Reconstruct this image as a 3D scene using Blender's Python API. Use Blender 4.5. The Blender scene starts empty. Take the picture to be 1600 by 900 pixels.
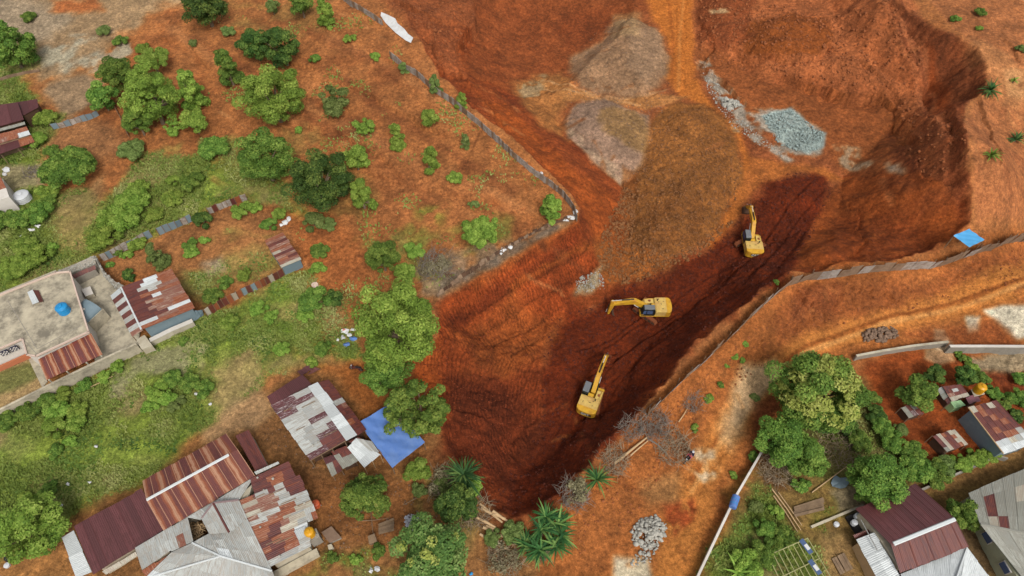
import bpy, bmesh, math, random
import numpy as np
from mathutils import Vector, Matrix

# ------------------------------------------------------------------ camera, sky, sun, exposure
scene = bpy.context.scene
CAM_H = 76.0
PITCH = math.radians(54)
F = 1600 * 24.0 / 36.0
cam_d = bpy.data.cameras.new('camera'); cam_d.lens = 24; cam_d.sensor_width = 36
cam_d.clip_start = 1; cam_d.clip_end = 3000
cam = bpy.data.objects.new('camera', cam_d); scene.collection.objects.link(cam)
cam.location = (0, 0, CAM_H); cam.rotation_euler = (math.pi/2 - PITCH, 0, 0)
scene.camera = cam

SUN_EL, SUN_AZ = math.radians(52), math.radians(160)
world = bpy.data.worlds.new('World'); scene.world = world; world.use_nodes = True
wn = world.node_tree; bg = wn.nodes['Background']
sky = wn.nodes.new('ShaderNodeTexSky'); sky.sky_type = 'NISHITA'; sky.sun_disc = False
sky.sun_elevation = SUN_EL; sky.sun_rotation = SUN_AZ
sky.air_density = 1.0; sky.dust_density = 4.0; sky.ozone_density = 1.0
hs = wn.nodes.new('ShaderNodeHueSaturation'); hs.inputs['Saturation'].default_value = 0.25
wn.links.new(sky.outputs[0], hs.inputs['Color']); wn.links.new(hs.outputs[0], bg.inputs['Color'])
bg.inputs['Strength'].default_value = 0.125
sd = bpy.data.lights.new('sun', 'SUN'); sd.energy = 1.5; sd.angle = math.radians(18); sd.color = (1, .97, .92)
sun = bpy.data.objects.new('sun', sd); scene.collection.objects.link(sun)
sdir = Vector((math.sin(SUN_AZ)*math.cos(SUN_EL), math.cos(SUN_AZ)*math.cos(SUN_EL), math.sin(SUN_EL)))
sun.rotation_euler = sdir.to_track_quat('Z', 'Y').to_euler(); sun.location = (0, 0, 150)
scene.view_settings.view_transform = 'Standard'; scene.view_settings.look = 'None'
scene.view_settings.gamma = 1; scene.view_settings.use_curve_mapping = False
scene.view_settings.exposure = 0.6
scene.cycles.max_bounces = 5; scene.cycles.diffuse_bounces = 3; scene.cycles.transparent_max_bounces = 6

ALB = 0.62          # albedo per apparent (photo) linear brightness
def lin(c):
    c = np.asarray(c, float)/255
    return np.where(c <= .04045, c/12.92, ((c+.055)/1.055)**2.4)
def A(r, g, b, k=ALB):
    l = lin((r, g, b))*k
    return (float(l[0]), float(l[1]), float(l[2]))

# ------------------------------------------------------------------ helpers
C = scene.collection
RNG = random.Random(7)
sP, cP = math.sin(PITCH), math.cos(PITCH)
def ray(px, py):
    u, v = (px-800)/F, (py-450)/F
    return (u, cP - v*sP, -(sP + v*cP))
def at(px, py, z=0.0):
    d = ray(px, py); t = (z-CAM_H)/d[2]
    return Vector((d[0]*t, d[1]*t, z))

def tag(o, label=None, cat=None, group=None, kind=None):
    if label: o['label'] = label
    if cat: o['category'] = cat
    if group: o['group'] = group
    if kind: o['kind'] = kind
    return o
def empty(name, loc, rz=0, label=None, cat=None, group=None):
    o = bpy.data.objects.new(name, None); C.objects.link(o)
    o.location = loc; o.rotation_euler = (0, 0, rz); o.empty_display_size = .3
    return tag(o, label, cat, group)
def copy_tree(o, parent=None):
    c = o.copy(); C.objects.link(c)
    if parent is not None: c.parent = parent
    for ch in list(o.children): copy_tree(ch, c)
    return c

class MB:
    """collects shapes for one mesh"""
    def __init__(s): s.v = []; s.f = []; s.m = []; s.tone = []
    def add(s, vs, fs, m=0, tone=.5):
        b = len(s.v); s.v += [tuple(x) for x in vs]
        for f in fs:
            s.f.append(tuple(b+i for i in f)); s.m.append(m); s.tone.append(tone)
        return s
    def hexa(s, b4, t4, m=0, tone=.5):
        return s.add(list(b4)+list(t4), [(3,2,1,0),(4,5,6,7),(0,1,5,4),(1,2,6,5),(2,3,7,6),(3,0,4,7)], m, tone)
    def box(s, c, size, rz=0, m=0, tone=.5, M=None):
        x, y, z = size[0]/2, size[1]/2, size[2]/2
        R = Matrix.Rotation(rz, 4, 'Z') if M is None else M
        P = [R @ Vector(p) + Vector(c) for p in ((-x,-y,-z),(x,-y,-z),(x,y,-z),(-x,y,-z),(-x,-y,z),(x,-y,z),(x,y,z),(-x,y,z))]
        return s.hexa(P[:4], P[4:], m, tone)
    def tube(s, pts, r, n=6, m=0, tone=.5, cap=True):
        pts = [Vector(p) for p in pts]
        rs = r if isinstance(r, (list, tuple)) else [r]*len(pts)
        vs = []; fs = []
        for i, p in enumerate(pts):
            d = (pts[min(i+1, len(pts)-1)] - pts[max(i-1, 0)]).normalized()
            a = d.cross(Vector((0,0,1)))
            if a.length < .05: a = d.cross(Vector((1,0,0)))
            a.normalize(); b = d.cross(a)
            for k in range(n):
                t = 2*math.pi*k/n
                vs.append(p + (a*math.cos(t)+b*math.sin(t))*rs[i])
        for i in range(len(pts)-1):
            for k in range(n):
                k2 = (k+1) % n
                fs.append((i*n+k, i*n+k2, (i+1)*n+k2, (i+1)*n+k))
        if cap:
            fs.append(tuple(range(n))); fs.append(tuple((len(pts)-1)*n+k for k in reversed(range(n))))
        return s.add(vs, fs, m, tone)
    def lathe(s, prof, c=(0,0,0), n=20, m=0, tone=.5, scale=(1,1)):
        vs = []; fs = []; c = Vector(c)
        for r, z in prof:
            for k in range(n):
                t = 2*math.pi*k/n
                vs.append(c + Vector((r*math.cos(t)*scale[0], r*math.sin(t)*scale[1], z)))
        for i in range(len(prof)-1):
            for k in range(n):
                k2 = (k+1) % n
                fs.append((i*n+k, i*n+k2, (i+1)*n+k2, (i+1)*n+k))
        fs.append(tuple(reversed(range(n)))); fs.append(tuple((len(prof)-1)*n+k for k in range(n)))
        return s.add(vs, fs, m, tone)
    def prism(s, poly, y0, y1, m=0, tone=.5, M=None):
        """poly of (x,z) extruded along y"""
        n = len(poly)
        vs = [Vector((x, y0, z)) for x, z in poly] + [Vector((x, y1, z)) for x, z in poly]
        if M is not None: vs = [M @ v for v in vs]
        fs = [tuple(range(n)), tuple(reversed(range(n, 2*n)))] + [(i, n+i, n+(i+1) % n, (i+1) % n) for i in range(n)]
        return s.add(vs, fs, m, tone)
    def build(s, name, mats, parent=None, smooth=False, bevel=0, origin=None):
        me = bpy.data.meshes.new(name)
        v = s.v
        if origin is not None:
            ox, oy, oz = origin; v = [(a-ox, b-oy, c-oz) for a, b, c in v]
        me.from_pydata(v, [], s.f)
        if not isinstance(mats, (list, tuple)): mats = [mats]
        for m in mats: me.materials.append(m)
        if len(s.f) == len(me.polygons):
            me.polygons.foreach_set('material_index', s.m)
            at_ = me.attributes.new('tone', 'FLOAT', 'FACE'); at_.data.foreach_set('value', s.tone)
        bm = bmesh.new(); bm.from_mesh(me); bmesh.ops.recalc_face_normals(bm, faces=bm.faces); bm.to_mesh(me); bm.free()
        if smooth: me.polygons.foreach_set('use_smooth', [True]*len(me.polygons))
        o = bpy.data.objects.new(name, me); C.objects.link(o)
        if origin is not None: o.location = origin
        if parent is not None: o.parent = parent
        if bevel:
            b = o.modifiers.new('b', 'BEVEL'); b.width = bevel; b.segments = 2; b.limit_method = 'ANGLE'; b.angle_limit = .6
        return o

# ------------------------------------------------------------------ noise
_tab = np.random.RandomState(3).rand(256, 256)
def vnoise(x, y):
    xi = np.floor(x).astype(int); yi = np.floor(y).astype(int)
    fx = x-xi; fy = y-yi; fx = fx*fx*(3-2*fx); fy = fy*fy*(3-2*fy)
    a = _tab[xi & 255, yi & 255]; b = _tab[(xi+1) & 255, yi & 255]
    c = _tab[xi & 255, (yi+1) & 255]; d = _tab[(xi+1) & 255, (yi+1) & 255]
    return (a*(1-fx)+b*fx)*(1-fy)+(c*(1-fx)+d*fx)*fy
def fbm(x, y, sc, octs=4, seed=0):
    x = np.asarray(x)/sc + seed*17.3; y = np.asarray(y)/sc + seed*9.1
    s = 0; a = .5; t = 0
    for i in range(octs):
        s = s + a*vnoise(x, y); t += a; a *= .5
        x, y = x*1.9*.8 - y*1.9*.6 + 3.1, x*1.9*.6 + y*1.9*.8 + 7.7
    return s/t - .5
def sstep(a, b, x):
    t = np.clip((x-a)/(b-a), 0, 1); return t*t*(3-2*t)
# ------------------------------------------------------------------ terrain
def axis(lo, hi, step, far):
    core = np.arange(lo, hi+1e-6, step); out = []; d = step; p = hi
    while p < far: d *= 1.25; p += d; out.append(p)
    o2 = []; d = step; p = lo
    while p > -far: d *= 1.25; p -= d; o2.append(p)
    return np.array(o2[::-1] + list(core) + out)
GX = axis(-112, 112, .19, 900); GY = axis(14, 158, .19, 900)
X, Y = np.meshgrid(GX, GY)      # [iy, ix]

def rbf(pts):
    P = [at(px, py, z) for px, py, z in pts]
    xy = np.array([(p.x, p.y) for p in P]); z = np.array([p.z for p in P])
    c2 = 8.0**2
    K = -np.sqrt(((xy[:, None]-xy[None])**2).sum(-1)+c2)
    n = len(P); M_ = np.zeros((n+1, n+1)); M_[:n, :n] = K - .5*np.eye(n); M_[:n, n] = 1; M_[n, :n] = 1
    w = np.linalg.solve(M_, np.append(z, 0))
    def f(x, y):
        x = np.asarray(x, float); y = np.asarray(y, float); s = np.full(x.shape, w[n])
        for i in range(n): s = s - w[i]*np.sqrt((x-xy[i, 0])**2+(y-xy[i, 1])**2+c2)
        return np.clip(s, -9, 12)
    return f
upperf = rbf([(100,500,0),(0,650,0),(300,600,0),(200,750,0),(0,880,-.3),(450,650,0),(600,650,0),(560,820,0),(700,850,-.2),(400,400,.4),(100,300,.5),
  (0,250,.4),(50,100,2),(200,60,3),(300,150,2.4),(500,200,3),(420,30,4.5),(650,300,2.6),(600,400,1.3),(800,300,2.8),(850,330,2.5),(740,400,1.8),(680,460,1),
  (550,10,6.5),(640,80,6),(740,180,4.6),(650,600,.3),(680,700,.2),(520,500,.4),
  (800,850,0),(900,800,.3),(1000,680,1),(1020,640,1.4),(1100,550,2),(1180,480,2.4),(1250,430,2.6),(1400,405,2.6),(1500,385,3),(1600,355,3.4),
  (1050,700,.2),(1130,610,.2),(1260,500,.4),(1400,450,1.2),(1000,850,0),(1100,720,-.2),(1200,590,-.3),(1300,525,-.4),(1450,490,-.3),(1590,450,0),
  (1100,880,-.2),(1300,880,-1),(1450,850,-1.5),(1590,800,-1.5),(1400,620,-1.2),(1550,640,-1.2),(1300,700,-1),(1200,800,-.6),(1590,530,-.6),
  (1560,310,4.5),(1550,200,6.5),(1590,60,8.5),(1550,100,8.2),(1450,10,8.5),(1540,350,3.6),(700,-80,7),(400,-80,6),(100,-80,5),(1500,-80,10),(1590,-60,10)])
floorf = rbf([(1000,480,-6),(1050,520,-6),(900,640,-6),(870,560,-6),(800,770,-5.4),(860,720,-5.8),(950,620,-6),(1180,400,-5.5),(1240,320,-4.7),(1350,340,-4),
  (1450,350,-2.2),(1000,400,-5),(960,330,-5),(900,250,-4),(830,190,-3.2),(860,120,-2.6),(800,60,-1.5),(760,90,-.6),(1070,120,-2.8),(1060,0,-1.5),(1150,190,-3.6),(1250,240,-4),
  (1350,250,-3.6),(1430,280,-2.6),(1470,300,-2),(1450,200,-.6),(1460,150,0),(1420,60,1.6),(1380,0,2),(1250,80,-1),(1150,60,-1.8),(1000,-80,-.5),(1300,-80,1.5),(700,-60,3),(700,40,2.4),(650,20,4.4)])

def onf(f, px, py):
    z = 0.0
    for _ in range(14):
        p = at(px, py, z); z = float(f(p.x, p.y))
    return at(px, py, z)
# rim of the excavated site: (px, py, slope of the cut leaving the PREVIOUS-to-this segment)
RIM = [(470,-150,.5),(600,-20,.5),(655,60,.45),(680,105,.5),(735,165,.6),(800,218,.6),(862,272,.6),(910,322,.8),(907,348,1.1),(862,372,1.05),(800,404,1.0),(740,438,1.0),
  (692,463,1.0),(683,482,.8),(684,525,.55),(650,560,.5),(645,600,.45),(690,640,.5),(697,700,.5),(728,742,.6),(760,785,.8),(800,808,.9),(845,795,1.1),(880,762,1.2),
  (925,725,1.2),(945,690,1.2),(990,650,1.5),(1035,600,1.5),(1090,530,1.5),(1130,500,1.4),(1200,450,1.2),(1235,426,.9),(1310,415,.8),(1400,402,.8),(1450,391,.9),(1490,372,1.0),
  (1512,350,1.2),(1503,325,1.2),(1510,290,1.1),(1505,250,1.1),(1507,200,1.1),(1512,160,1.2),(1536,135,1.3),(1542,100,1.3),(1525,70,1.2),(1485,52,1.1),(1440,28,1.1),(1400,0,1.0),(1370,-60,1.0),(1350,-150,1.)]
rimw = [onf(upperf, a, b) for a, b, k in RIM]
rimxy = np.array([(p.x, p.y) for p in rimw]); rimk = [k for _, _, k in RIM]

def inside(poly, x, y):
    r = np.zeros(x.shape, bool); n = len(poly)
    for i in range(n):
        x0, y0 = poly[i]; x1, y1 = poly[(i+1) % n]
        if y0 == y1: continue
        c = ((y0 > y) != (y1 > y)) & (x < (x1-x0)*(y-y0)/(y1-y0)+x0)
        r ^= c
    return r
def segdist(p0, p1, x, y):
    dx, dy = p1[0]-p0[0], p1[1]-p0[1]; L2 = dx*dx+dy*dy+1e-9
    t = np.clip(((x-p0[0])*dx+(y-p0[1])*dy)/L2, 0, 1)
    return np.hypot(x-p0[0]-t*dx, y-p0[1]-t*dy), t
def sdf(poly, x, y):
    d = np.full(x.shape, 1e9)
    for i in range(len(poly)):
        dd, _ = segdist(poly[i], poly[(i+1) % len(poly)], x, y); d = np.minimum(d, dd)
    return np.where(inside(poly, x, y), d, -d)

UP = upperf(X, Y); FL = floorf(X, Y)
far = sstep(150, 400, np.hypot(X, Y-75)); UP = UP*(1-far)+3*far
UP += .5*fbm(X, Y, 9, 4, 1) + .16*fbm(X, Y, 1.6, 3, 2)
FL += .7*fbm(X, Y, 7, 4, 3) + .35*fbm(X, Y, 1.5, 3, 4)
ins = inside(rimxy, X, Y)
RS = np.zeros(X.shape); RD = np.full(X.shape, 1e9); RUN = 0.0
# warp the distances so the rim is ragged
wx = X + 1.3*fbm(X, Y, 4, 3, 5) + .5*fbm(X, Y, .9, 2, 15); wy = Y + 1.3*fbm(X, Y, 4, 3, 6) + .5*fbm(X, Y, .9, 2, 16)
insw = inside(rimxy, wx, wy)
KW = np.zeros(X.shape); WW = np.zeros(X.shape)
for i in range(len(rimxy)-1):
    d, t = segdist(rimxy[i], rimxy[i+1], wx, wy); L = np.hypot(*(rimxy[i+1]-rimxy[i]))
    k = rimk[i]*(1-t)+rimk[i+1]*t
    w_ = L/(d+.15)**5; KW += k*w_; WW += w_
    near = d < RD; RD = np.where(near, d, RD); RS = np.where(near, RUN+t*L, RS); RUN += L
SD = (WW/25.0+1e-12)**(-1/5.)          # smoothed distance to the rim
SD = np.minimum(SD, RD*1.15); 
surf = -(KW/WW)*(RD*.45+SD*.55) - 1.0*sstep(0, .7, RD)*sstep(-.3, .1, fbm(X, Y, 6, 3, 19))
CUT = UP + surf
Z0 = np.where(insw, np.maximum(np.minimum(FL, UP), CUT), UP)
onwall = insw & (CUT > FL)
# soften the toe a little where loose soil gathers
Z0 = np.where(insw, np.maximum(Z0, np.log(np.exp(np.clip((CUT-FL)*1.6, -30, 30))+1)/1.6*.0 + Z0), Z0)

class Ground:
    def __init__(s, Z): s.Z = Z
    def z(s, x, y):
        ix = int(np.clip(np.searchsorted(GX, x)-1, 0, len(GX)-2)); iy = int(np.clip(np.searchsorted(GY, y)-1, 0, len(GY)-2))
        fx = (x-GX[ix])/(GX[ix+1]-GX[ix]); fy = (y-GY[iy])/(GY[iy+1]-GY[iy]); Z = s.Z
        return float((Z[iy, ix]*(1-fx)+Z[iy, ix+1]*fx)*(1-fy)+(Z[iy+1, ix]*(1-fx)+Z[iy+1, ix+1]*fx)*fy)
    def hit(s, px, py):
        d = ray(px, py); t0 = (14-CAM_H)/d[2]; t1 = (-10-CAM_H)/d[2]; N = 120; pt = t0
        for i in range(N+1):
            t = t0+(t1-t0)*i/N; x, y, z = d[0]*t, d[1]*t, CAM_H+d[2]*t
            if z < s.z(x, y):
                a, b = pt, t
                for _ in range(12):
                    m = (a+b)/2
                    if CAM_H+d[2]*m < s.z(d[0]*m, d[1]*m): b = m
                    else: a = m
                return Vector((d[0]*b, d[1]*b, s.z(d[0]*b, d[1]*b)))
            pt = t
        return Vector((d[0]*t1, d[1]*t1, s.z(d[0]*t1, d[1]*t1)))
G = Ground(Z0)
def P2W(pts): return np.array([tuple(G.hit(a, b))[:2] for a, b in pts])
def bbox_ix(w, m):
    x0, x1 = np.searchsorted(GX, [w[:, 0].min()-m, w[:, 0].max()+m]); y0, y1 = np.searchsorted(GY, [w[:, 1].min()-m, w[:, 1].max()+m])
    return slice(max(y0-1, 0), y1+1), slice(max(x0-1, 0), x1+1)

# heaps and steps: (pixel outline on the ground, height, side slope, rough amplitude)
def heap(pts, h, k, rough=.3, seed=1, dome=0.0):
    global Z0
    w = P2W(pts); sy, sx = bbox_ix(w, 3); x, y = X[sy, sx], Y[sy, sx]
    xx = x + 1.0*fbm(x, y, 3.5, 3, seed); yy = y + 1.0*fbm(x, y, 3.5, 3, seed+1)
    d = np.maximum(sdf(w, xx, yy), 0)
    H = h*(1-np.exp(-d*k/h)) if h > 0 else h*(1-np.exp(-d*k/-h))
    H = H + np.minimum(d/2, 1)*(rough*fbm(x, y, 1.2, 3, seed+2)+rough*2.2*fbm(x, y, 4.5, 3, seed+3))
    Z0[sy, sx] += H
GREY1 = [(985,25),(1030,45),(1045,90),(1035,135),(1010,150),(960,152),(905,135),(888,110),(895,85),(935,65),(960,35)]
GREY2 = [(915,160),(945,155),(985,172),(1013,180),(1018,215),(1005,260),(990,275),(968,288),(930,255),(890,215),(880,190),(892,170)]
BROWN = [(1060,158),(1100,160),(1130,185),(1150,220),(1162,265),(1155,300),(1130,345),(1095,385),(1040,410),(1000,430),(975,400),(980,350),(975,290),(1005,260),(1015,200),(1025,175)]
heap(GREY1, 1.6, .5, .3, 21); heap(GREY2, 1.3, .5, .26, 25); heap(BROWN, 2.3, .45, .35, 31)
# flat topped tip above the blue-grey stones
TIP = [(1090,75),(1150,95),(1185,120),(1250,130),(1330,145),(1375,150),(1405,155),(1430,200),(1450,250),(1475,290),(1490,240),(1480,180),(1460,120),(1440,60),(1400,20),(1370,-60),(1120,-60),(1085,0)]
heap(TIP, 2.6, 1.0, .3, 41)
heap([(1150,70),(1180,40),(1240,20),(1290,30),(1300,55),(1280,85),(1220,95),(1170,90)], 1.6, .8, .25, 45)
heap([(1190,60),(1250,60),(1330,90),(1370,105),(1400,150),(1330,148),(1250,128),(1190,118),(1160,90)], 1.0, .6, .15, 47)
# bowl scooped out of the mass beside the upper fence
heap([(735,-20),(745,30),(712,75),(716,110),(770,135),(800,150),(880,140),(960,60),(990,20),(980,-40)], -2.2, .9, .3, 51)
heap([(600,20),(700,10),(735,30),(705,75),(712,110),(765,135),(740,150),(690,110),(660,60)], 1.4, .7, .5, 55)
heap([(1280,290),(1330,275),(1400,270),(1440,290),(1500,330),(1490,360),(1400,385),(1300,405),(1260,400),(1290,340)], 1.3, .35, .35, 57)
heap([(1190,290),(1240,270),(1290,275),(1298,300),(1285,330),(1240,345),(1200,325)], 1.2, .4, .25, 59)
heap([(1045,600),(1240,455),(1300,430),(1500,400),(1600,370),(1600,400),(1450,440),(1300,470),(1200,530),(1100,600),(1060,640)], .9, .5, .7, 61)
G.Z = Z0

def lside(w, x, y):
    d = np.full(x.shape, 1e9); sg = np.ones(x.shape); e = np.zeros(x.shape)
    for i in range(len(w)-1):
        dd, t = segdist(w[i], w[i+1], x, y); c = (w[i+1][0]-w[i][0])*(y-w[i][1])-(w[i+1][1]-w[i][1])*(x-w[i][0])
        n_ = dd < d; d = np.where(n_, dd, d); sg = np.where(n_, np.sign(c), sg); e = np.where(n_, (i+t)/(len(w)-1), e)
    return d, sg, np.minimum(e, 1-e)
def ledge(pts, H, W, side=1, seed=1):
    """a bitten edge: a sharp drop on one side that runs out over W metres"""
    w = P2W(pts); sl = bbox_ix(w, W*3+2); x, y = X[sl], Y[sl]
    xx = x+1.4*fbm(x, y, 3.2, 4, seed)+.6*fbm(x, y, .8, 2, seed+1); yy = y+1.4*fbm(x, y, 3.2, 4, seed+2)+.6*fbm(x, y, .8, 2, seed+3)
    d, sg, e = lside(w, xx, yy); low = sg*side > 0
    a = H*sstep(0, .12, e)*(.6+.9*sstep(-.25, .25, fbm(x, y, 3, 3, seed+5)))
    Z0[sl] += np.where(low, -a*np.exp(-d/W), a*.35*np.exp(-d/(W*.6)))
def rut(pts, gauge=2.4, width=.45, depth=.14):
    w = P2W(pts); sl = bbox_ix(w, gauge+1); x, y = X[sl], Y[sl]
    xx = x+.5*fbm(x, y, 4, 2, 8); yy = y+.5*fbm(x, y, 4, 2, 9)
    d, sg, e = lside(w, xx, yy); q_ = np.abs(d-gauge/2)
    Z0[sl] += sstep(0, .06, e)*(-depth*np.exp(-(q_/width)**2)+depth*.5*np.exp(-((q_-width*1.3)/(width*.5))**2))
S0 = [([(1190,122),(1250,124),(1290,140),(1330,150),(1375,148),(1402,165),(1420,200),(1442,232)], 1.5, 2.5, -1), ([(1145,70),(1165,92),(1220,94),(1280,88),(1302,60)], .9, 1.5, -1),
 ([(1340,88),(1370,112),(1398,140),(1410,160)], .7, 1.4, -1), ([(738,0),(745,30),(713,72),(716,108),(765,130),(800,148)], 1.3, 2.2, 1), ([(655,45),(688,95),(684,128)], 1.0, 1.5, 1), ([(690,105),(730,130),(765,165),(790,200)], 1.1, 2, 1),
 ([(1235,445),(1262,470),(1300,475),(1318,452),(1360,450),(1400,470),(1440,455)], .8, 1.6, -1), ([(1395,235),(1430,258),(1445,285),(1490,300)], .9, 1.5, 1), ([(1090,30),(1120,70),(1095,100),(1130,130),(1180,172)], .7, 1.6, -1),
 ([(850,650),(843,600),(858,560),(868,520),(884,486)], .55, 1.3, -1), ([(696,500),(760,470),(830,425),(905,378)], .5, 1.2, -1), ([(720,560),(790,520),(860,470),(925,400)], .45, 1.2, -1), ([(700,640),(745,650),(800,690),(815,740)], .35, 1.2, 1),
 ([(330,35),(400,60),(440,95),(500,110)], .5, 1.5, -1), ([(440,185),(520,205),(600,250),(640,290)], .4, 1.2, -1), ([(480,120),(560,135),(650,190),(720,215)], .45, 1.4, -1), ([(560,260),(650,290),(740,310),(800,320)], .35, 1.2, -1), ([(250,55),(300,75),(330,115)], .6, 1.2, -1),
 ([(900,770),(960,745),(1010,760),(1060,700)], .35, 1.2, -1), ([(1110,600),(1165,540),(1230,505),(1300,500)], .4, 1.3, -1), ([(1400,30),(1432,70),(1452,130),(1458,200)], .8, 1.6, 1), ([(1520,140),(1545,200),(1560,280)], .4, 1.5, -1), ([(1570,60),(1600,100)], .4, 1.5, -1),
 ([(1300,290),(1340,330),(1350,380),(1320,405)], .6, 1.5, 1), ([(1180,300),(1160,345),(1100,390),(1030,430)], .5, 1.5, 1), ([(940,285),(960,330),(950,380),(925,400)], .5, 1.2, 1), ([(1480,160),(1502,220),(1490,280)], .9, 1.3, -1), ([(890,30),(850,80),(880,110)], .5, 1.5, 1), ([(620,0),(680,30),(735,50)], .7, 1.5, -1)]
for i, (p_, h_, w__, s_) in enumerate(S0): ledge(p_, h_, w__, s_, 200+7*i)
rut([(1760,402),(1600,442),(1400,499),(1260,547),(1190,602),(1130,682),(1080,762),(1020,900)], 2.0, .35, .12)
rut([(1065,-60),(1062,60),(1058,135),(1000,165),(880,150),(810,130)], 1.8, .35, .1)
rut([(1290,280),(1240,330),(1190,400),(1140,450),(1060,500),(980,560),(935,620),(900,700)], 2.4, .3, .28); rut([(1020,495),(960,540),(900,560)], 2.4, .3, .26); rut([(1200,330),(1178,390),(1120,440),(1000,520),(880,600)], 2.4, .3, .22); rut([(1400,0),(1420,80),(1445,160),(1448,230)], 2.6, .4, .16)
rut([(870,700),(930,600),(1010,540),(1110,470)], 2.4, .3, .22); rut([(1230,300),(1250,350),(1200,420),(1100,500)], 2.4, .3, .24)
# flat building platforms / yard
def flat(pts, z=None, m=1.0):
    w = P2W(pts); sy, sx = bbox_ix(w, 3); x, y = X[sy, sx], Y[sy, sx]
    if z is None: z = float(np.mean([G.z(a, b) for a, b in w]))
    k = sstep(-m, 0, sdf(w, x, y)); Z0[sy, sx] = Z0[sy, sx]*(1-k)+z*k
    return z
# ------------------------------------------------------------------ soil colours (what the ground itself is made of)
COL = np.zeros(X.shape+(3,)); GREEN = np.zeros(X.shape); CUTM = np.zeros(X.shape); ROUGH = np.full(X.shape, .35)
def fill(rgb, m):
    global COL
    COL = COL*(1-m[..., None]) + np.array(rgb, float)*m[..., None]
def pmask(pts, soft=.6, warp=1.2, sc=3.0, seed=1, world=None):
    w = P2W(pts) if world is None else world
    sl = bbox_ix(w, soft+warp+1); x, y = X[sl], Y[sl]
    d = sdf(w, x, y) + 2*warp*fbm(x, y, sc, 4, seed)
    return sl, sstep(-soft, soft, d)
def paint(pts, rgb, soft=.6, warp=1.2, a=1.0, sc=3.0, seed=1, breakup=0, green=None, rough=None):
    sl, m = pmask(pts, soft, warp, sc, seed)
    x, y = X[sl], Y[sl]
    if breakup: m = m*sstep(-.12, .12, fbm(x, y, breakup, 4, seed+40)+.05)
    m = m*a
    COL[sl] = COL[sl]*(1-m[..., None])+np.array(rgb, float)*m[..., None]
    GREEN[sl] = GREEN[sl]*(1-m) + (0 if green is None else green)*m if (green is not None or a > .7) else GREEN[sl]
    if rough is not None: ROUGH[sl] = ROUGH[sl]*(1-m)+rough*m
def pline(pts, width, rgb, a=.6, soft=.3, warp=.3, seed=1, breakup=0):
    w = P2W(pts); sl = bbox_ix(w, width+1.5); x, y = X[sl], Y[sl]
    d = np.full(x.shape, 1e9)
    for i in range(len(w)-1): d = np.minimum(d, segdist(w[i], w[i+1], x, y)[0])
    d = d + 2*warp*fbm(x, y, 2, 3, seed)
    m = a*sstep(width/2+soft, width/2-soft, d)
    if breakup: m = m*sstep(-.15, .15, fbm(x, y, breakup, 3, seed+3))
    COL[sl] = COL[sl]*(1-m[..., None])+np.array(rgb, float)*m[..., None]

n1 = fbm(X, Y, 14, 5, 11); n2 = fbm(X, Y, 4, 5, 12); n3 = fbm(X, Y, 1.1, 4, 13)
COL[:] = (166, 105, 64)
fill((172, 112, 72), sstep(0, .3, n1)*.6); fill((128, 72, 42), sstep(0, .35, n2)*.5)
# inside of the site
fill((150, 85, 52), insw*1.0); fill((158, 92, 56), insw*sstep(-.05, .25, n2)*.6); fill((120, 62, 34), insw*sstep(0, .25, -n1)*.6)
# fresh cut walls
cutcol = np.array((146, 72, 36.)); 
cm = onwall*sstep(0, .6, RD)
fill((140, 68, 34), cm*.9); CUTM = cm*1.0
fill((112, 50, 27), cm*sstep(-.02, .25, fbm(X, Y, 6, 4, 17))*.6)

# green land on the left -------------------------------------------------
GR = (128, 142, 66)
def grass(pts, a=1.0, soft=1.5, warp=2.5, seed=1, breakup=0, rgb=GR): paint(pts, rgb, soft, warp, a, 4.0, seed, breakup, green=a)
TAN = (160, 138, 108)
paint([(-200,-30),(200,-40),(330,0),(230,20),(200,50),(120,110),(60,120),(-150,110)], TAN, 2, 3, .8, seed=3)
paint([(0,-10),(60,0),(110,30),(80,60),(20,70),(-60,60)], (158,142,118), 2, 2, .7, seed=5)
paint([(80,0),(150,-5),(160,15),(110,25),(85,20)], (165,90,50), 1, 1.5, .8, seed=4)
grass([(-250,95),(60,65),(75,90),(10,130),(-200,150)], .6, seed=6)
paint([(60,80),(110,50),(170,50),(215,80),(180,105),(110,110),(70,105)], (172,165,140), 1.2, 2.5, .85, seed=7, breakup=3)
grass([(-260,130),(30,110),(60,150),(40,165),(-200,200)], .95, seed=8)
paint([(60,140),(110,110),(160,125),(150,165),(110,185),(70,165)], (160,145,120), 1.5, 2, .7, seed=9)
grass([(-300,200),(0,180),(60,170),(100,185),(60,250),(70,300),(130,300),(150,330),(180,300),(230,240),(330,250),(370,280),(450,300),(450,330),(380,305),(250,355),(150,400),(90,430),(0,470),(-300,560)], 1, seed=10)
paint([(80,330),(120,300),(160,270),(165,300),(150,350),(130,400),(100,390),(80,370)], (160,128,92), 1.5, 1.5, .75, seed=12)
paint([(60,240),(110,180),(170,190),(190,230),(150,260),(100,275)], (160,112,78), 1.8, 2, .8, seed=13)
paint([(0,258),(60,250),(70,290),(30,300),(40,320),(0,330)], (168,148,120), 1, 1, .8, seed=14)
grass([(230,240),(330,200),(380,240),(460,280),(470,330),(420,350),(380,305),(250,355),(230,300)], .8, seed=15, breakup=5)
# walled garden
paint([(150,405),(260,365),(370,320),(450,330),(470,400),(420,425),(310,480),(300,470),(240,420),(180,440)], (160,108,70), 1, 1, .9, seed=16)
grass([(300,380),(360,360),(420,380),(440,420),(400,435),(320,478),(300,455),(290,410)], .8, seed=17, rgb=(132,138,74), breakup=6)
grass([(345,390),(400,370),(430,400),(420,425),(360,440),(320,478),(305,450)], .6, seed=18, rgb=(140,136,80))
paint([(315,410),(350,395),(350,420),(325,430)], (160,148,126), .8, 1, .7, seed=19)
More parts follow.
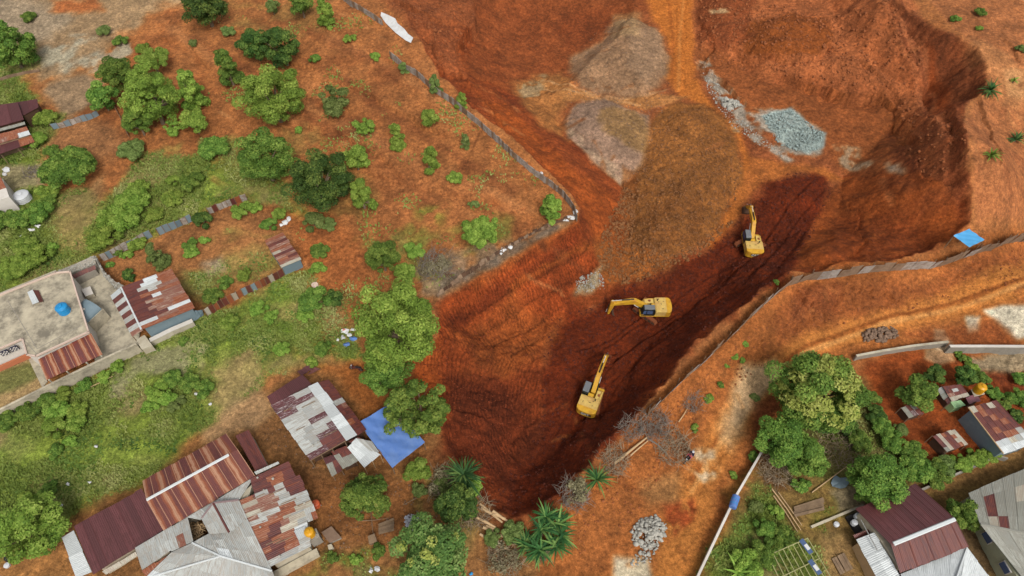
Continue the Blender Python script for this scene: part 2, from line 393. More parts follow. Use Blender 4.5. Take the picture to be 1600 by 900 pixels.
# meadow below
MEAD = [(-200,700),(0,645),(70,610),(220,545),(320,490),(440,435),(480,420),(520,470),(545,520),(560,560),(470,570),(415,590),(400,610),(330,670),(240,740),(110,820),(0,900),(-250,990)]
grass(MEAD, 1, seed=20)
paint([(200,550),(290,515),(330,540),(320,570),(250,600),(190,640),(160,620)], (156,146,116), 1.5, 3, .75, seed=21, breakup=4)
paint([(70,730),(125,720),(130,745),(80,760)], (150,142,118), 1, 2, .6, seed=22, breakup=3)
paint([(0,660),(60,690),(40,720),(-20,720)], (142,142,96), 1.5, 2, .5, seed=23)
paint([(320,580),(400,540),(410,590),(380,640),(340,670),(330,640)], (168,138,100), 1.5, 2, .8, seed=24)
paint([(450,520),(480,500),(490,530),(470,560),(440,570)], (165,105,65), 1, 1.5, .6, seed=25)
paint([(400,440),(500,420),(530,470),(540,560),(420,580),(400,510)], (150,128,90), 1.5, 3, .6, seed=26, breakup=2.5)
grass([(440,450),(540,460),(550,560),(450,590),(400,520)], .75, seed=27, breakup=3, rgb=(96,124,46))
# compound earth, bottom left
YARD = [(-200,950),(0,870),(95,825),(240,740),(330,672),(400,610),(450,585),(560,560),(620,590),(690,690),(700,740),(760,790),(800,815),(850,850),(860,960),(300,1000)]
paint(YARD, (150,104,66), 1, 1.2, 1, seed=28)
paint([(390,640),(430,660),(470,700),(520,740),(500,760),(440,720),(400,690),(380,660)], (126,88,58), 1, 1.5, .7, seed=29)
paint([(300,670),(400,610),(430,640),(400,670),(330,690)], (172,140,106), 1, 1.5, .7, seed=30)
paint([(500,570),(590,560),(620,640),(570,650),(530,600)], (168,98,48), 1, 1, .8, seed=31)
paint([(600,640),(690,700),(690,740),(600,740),(590,700)], (150,98,60), 1, 1, .6, seed=31)
paint([(80,850),(140,880),(150,900),(200,900),(0,960),(0,880)], (170,118,72), 1, 1, .7, seed=32)
grass([(500,860),(600,850),(620,900),(560,960),(480,900)], .7, seed=33, breakup=2, rgb=(105,115,50))
paint([(470,740),(600,740),(660,760),(650,850),(560,850),(500,830)], (142,88,52), 1, 1, .5, seed=34)
grass([(640,730),(740,740),(760,800),(720,900),(620,860),(660,800)], .55, seed=35, breakup=2, rgb=(120,116,66))
paint([(-60,585),(0,548),(36,530),(60,560),(75,596),(78,605),(0,642),(-60,675)], (186,156,112), .5, .4, .95, seed=160, rough=.2)
paint([(-60,600),(0,582),(48,565),(58,590),(20,608),(-60,630)], (116,120,68), .6, .8, .85, seed=161)
# upper left slope: rain rills running down to the lower right, pale dry soil, weeds
for i, (a, b) in enumerate([((300,60),(640,250)),((380,120),(720,290)),((480,90),(800,300)),((520,60),(740,190)),((460,170),(700,330)),((560,200),(830,330)),((430,30),(620,120)),((250,30),(470,200))]):
    pline([a, ((a[0]+b[0])/2, (a[1]+b[1])/2-8+6*(i % 3)), b], 1.4, (184,124,84) if i % 2 else (128,74,46), .5, .8, .9, 60+i)
paint([(560,220),(700,260),(800,330),(700,360),(600,330),(560,280)], (180,112,70), 2, 3, .5, seed=36)
paint([(440,330),(520,330),(560,380),(560,440),(520,560),(470,430)], (168,98,56), 1.5, 2, .7, seed=37)
grass([(560,370),(640,350),(700,380),(700,440),(640,470),(590,430)], .55, seed=38, breakup=3)
grass([(690,370),(800,340),(790,380),(720,420)], .55, seed=39, breakup=2.5)
grass([(640,320),(690,320),(690,340),(645,345)], .6, seed=40, rgb=(130,150,60), breakup=2)
paint([(640,420),(700,390),(800,370),(880,345),(880,355),(740,430),(680,465),(650,460)], (148,128,106), 1, 1.5, .7, seed=41, breakup=2.5)
paint([(680,440),(760,405),(880,340),(895,345),(760,425),(690,462)], (120,108,94), .8, .6, .7, seed=42)
grass([(440,200),(480,190),(540,260),(600,300),(560,340),(450,330)], .35, seed=43, breakup=3, rgb=(130,120,66))
grass([(300,0),(520,0),(500,50),(420,60),(340,40)], .3, seed=44, breakup=4, rgb=(125,115,66))
pline([(735,190),(750,205),(738,235),(722,265)], .35, (104,58,34), .6, .3, .4, 71)
# site interior ------------------------------------------------------------
paint([(560,-40),(700,-40),(740,0),(745,30),(715,75),(730,120),(700,120),(650,60)], (150,84,52), 1, 1, .8, seed=45, rough=.8)
paint([(740,-60),(980,-60),(1020,20),(960,30),(900,90),(880,120),(800,150),(770,130),(716,105),(745,30)], (136,72,40), 1, 1, .85, seed=46)
paint([(860,40),(900,20),(960,10),(955,40),(900,80)], (122,62,34), 1, 1.5, .6, seed=47)
paint([(745,150),(790,160),(830,200),(890,260),(950,300),(975,330),(975,400),(940,400),(905,320),(860,270),(800,215)], (160,80,36), .8, .8, .85, seed=48)
paint([(800,130),(880,110),(900,140),(880,190),(890,220),(850,200),(810,160)], (168,112,66), 1.2, 1.5, .85, seed=49, rough=.6)
paint([(805,130),(850,118),(850,145),(820,152)], (170,152,120), .8, 1.2, .7, seed=50, breakup=1.5)
paint([(1000,-60),(1100,-60),(1085,30),(1085,120),(1110,160),(1160,200),(1175,260),(1160,320),(1120,390),(1100,385),(1150,310),(1160,250),(1130,180),(1060,150),(1040,120),(1048,80),(1020,30)], (188,110,50), .8, .8, .95, seed=51, rough=.25)
pline([(1070,-20),(1062,60),(1060,140)], .5, (210,140,80), .5, .3, .1, 72); pline([(1045,0),(1052,60),(1050,130)], .5, (160,86,40), .5, .3, .1, 73)
paint([(840,125),(900,140),(960,155),(1040,145),(1080,150),(1040,165),(1010,172),(950,158),(880,155)], (176,120,74), .6, .6, .9, seed=52)
pline([(850,125),(920,145),(980,155),(1040,140)], .5, (205,158,116), .7, .25, .2, 74); pline([(850,140),(930,152),(1000,165)], .4, (205,158,116), .6, .25, .2, 75)
paint(GREY1, (150,115,88), .8, .9, 1, seed=53, rough=.6); paint([(985,40),(1030,50),(1040,100),(1010,130),(985,100)], (160,130,104), 1, 1.5, .5, seed=54)
paint([(960,25),(1000,20),(1000,60),(960,60)], (172,140,100), 1, 1.2, .5, seed=55)
paint(GREY2, (160,128,106), .7, .8, 1, seed=56, rough=.5); paint([(935,170),(985,172),(1013,185),(1012,240),(990,230),(950,210)], (146,110,72), .8, 1.2, .8, seed=57)
paint([(880,190),(890,215),(930,255),(968,288),(990,275),(975,270),(935,240),(895,200)], (186,160,128), .5, .5, .5, seed=58, breakup=.8)
paint(BROWN, (144,92,50), .9, 1.0, 1, seed=59, rough=.6)
paint([(1040,190),(1110,200),(1140,260),(1100,300),(1030,300),(1010,250)], (150,96,53), 2, 2, .6, seed=60)
paint([(1000,300),(1130,300),(1090,380),(1000,425),(985,380)], (120,74,40), 1.5, 2, .6, seed=61, breakup=1.5)
paint([(975,260),(1000,270),(990,330),(985,400),(960,410),(945,380),(970,320)], (130,74,38), .6, .8, .6, seed=62, rough=.9)
paint([(940,370),(1000,390),(1060,410),(1010,440),(950,450),(930,420),(925,390)], (156,92,46), .8, 1, .8, seed=63, rough=.8)
paint([(1080,-60),(1400,-60),(1440,60),(1480,180),(1490,240),(1475,290),(1440,270),(1400,160),(1250,130),(1150,95),(1085,75)], (166,96,60), 1, 1, .9, seed=64)
paint([(1160,40),(1190,30),(1240,20),(1290,30),(1302,55),(1280,85),(1220,92),(1165,85)], (134,72,34), .6, .6, .9, seed=65)
paint([(1090,0),(1180,0),(1170,60),(1110,80),(1085,60)], (128,66,38), .8, 1.5, .8, seed=66)
paint([(1108,16),(1135,13),(1140,20),(1112,22)], (196,160,120), .4, .3, .9, seed=67)
paint([(1090,75),(1150,95),(1190,125),(1250,130),(1330,148),(1375,150),(1405,155),(1420,190),(1440,240),(1400,265),(1300,250),(1290,215),(1260,190),(1220,175),(1170,180),(1120,140),(1090,110)], (148,84,48), .8, 1, .95, seed=68)
paint([(1400,60),(1440,120),(1460,200),(1450,270),(1475,290),(1490,240),(1480,170),(1450,90),(1410,20)], (164,96,64), .8, 1, .7, seed=69)
for i in range(5): pline([(1380+i*9,0),(1412+i*8,80),(1438+i*6,150),(1440+i*5,230)], .45, (112,58,36) if i % 2 else (168,100,66), .55, .2, .2, 80+i)
paint([(1395,0),(1440,28),(1485,52),(1525,70),(1542,100),(1536,135),(1510,162),(1480,140),(1462,95),(1430,60)], (124,68,42), .6, .6, .9, seed=70, rough=1)
paint([(1510,160),(1505,200),(1508,260),(1510,300),(1500,330),(1470,290),(1465,240),(1470,190),(1485,165)], (136,74,46), .6, .8, .9, seed=71, rough=1)
paint([(1390,200),(1420,230),(1450,270),(1420,275),(1395,250)], (112,60,38), .6, 1, .7, seed=72, rough=.9)
# pale and blue grey stone waste
ST = (172,166,150)
paint([(1090,95),(1105,95),(1125,125),(1155,150),(1165,170),(1200,170),(1240,170),(1262,195),(1290,210),(1282,238),(1230,255),(1190,230),(1150,205),(1130,170),(1105,140)], ST, .5, 1.2, .85, seed=73, breakup=2.2)
paint([(1190,180),(1235,168),(1255,185),(1262,200),(1290,208),(1288,230),(1262,240),(1235,232),(1215,215)], (160,172,164), .4, .5, 1, seed=74)
paint([(1210,180),(1245,178),(1250,195),(1225,198)], (182,190,182), .5, .8, .6, seed=75)
paint([(1120,150),(1155,152),(1160,168),(1135,168)], (176,180,172), .4, .6, .9, seed=76)
paint([(1300,225),(1340,230),(1365,255),(1350,265),(1310,255)], (186,162,132), .6, 1.2, .85, seed=77, breakup=1.5)
paint([(1370,250),(1400,255),(1412,272),(1390,268)], (176,162,140), .5, .8, .8, seed=78, breakup=1.5)
paint([(1170,245),(1290,262),(1370,270),(1330,280),(1250,268),(1180,300),(1150,340),(1140,310),(1165,280)], (176,104,52), .8, .8, .85, seed=79)
# dark fresh floor of the pit
DARK = [(1195,290),(1225,272),(1260,268),(1295,278),(1298,300),(1280,345),(1250,400),(1235,426),(1200,450),(1130,500),(1090,530),(1035,600),(990,650),(945,690),(925,725),(880,762),(845,795),(800,806),
  (770,785),(790,740),(830,700),(850,640),(845,590),(850,540),(880,490),(890,482),(930,480),(960,450),(1010,435),(1060,415),(1110,385),(1150,350),(1180,320)]
paint(DARK, (102,41,18), 1.2, 1.8, 1, seed=81, rough=.5)
paint([(860,540),(900,500),(1000,500),(1050,560),(960,640),(880,640),(850,600)], (108,45,20), 1.5, 2, .6, seed=82, rough=.5)
paint([(1240,420),(1295,300),(1330,275),(1420,275),(1500,330),(1512,350),(1490,372),(1400,402),(1310,415)], (148,76,36), .8, 1, .95, seed=83)
paint([(1300,400),(1300,350),(1340,330),(1420,330),(1480,370),(1400,400)], (122,58,28), 1.5, 2, .6, seed=84)
paint([(1380,280),(1440,275),(1490,320),(1440,330),(1390,300)], (136,72,40), 1, 1.5, .6, seed=84)
paint([(905,430),(940,415),(945,450),(925,458),(893,458)], (172,154,122), .5, .8, .95, seed=85, breakup=1.6)
# western cut: streaky excavated clay
paint([(690,470),(740,440),(862,375),(910,350),(925,385),(940,415),(905,440),(888,480),(850,540),(845,600),(850,650),(800,700),(780,740),(760,785),(728,742),(697,700),(690,640),(645,600),(655,560),(685,525)], (138,64,31), .5, .5, .95, seed=86, rough=.8)
paint([(740,500),(800,470),(870,500),(850,560),(790,600),(740,580),(720,540)], (150,84,42), 2, 2.5, .6, seed=87)
paint([(700,600),(760,600),(820,640),(800,700),(760,770),(710,700)], (104,47,25), 2.5, 3, .95, seed=88)
paint([(690,620),(760,590),(845,590),(850,660),(830,720),(790,800),(740,760),(697,700)], (100,45,24), 3, 3, .8, seed=188)
paint([(645,560),(690,530),(690,600),(700,650),(665,620),(645,600)], (176,88,42), .8, .8, .8, seed=89)
pline([(800,445),(880,400),(920,385)], .7, (172,96,44), .55, .4, .4, 91); pline([(705,500),(800,440),(900,370)], .8, (112,48,26), .5, .4, .5, 92); pline([(740,445),(850,380),(905,350)], .7, (176,92,44), .7, .4, .3, 90)
# right side ----------------------------------------------------------------
BANK = [(1600,360),(1500,388),(1400,412),(1310,425),(1240,440),(1180,480),(1100,555),(1040,610),(990,665),(950,710),(900,780),(830,830),(860,960),(1080,960),(1200,700),(1300,560),(1600,540),(1760,520),(1760,330)]
paint(BANK, (164,98,54), .6, .8, .95, seed=93)
paint([(1240,450),(1320,440),(1440,440),(1600,390),(1600,430),(1460,470),(1330,505),(1220,540),(1200,500)], (146,82,46), 1, 1.5, .7, seed=94, rough=.7)
paint([(1250,450),(1310,445),(1300,480),(1240,490)], (118,62,38), 1, 1.5, .5, seed=95)
paint([(1180,580),(1260,520),(1400,480),(1600,415),(1700,400),(1700,450),(1600,460),(1450,510),(1340,540),(1250,560),(1180,640),(1120,760),(1090,900),(1000,960),(1030,830),(1080,720),(1130,640)], (192,122,64), 1, .8, .95, seed=96, rough=.25)
for k in (-5, 4): pline([(1760,400+k),(1600,440+k),(1400,497+k),(1260,545+k),(1190,600+k),(1130,680+k),(1080,760+k*2)], .6, (218,156,98) if k > 0 else (150,84,42), .75, .25, .2, 97+k)
paint([(1160,570),(1210,560),(1230,590),(1190,630),(1150,660),(1150,610)], (216,182,140), .8, 1, .9, seed=97)
paint([(1150,600),(1175,590),(1165,680),(1140,700),(1125,680)], (206,170,130), 1, 1, .75, seed=98)
paint([(1085,705),(1115,705),(1130,735),(1100,750),(1080,730)], (214,190,156), .5, 1, .9, seed=99, breakup=1.5)
paint([(1180,630),(1215,625),(1210,690),(1180,700)], (122,64,38), 1, 1, .7, seed=100)
paint([(1540,485),(1600,475),(1700,470),(1700,525),(1590,525),(1570,510)], (216,206,180), .4, .6, .95, seed=101)
paint([(1460,515),(1475,515),(1490,535),(1485,555),(1462,545)], (212,200,172), .4, .3, .95, seed=102)
paint([(1510,495),(1530,495),(1528,515),(1515,518)], (212,200,172), .4, .4, .9, seed=103)
paint([(1400,520),(1540,500),(1590,530),(1590,545),(1480,545)], (132,68,38), .8, 1, .6, seed=104)
paint([(960,870),(1015,870),(1020,920),(950,930)], (204,190,160), .5, .5, .95, seed=105)
paint([(1040,790),(1085,780),(1085,815),(1045,845)], (166,74,40), .5, .8, .8, seed=106, breakup=1.2, rough=.9)
paint([(1000,760),(1060,740),(1060,780),(1010,800)], (176,138,96), 1, 1, .5, seed=107)
# houses on the right
paint([(1350,560),(1470,548),(1600,555),(1750,560),(1750,700),(1600,710),(1500,720),(1420,730),(1380,690),(1340,610)], (148,74,36), .8, .6, 1, seed=108)
paint([(1500,555),(1600,550),(1700,550),(1700,580),(1600,582),(1530,580)], (166,150,120), .6, .8, .9, seed=109, rough=.9)
paint([(1540,580),(1700,580),(1700,640),(1600,640)], (120,58,34), .8, .8, .8, seed=110, rough=.9)
paint([(1445,545),(1490,540),(1495,565),(1465,570),(1445,560)], (206,186,152), .4, .3, .6, seed=111)
paint([(1190,700),(1240,660),(1350,590),(1390,700),(1450,760),(1600,700),(1760,680),(1760,980),(1080,980),(1110,880)], (134,106,64), 1, 1, 1, seed=112)
grass([(1090,900),(1150,800),(1200,760),(1250,840),(1290,900),(1290,960),(1080,960)], .9, seed=113, rgb=(92,110,46))
grass([(1280,760),(1330,760),(1340,830),(1300,850),(1260,820)], .6, seed=114, rgb=(120,116,52), breakup=2)
grass([(1240,640),(1330,600),(1400,700),(1420,760),(1340,760),(1240,740)], .7, seed=115, rgb=(92,100,46))
paint([(1300,770),(1350,755),(1345,800),(1310,800)], (170,150,122), .5, .8, .8, seed=116)
paint([(1280,830),(1330,840),(1340,900),(1300,960),(1270,880)], (166,130,90), .8, 1, .7, seed=117)
paint([(1440,760),(1560,700),(1600,700),(1600,740),(1500,770),(1470,790)], (150,112,72), .8, 1, .8, seed=118)
paint([(1480,790),(1540,830),(1560,900),(1500,900)], (96,76,56), .8, .8, .8, seed=119)
paint([(1180,700),(1200,690),(1230,760),(1190,780)], (110,70,48), .8, .8, .7, seed=120)
grass([(1130,770),(1180,730),(1200,790),(1160,830)], .4, seed=121, breakup=1.5)
# upland on the far right
paint([(1400,-80),(1700,-80),(1760,340),(1600,350),(1530,350),(1512,300),(1508,200),(1545,130),(1545,90),(1490,45)], (166,104,68), .6, .6, .95, seed=122)
paint([(1500,60),(1540,60),(1600,110),(1600,170),(1570,160),(1540,100)], (186,130,88), 1, 1.5, .5, seed=123)
paint([(1570,110),(1600,110),(1600,150),(1575,150)], (200,150,106), .8, .8, .6, seed=124)
for i in range(8): pline([(1505+i*12,180+i*9),(1540+i*12,230+i*7),(1570+i*11,300+i*4)], .9, (140,80,52) if i % 2 else (184,116,78), .35, .6, .6, 130+i)
rgm = random.Random(77)
# pale dust and rills on the bare slopes, tracks of the machines on the site
for _ in range(70):
    x0, y0 = rgm.uniform(300, 860), rgm.uniform(20, 430)
    if (x0-560)*.55 + 40 > y0+60 and x0 > 600: continue
    L_ = rgm.uniform(25, 80); pline([(x0, y0), (x0+L_*.5, y0+L_*.33+rgm.uniform(-6, 6)), (x0+L_, y0+L_*.62)], rgm.uniform(.25, .8), rgm.choice([(186,128,86), (198,146,104), (112,64,40), (124,72,44)]), rgm.uniform(.25, .55), .25, .35, rgm.randint(0, 99), breakup=1.5)
for (a, b, c_, d_, n_, lo, hi) in ((1090,1430,0,280,46,(116,60,34),(178,108,68)), (1250,1480,290,400,26,(112,54,28),(168,90,44)), (1240,1600,430,520,30,(120,68,40),(182,116,68)), (850,1200,590,900,40,(136,78,42),(200,132,80)), (1500,1610,60,340,24,(136,80,52),(196,134,90)), (720,980,0,150,22,(108,54,30),(158,90,52)), (750,940,180,400,22,(126,62,30),(176,94,44))):
    for _ in range(n_):
        x0, y0 = rgm.uniform(a, b), rgm.uniform(c_, d_); th = rgm.choice([-.5, -.35, .5, 1.2]) ; L_ = rgm.uniform(15, 60); pline([(x0, y0), (x0+L_*math.cos(th)*.5+rgm.uniform(-5, 5), y0+L_*math.sin(th)*.5), (x0+L_*math.cos(th), y0+L_*math.sin(th))], rgm.uniform(.2, .8), rgm.choice([lo, hi]), rgm.uniform(.2, .5), .2, .4, rgm.randint(0, 99), breakup=1.2)
# general mottling
mot = fbm(X, Y, 2.2, 5, 140)*.40 + fbm(X, Y, .7, 3, 141)*.28 + n1*.15
mot = mot*(.35+.65*sstep(.22, .34, ROUGH))
COL *= (1.04+mot)[..., None]
_s = sstep(.25, .55, (COL.max(-1)-COL.min(-1))/(COL.max(-1)+1))[..., None]
COL *= 1+_s*(np.array((1.03, 1.03, .95))-1)
fill((112, 126, 44), GREEN*sstep(0, .22, fbm(X, Y, 3.1, 4, 142))*.6)
fill((88, 112, 38), GREEN*sstep(.02, .25, fbm(X, Y, 1.9, 4, 143))*.4)
fill((150, 150, 84), GREEN*sstep(.04, .25, fbm(X, Y, 2.4, 4, 144))*.45)
fill((160, 136, 98), GREEN*sstep(.02, .2, fbm(X, Y, 5, 5, 145))*.75)
ROUGH = ROUGH*(1-GREEN*.3)
Z0 += ROUGH*(.42*fbm(X, Y, .9, 3, 150) + .2*fbm(X, Y, .45, 2, 151)) - ROUGH*.35*sstep(.12, .0, np.abs(fbm(X, Y, 2.2, 3, 158)))
# teeth marks of the bucket on the cut
SW = RS + 1.2*fbm(X, Y, 2.5, 2, 152)
gm = np.zeros(X.shape); w_ = P2W([(660,540),(690,468),(862,372),(910,348),(925,385),(940,418),(900,450),(880,490),(850,540),(850,650),(830,700),(790,740),(765,788),(728,745),(697,700),(690,640),(645,600)])
d_ = sdf(w_, X, Y); gm = sstep(-.3, .8, d_)
SW = RS + 1.0*fbm(X, Y, 2.5, 2, 152)
row = np.floor((RD+.6*fbm(X, Y, 3, 3, 154))/2.3); SW = SW + (row % 2)*.45
ph = ((RD+.6*fbm(X, Y, 3, 3, 154))/2.3) % 1
upper_part = sstep(-2, 3, Y-float(G.hit(760, 560).y))       # scraped straight down up here, swept round in arcs below
pa, pb = G.hit(692, 463), G.hit(905, 352); ud = np.array([pb.x-pa.x, pb.y-pa.y]); ud /= np.hypot(*ud)
GS = (X-pa.x)*ud[0]+(Y-pa.y)*ud[1] + .8*fbm(X, Y, 3.5, 3, 152) + .18*RD*np.sin(RD) * .0
pc = G.hit(800, 700); GR_ = np.hypot(X-pc.x-14, (Y-pc.y-6)) + 1.3*fbm(X, Y, 6, 3, 155)
UPM = upper_part
bench = sstep(.82, 1, ph)*upper_part
Z0 -= gm*(bench*.3-.1*ph*upper_part)
Z0 += gm*.25*fbm(X, Y, 1.1, 3, 159)
COL *= (1-gm*.22*bench+gm*.12*sstep(0, .3, ph)*sstep(.6, .3, ph)*upper_part)[..., None]
CUTM = gm
# ------------------------------------------------------------------ materials
def nmat(name):
    m = bpy.data.materials.new(name); m.use_nodes = True
    nt = m.node_tree; return m, nt, nt.nodes['Principled BSDF']
def N(nt, t, **kw):
    n = nt.nodes.new(t)
    for k, v in kw.items():
        if k in n.inputs: n.inputs[k].default_value = v
        else: setattr(n, k, v)
    return n
def ramp(nt, fac, stops):
    r = nt.nodes.new('ShaderNodeValToRGB'); e = r.color_ramp.elements
    while len(e) < len(stops): e.new(.5)
    for i, (p, c) in enumerate(stops): e[i].position = p; e[i].color = (*c, 1) if len(c) == 3 else c
    nt.links.new(fac, r.inputs[0]); return r.outputs[0]
def mix(nt, a, b, fac, mode='MIX'):
    n = nt.nodes.new('ShaderNodeMix'); n.data_type = 'RGBA'; n.blend_type = mode
    for s, v in ((n.inputs[0], fac), (n.inputs[6], a), (n.inputs[7], b)):
        if hasattr(v, 'is_linked') or hasattr(v, 'links'): nt.links.new(v, s)
        else: s.default_value = v if isinstance(v, (int, float)) else ((*v, 1) if len(v) == 3 else v)
    return n.outputs[2]
def mathn(nt, op, a, b=None, c=None):
    n = nt.nodes.new('ShaderNodeMath'); n.operation = op
    for i, v in enumerate((a, b, c)):
        if v is None: continue
        if isinstance(v, (int, float)): n.inputs[i].default_value = v
        else: nt.links.new(v, n.inputs[i])
    return n.outputs[0]
def attr(nt, name):
    n = nt.nodes.new('ShaderNodeAttribute'); n.attribute_name = name; return n
def noise(nt, vec, scale, detail=4, rough=.6):
    n = N(nt, 'ShaderNodeTexNoise', Scale=scale, Detail=detail, Roughness=rough)
    if vec is not None: nt.links.new(vec, n.inputs['Vector'])
    return n.outputs['Fac']

def ground_mat():
    m, nt, bs = nmat('ground'); geo = nt.nodes.new('ShaderNodeNewGeometry'); P = geo.outputs['Position']
    col = attr(nt, 'soil').outputs['Color']; g = attr(nt, 'green').outputs['Fac']; cut = attr(nt, 'cut').outputs['Fac']; rg = attr(nt, 'stony').outputs['Fac']
    nA = noise(nt, P, 2.2, 6, .7); nB = noise(nt, P, 7.0, 6, .8)
    v = mathn(nt, 'MULTIPLY', ramp(nt, nA, [(.32, (.56,)*3), (.5, (.98,)*3), (.68, (1.5,)*3)]), ramp(nt, nB, [(.32, (.58,)*3), (.68, (1.42,)*3)]))
    c = mix(nt, col, v, 1.0, 'MULTIPLY')
    # pebbles and clods
    vo = N(nt, 'ShaderNodeTexVoronoi', Scale=2.6); nt.links.new(P, vo.inputs['Vector'])
    peb = mathn(nt, 'LESS_THAN', vo.outputs['Distance'], .17)
    sel = mathn(nt, 'GREATER_THAN', noise(nt, P, 1.1, 2), .53)
    c2 = mix(nt, c, mix(nt, c, (1.9, 1.9, 1.9), 1.0, 'MULTIPLY'), mathn(nt, 'MULTIPLY', mathn(nt, 'MULTIPLY', peb, sel), mathn(nt, 'MULTIPLY', rg, .6)))
    # grass blades seen from far: fine two-tone speckle
    sp = ramp(nt, noise(nt, P, 5.5, 5, .8), [(.34, (.62, .68, .5)), (.5, (.98, 1.0, .9)), (.66, (1.45, 1.38, 1.35))])
    c3 = mix(nt, c2, mix(nt, c2, sp, 1.0, 'MULTIPLY'), g)
    nt.links.new(c3, bs.inputs['Base Color']); bs.inputs['Roughness'].default_value = .95; bs.inputs['Specular IOR Level'].default_value = .15
    # bump: clods everywhere, bucket grooves on the cuts
    h1 = mathn(nt, 'MULTIPLY', noise(nt, P, 1.8, 9, .78), .42); 
    # bucket teeth: fine parallel grooves, straight above and swept into arcs below
    def groove(at_name, wl):
        w = mathn(nt, 'ADD', mathn(nt, 'MULTIPLY', attr(nt, at_name).outputs['Fac'], 1/wl), mathn(nt, 'MULTIPLY', noise(nt, P, .9, 3), 2.2))
        f = mathn(nt, 'PINGPONG', w, .5)
        return mathn(nt, 'MULTIPLY', mathn(nt, 'SMOOTH_MIN', f, .36, .1), 2.0)
    up_ = attr(nt, 'upm').outputs['Fac']
    gmask = mathn(nt, 'MULTIPLY', cut, ramp(nt, noise(nt, P, .4, 4), [(.36, (.05,)*3), (.6, (1,)*3)]))
    gg = mathn(nt, 'ADD', mathn(nt, 'MULTIPLY', groove('gs', .46), up_), mathn(nt, 'MULTIPLY', groove('gr', .46), mathn(nt, 'SUBTRACT', 1, up_)))
    h2 = mathn(nt, 'MULTIPLY', mathn(nt, 'MULTIPLY', gg, .11), gmask)
    # base colour darkened in the grooves, slightly lightened on the ribs
    c3 = mix(nt, c3, mix(nt, c3, ramp(nt, gg, [(.1, (.66, .62, .6)), (.7, (1.14, 1.12, 1.08))]), 1.0, 'MULTIPLY'), gmask)
    nt.links.new(c3, bs.inputs['Base Color'])
    vb = mathn(nt, 'MULTIPLY', mathn(nt, 'SMOOTH_MIN', vo.outputs['Distance'], .3, .1), mathn(nt, 'MULTIPLY', rg, -.22))
    b = N(nt, 'ShaderNodeBump', Strength=.8, Distance=1.0); nt.links.new(mathn(nt, 'ADD', mathn(nt, 'ADD', h1, h2), vb), b.inputs['Height'])
    nt.links.new(b.outputs[0], bs.inputs['Normal'])
    return m

def build_ground():
    ny, nx = X.shape
    co = np.stack([X, Y, Z0], -1).reshape(-1, 3).astype(np.float32)
    idx = np.arange(nx*ny).reshape(ny, nx)
    q = np.stack([idx[:-1, :-1], idx[:-1, 1:], idx[1:, 1:], idx[1:, :-1]], -1).reshape(-1, 4)
    me = bpy.data.meshes.new('ground'); me.vertices.add(len(co)); me.vertices.foreach_set('co', co.ravel())
    me.loops.add(q.size); me.loops.foreach_set('vertex_index', q.ravel().astype(np.int32))
    me.polygons.add(len(q)); me.polygons.foreach_set('loop_start', np.arange(0, q.size, 4, dtype=np.int32))
    me.update(calc_edges=True); me.polygons.foreach_set('use_smooth', np.ones(len(q), bool))
    rgba = np.ones((nx*ny, 4), np.float32); rgba[:, :3] = (lin(np.clip(COL, 5, 250))*ALB).reshape(-1, 3)
    a = me.attributes.new('soil', 'FLOAT_COLOR', 'POINT'); a.data.foreach_set('color', rgba.ravel())
    for n, v in (('green', GREEN), ('cut', CUTM), ('stony', ROUGH), ('gs', GS), ('gr', GR_), ('upm', UPM)):
        a = me.attributes.new(n, 'FLOAT', 'POINT'); a.data.foreach_set('value', v.astype(np.float32).ravel())
    me.materials.append(ground_mat())
    o = bpy.data.objects.new('ground', me); C.objects.link(o); tag(o, 'red laterite ground with grassland and an excavated pit', kind='structure')
G.Z = Z0
build_ground()
# ------------------------------------------------------------------ materials of things
def paintm(name, rgb, rough=.6, var=.12, scale=3.0, metal=0, dirt=None, dirt_amt=.4, bump=0):
    m, nt, bs = nmat(name); tc = nt.nodes.new('ShaderNodeTexCoord'); P = tc.outputs['Object']
    t = attr(nt, 'tone').outputs['Fac']
    n = noise(nt, P, scale, 5, .65)
    v = mathn(nt, 'ADD', mathn(nt, 'MULTIPLY', mathn(nt, 'SUBTRACT', n, .5), var*4), mathn(nt, 'ADD', .85, mathn(nt, 'MULTIPLY', t, .3)))
    c = mix(nt, A(*rgb), v, 1.0, 'MULTIPLY')
    if dirt:
        dn = noise(nt, P, scale*.45, 6, .75)
        c = mix(nt, c, A(*dirt), mathn(nt, 'MULTIPLY', ramp(nt, dn, [(.45, (0,)*3), (.62, (1,)*3)]), dirt_amt))
    nt.links.new(c, bs.inputs['Base Color']); bs.inputs['Roughness'].default_value = rough; bs.inputs['Metallic'].default_value = metal
    bs.inputs['Specular IOR Level'].default_value = .3
    if bump:
        b = N(nt, 'ShaderNodeBump', Strength=.6, Distance=bump); nt.links.new(noise(nt, P, scale*3, 5), b.inputs['Height']); nt.links.new(b.outputs[0], bs.inputs['Normal'])
    return m
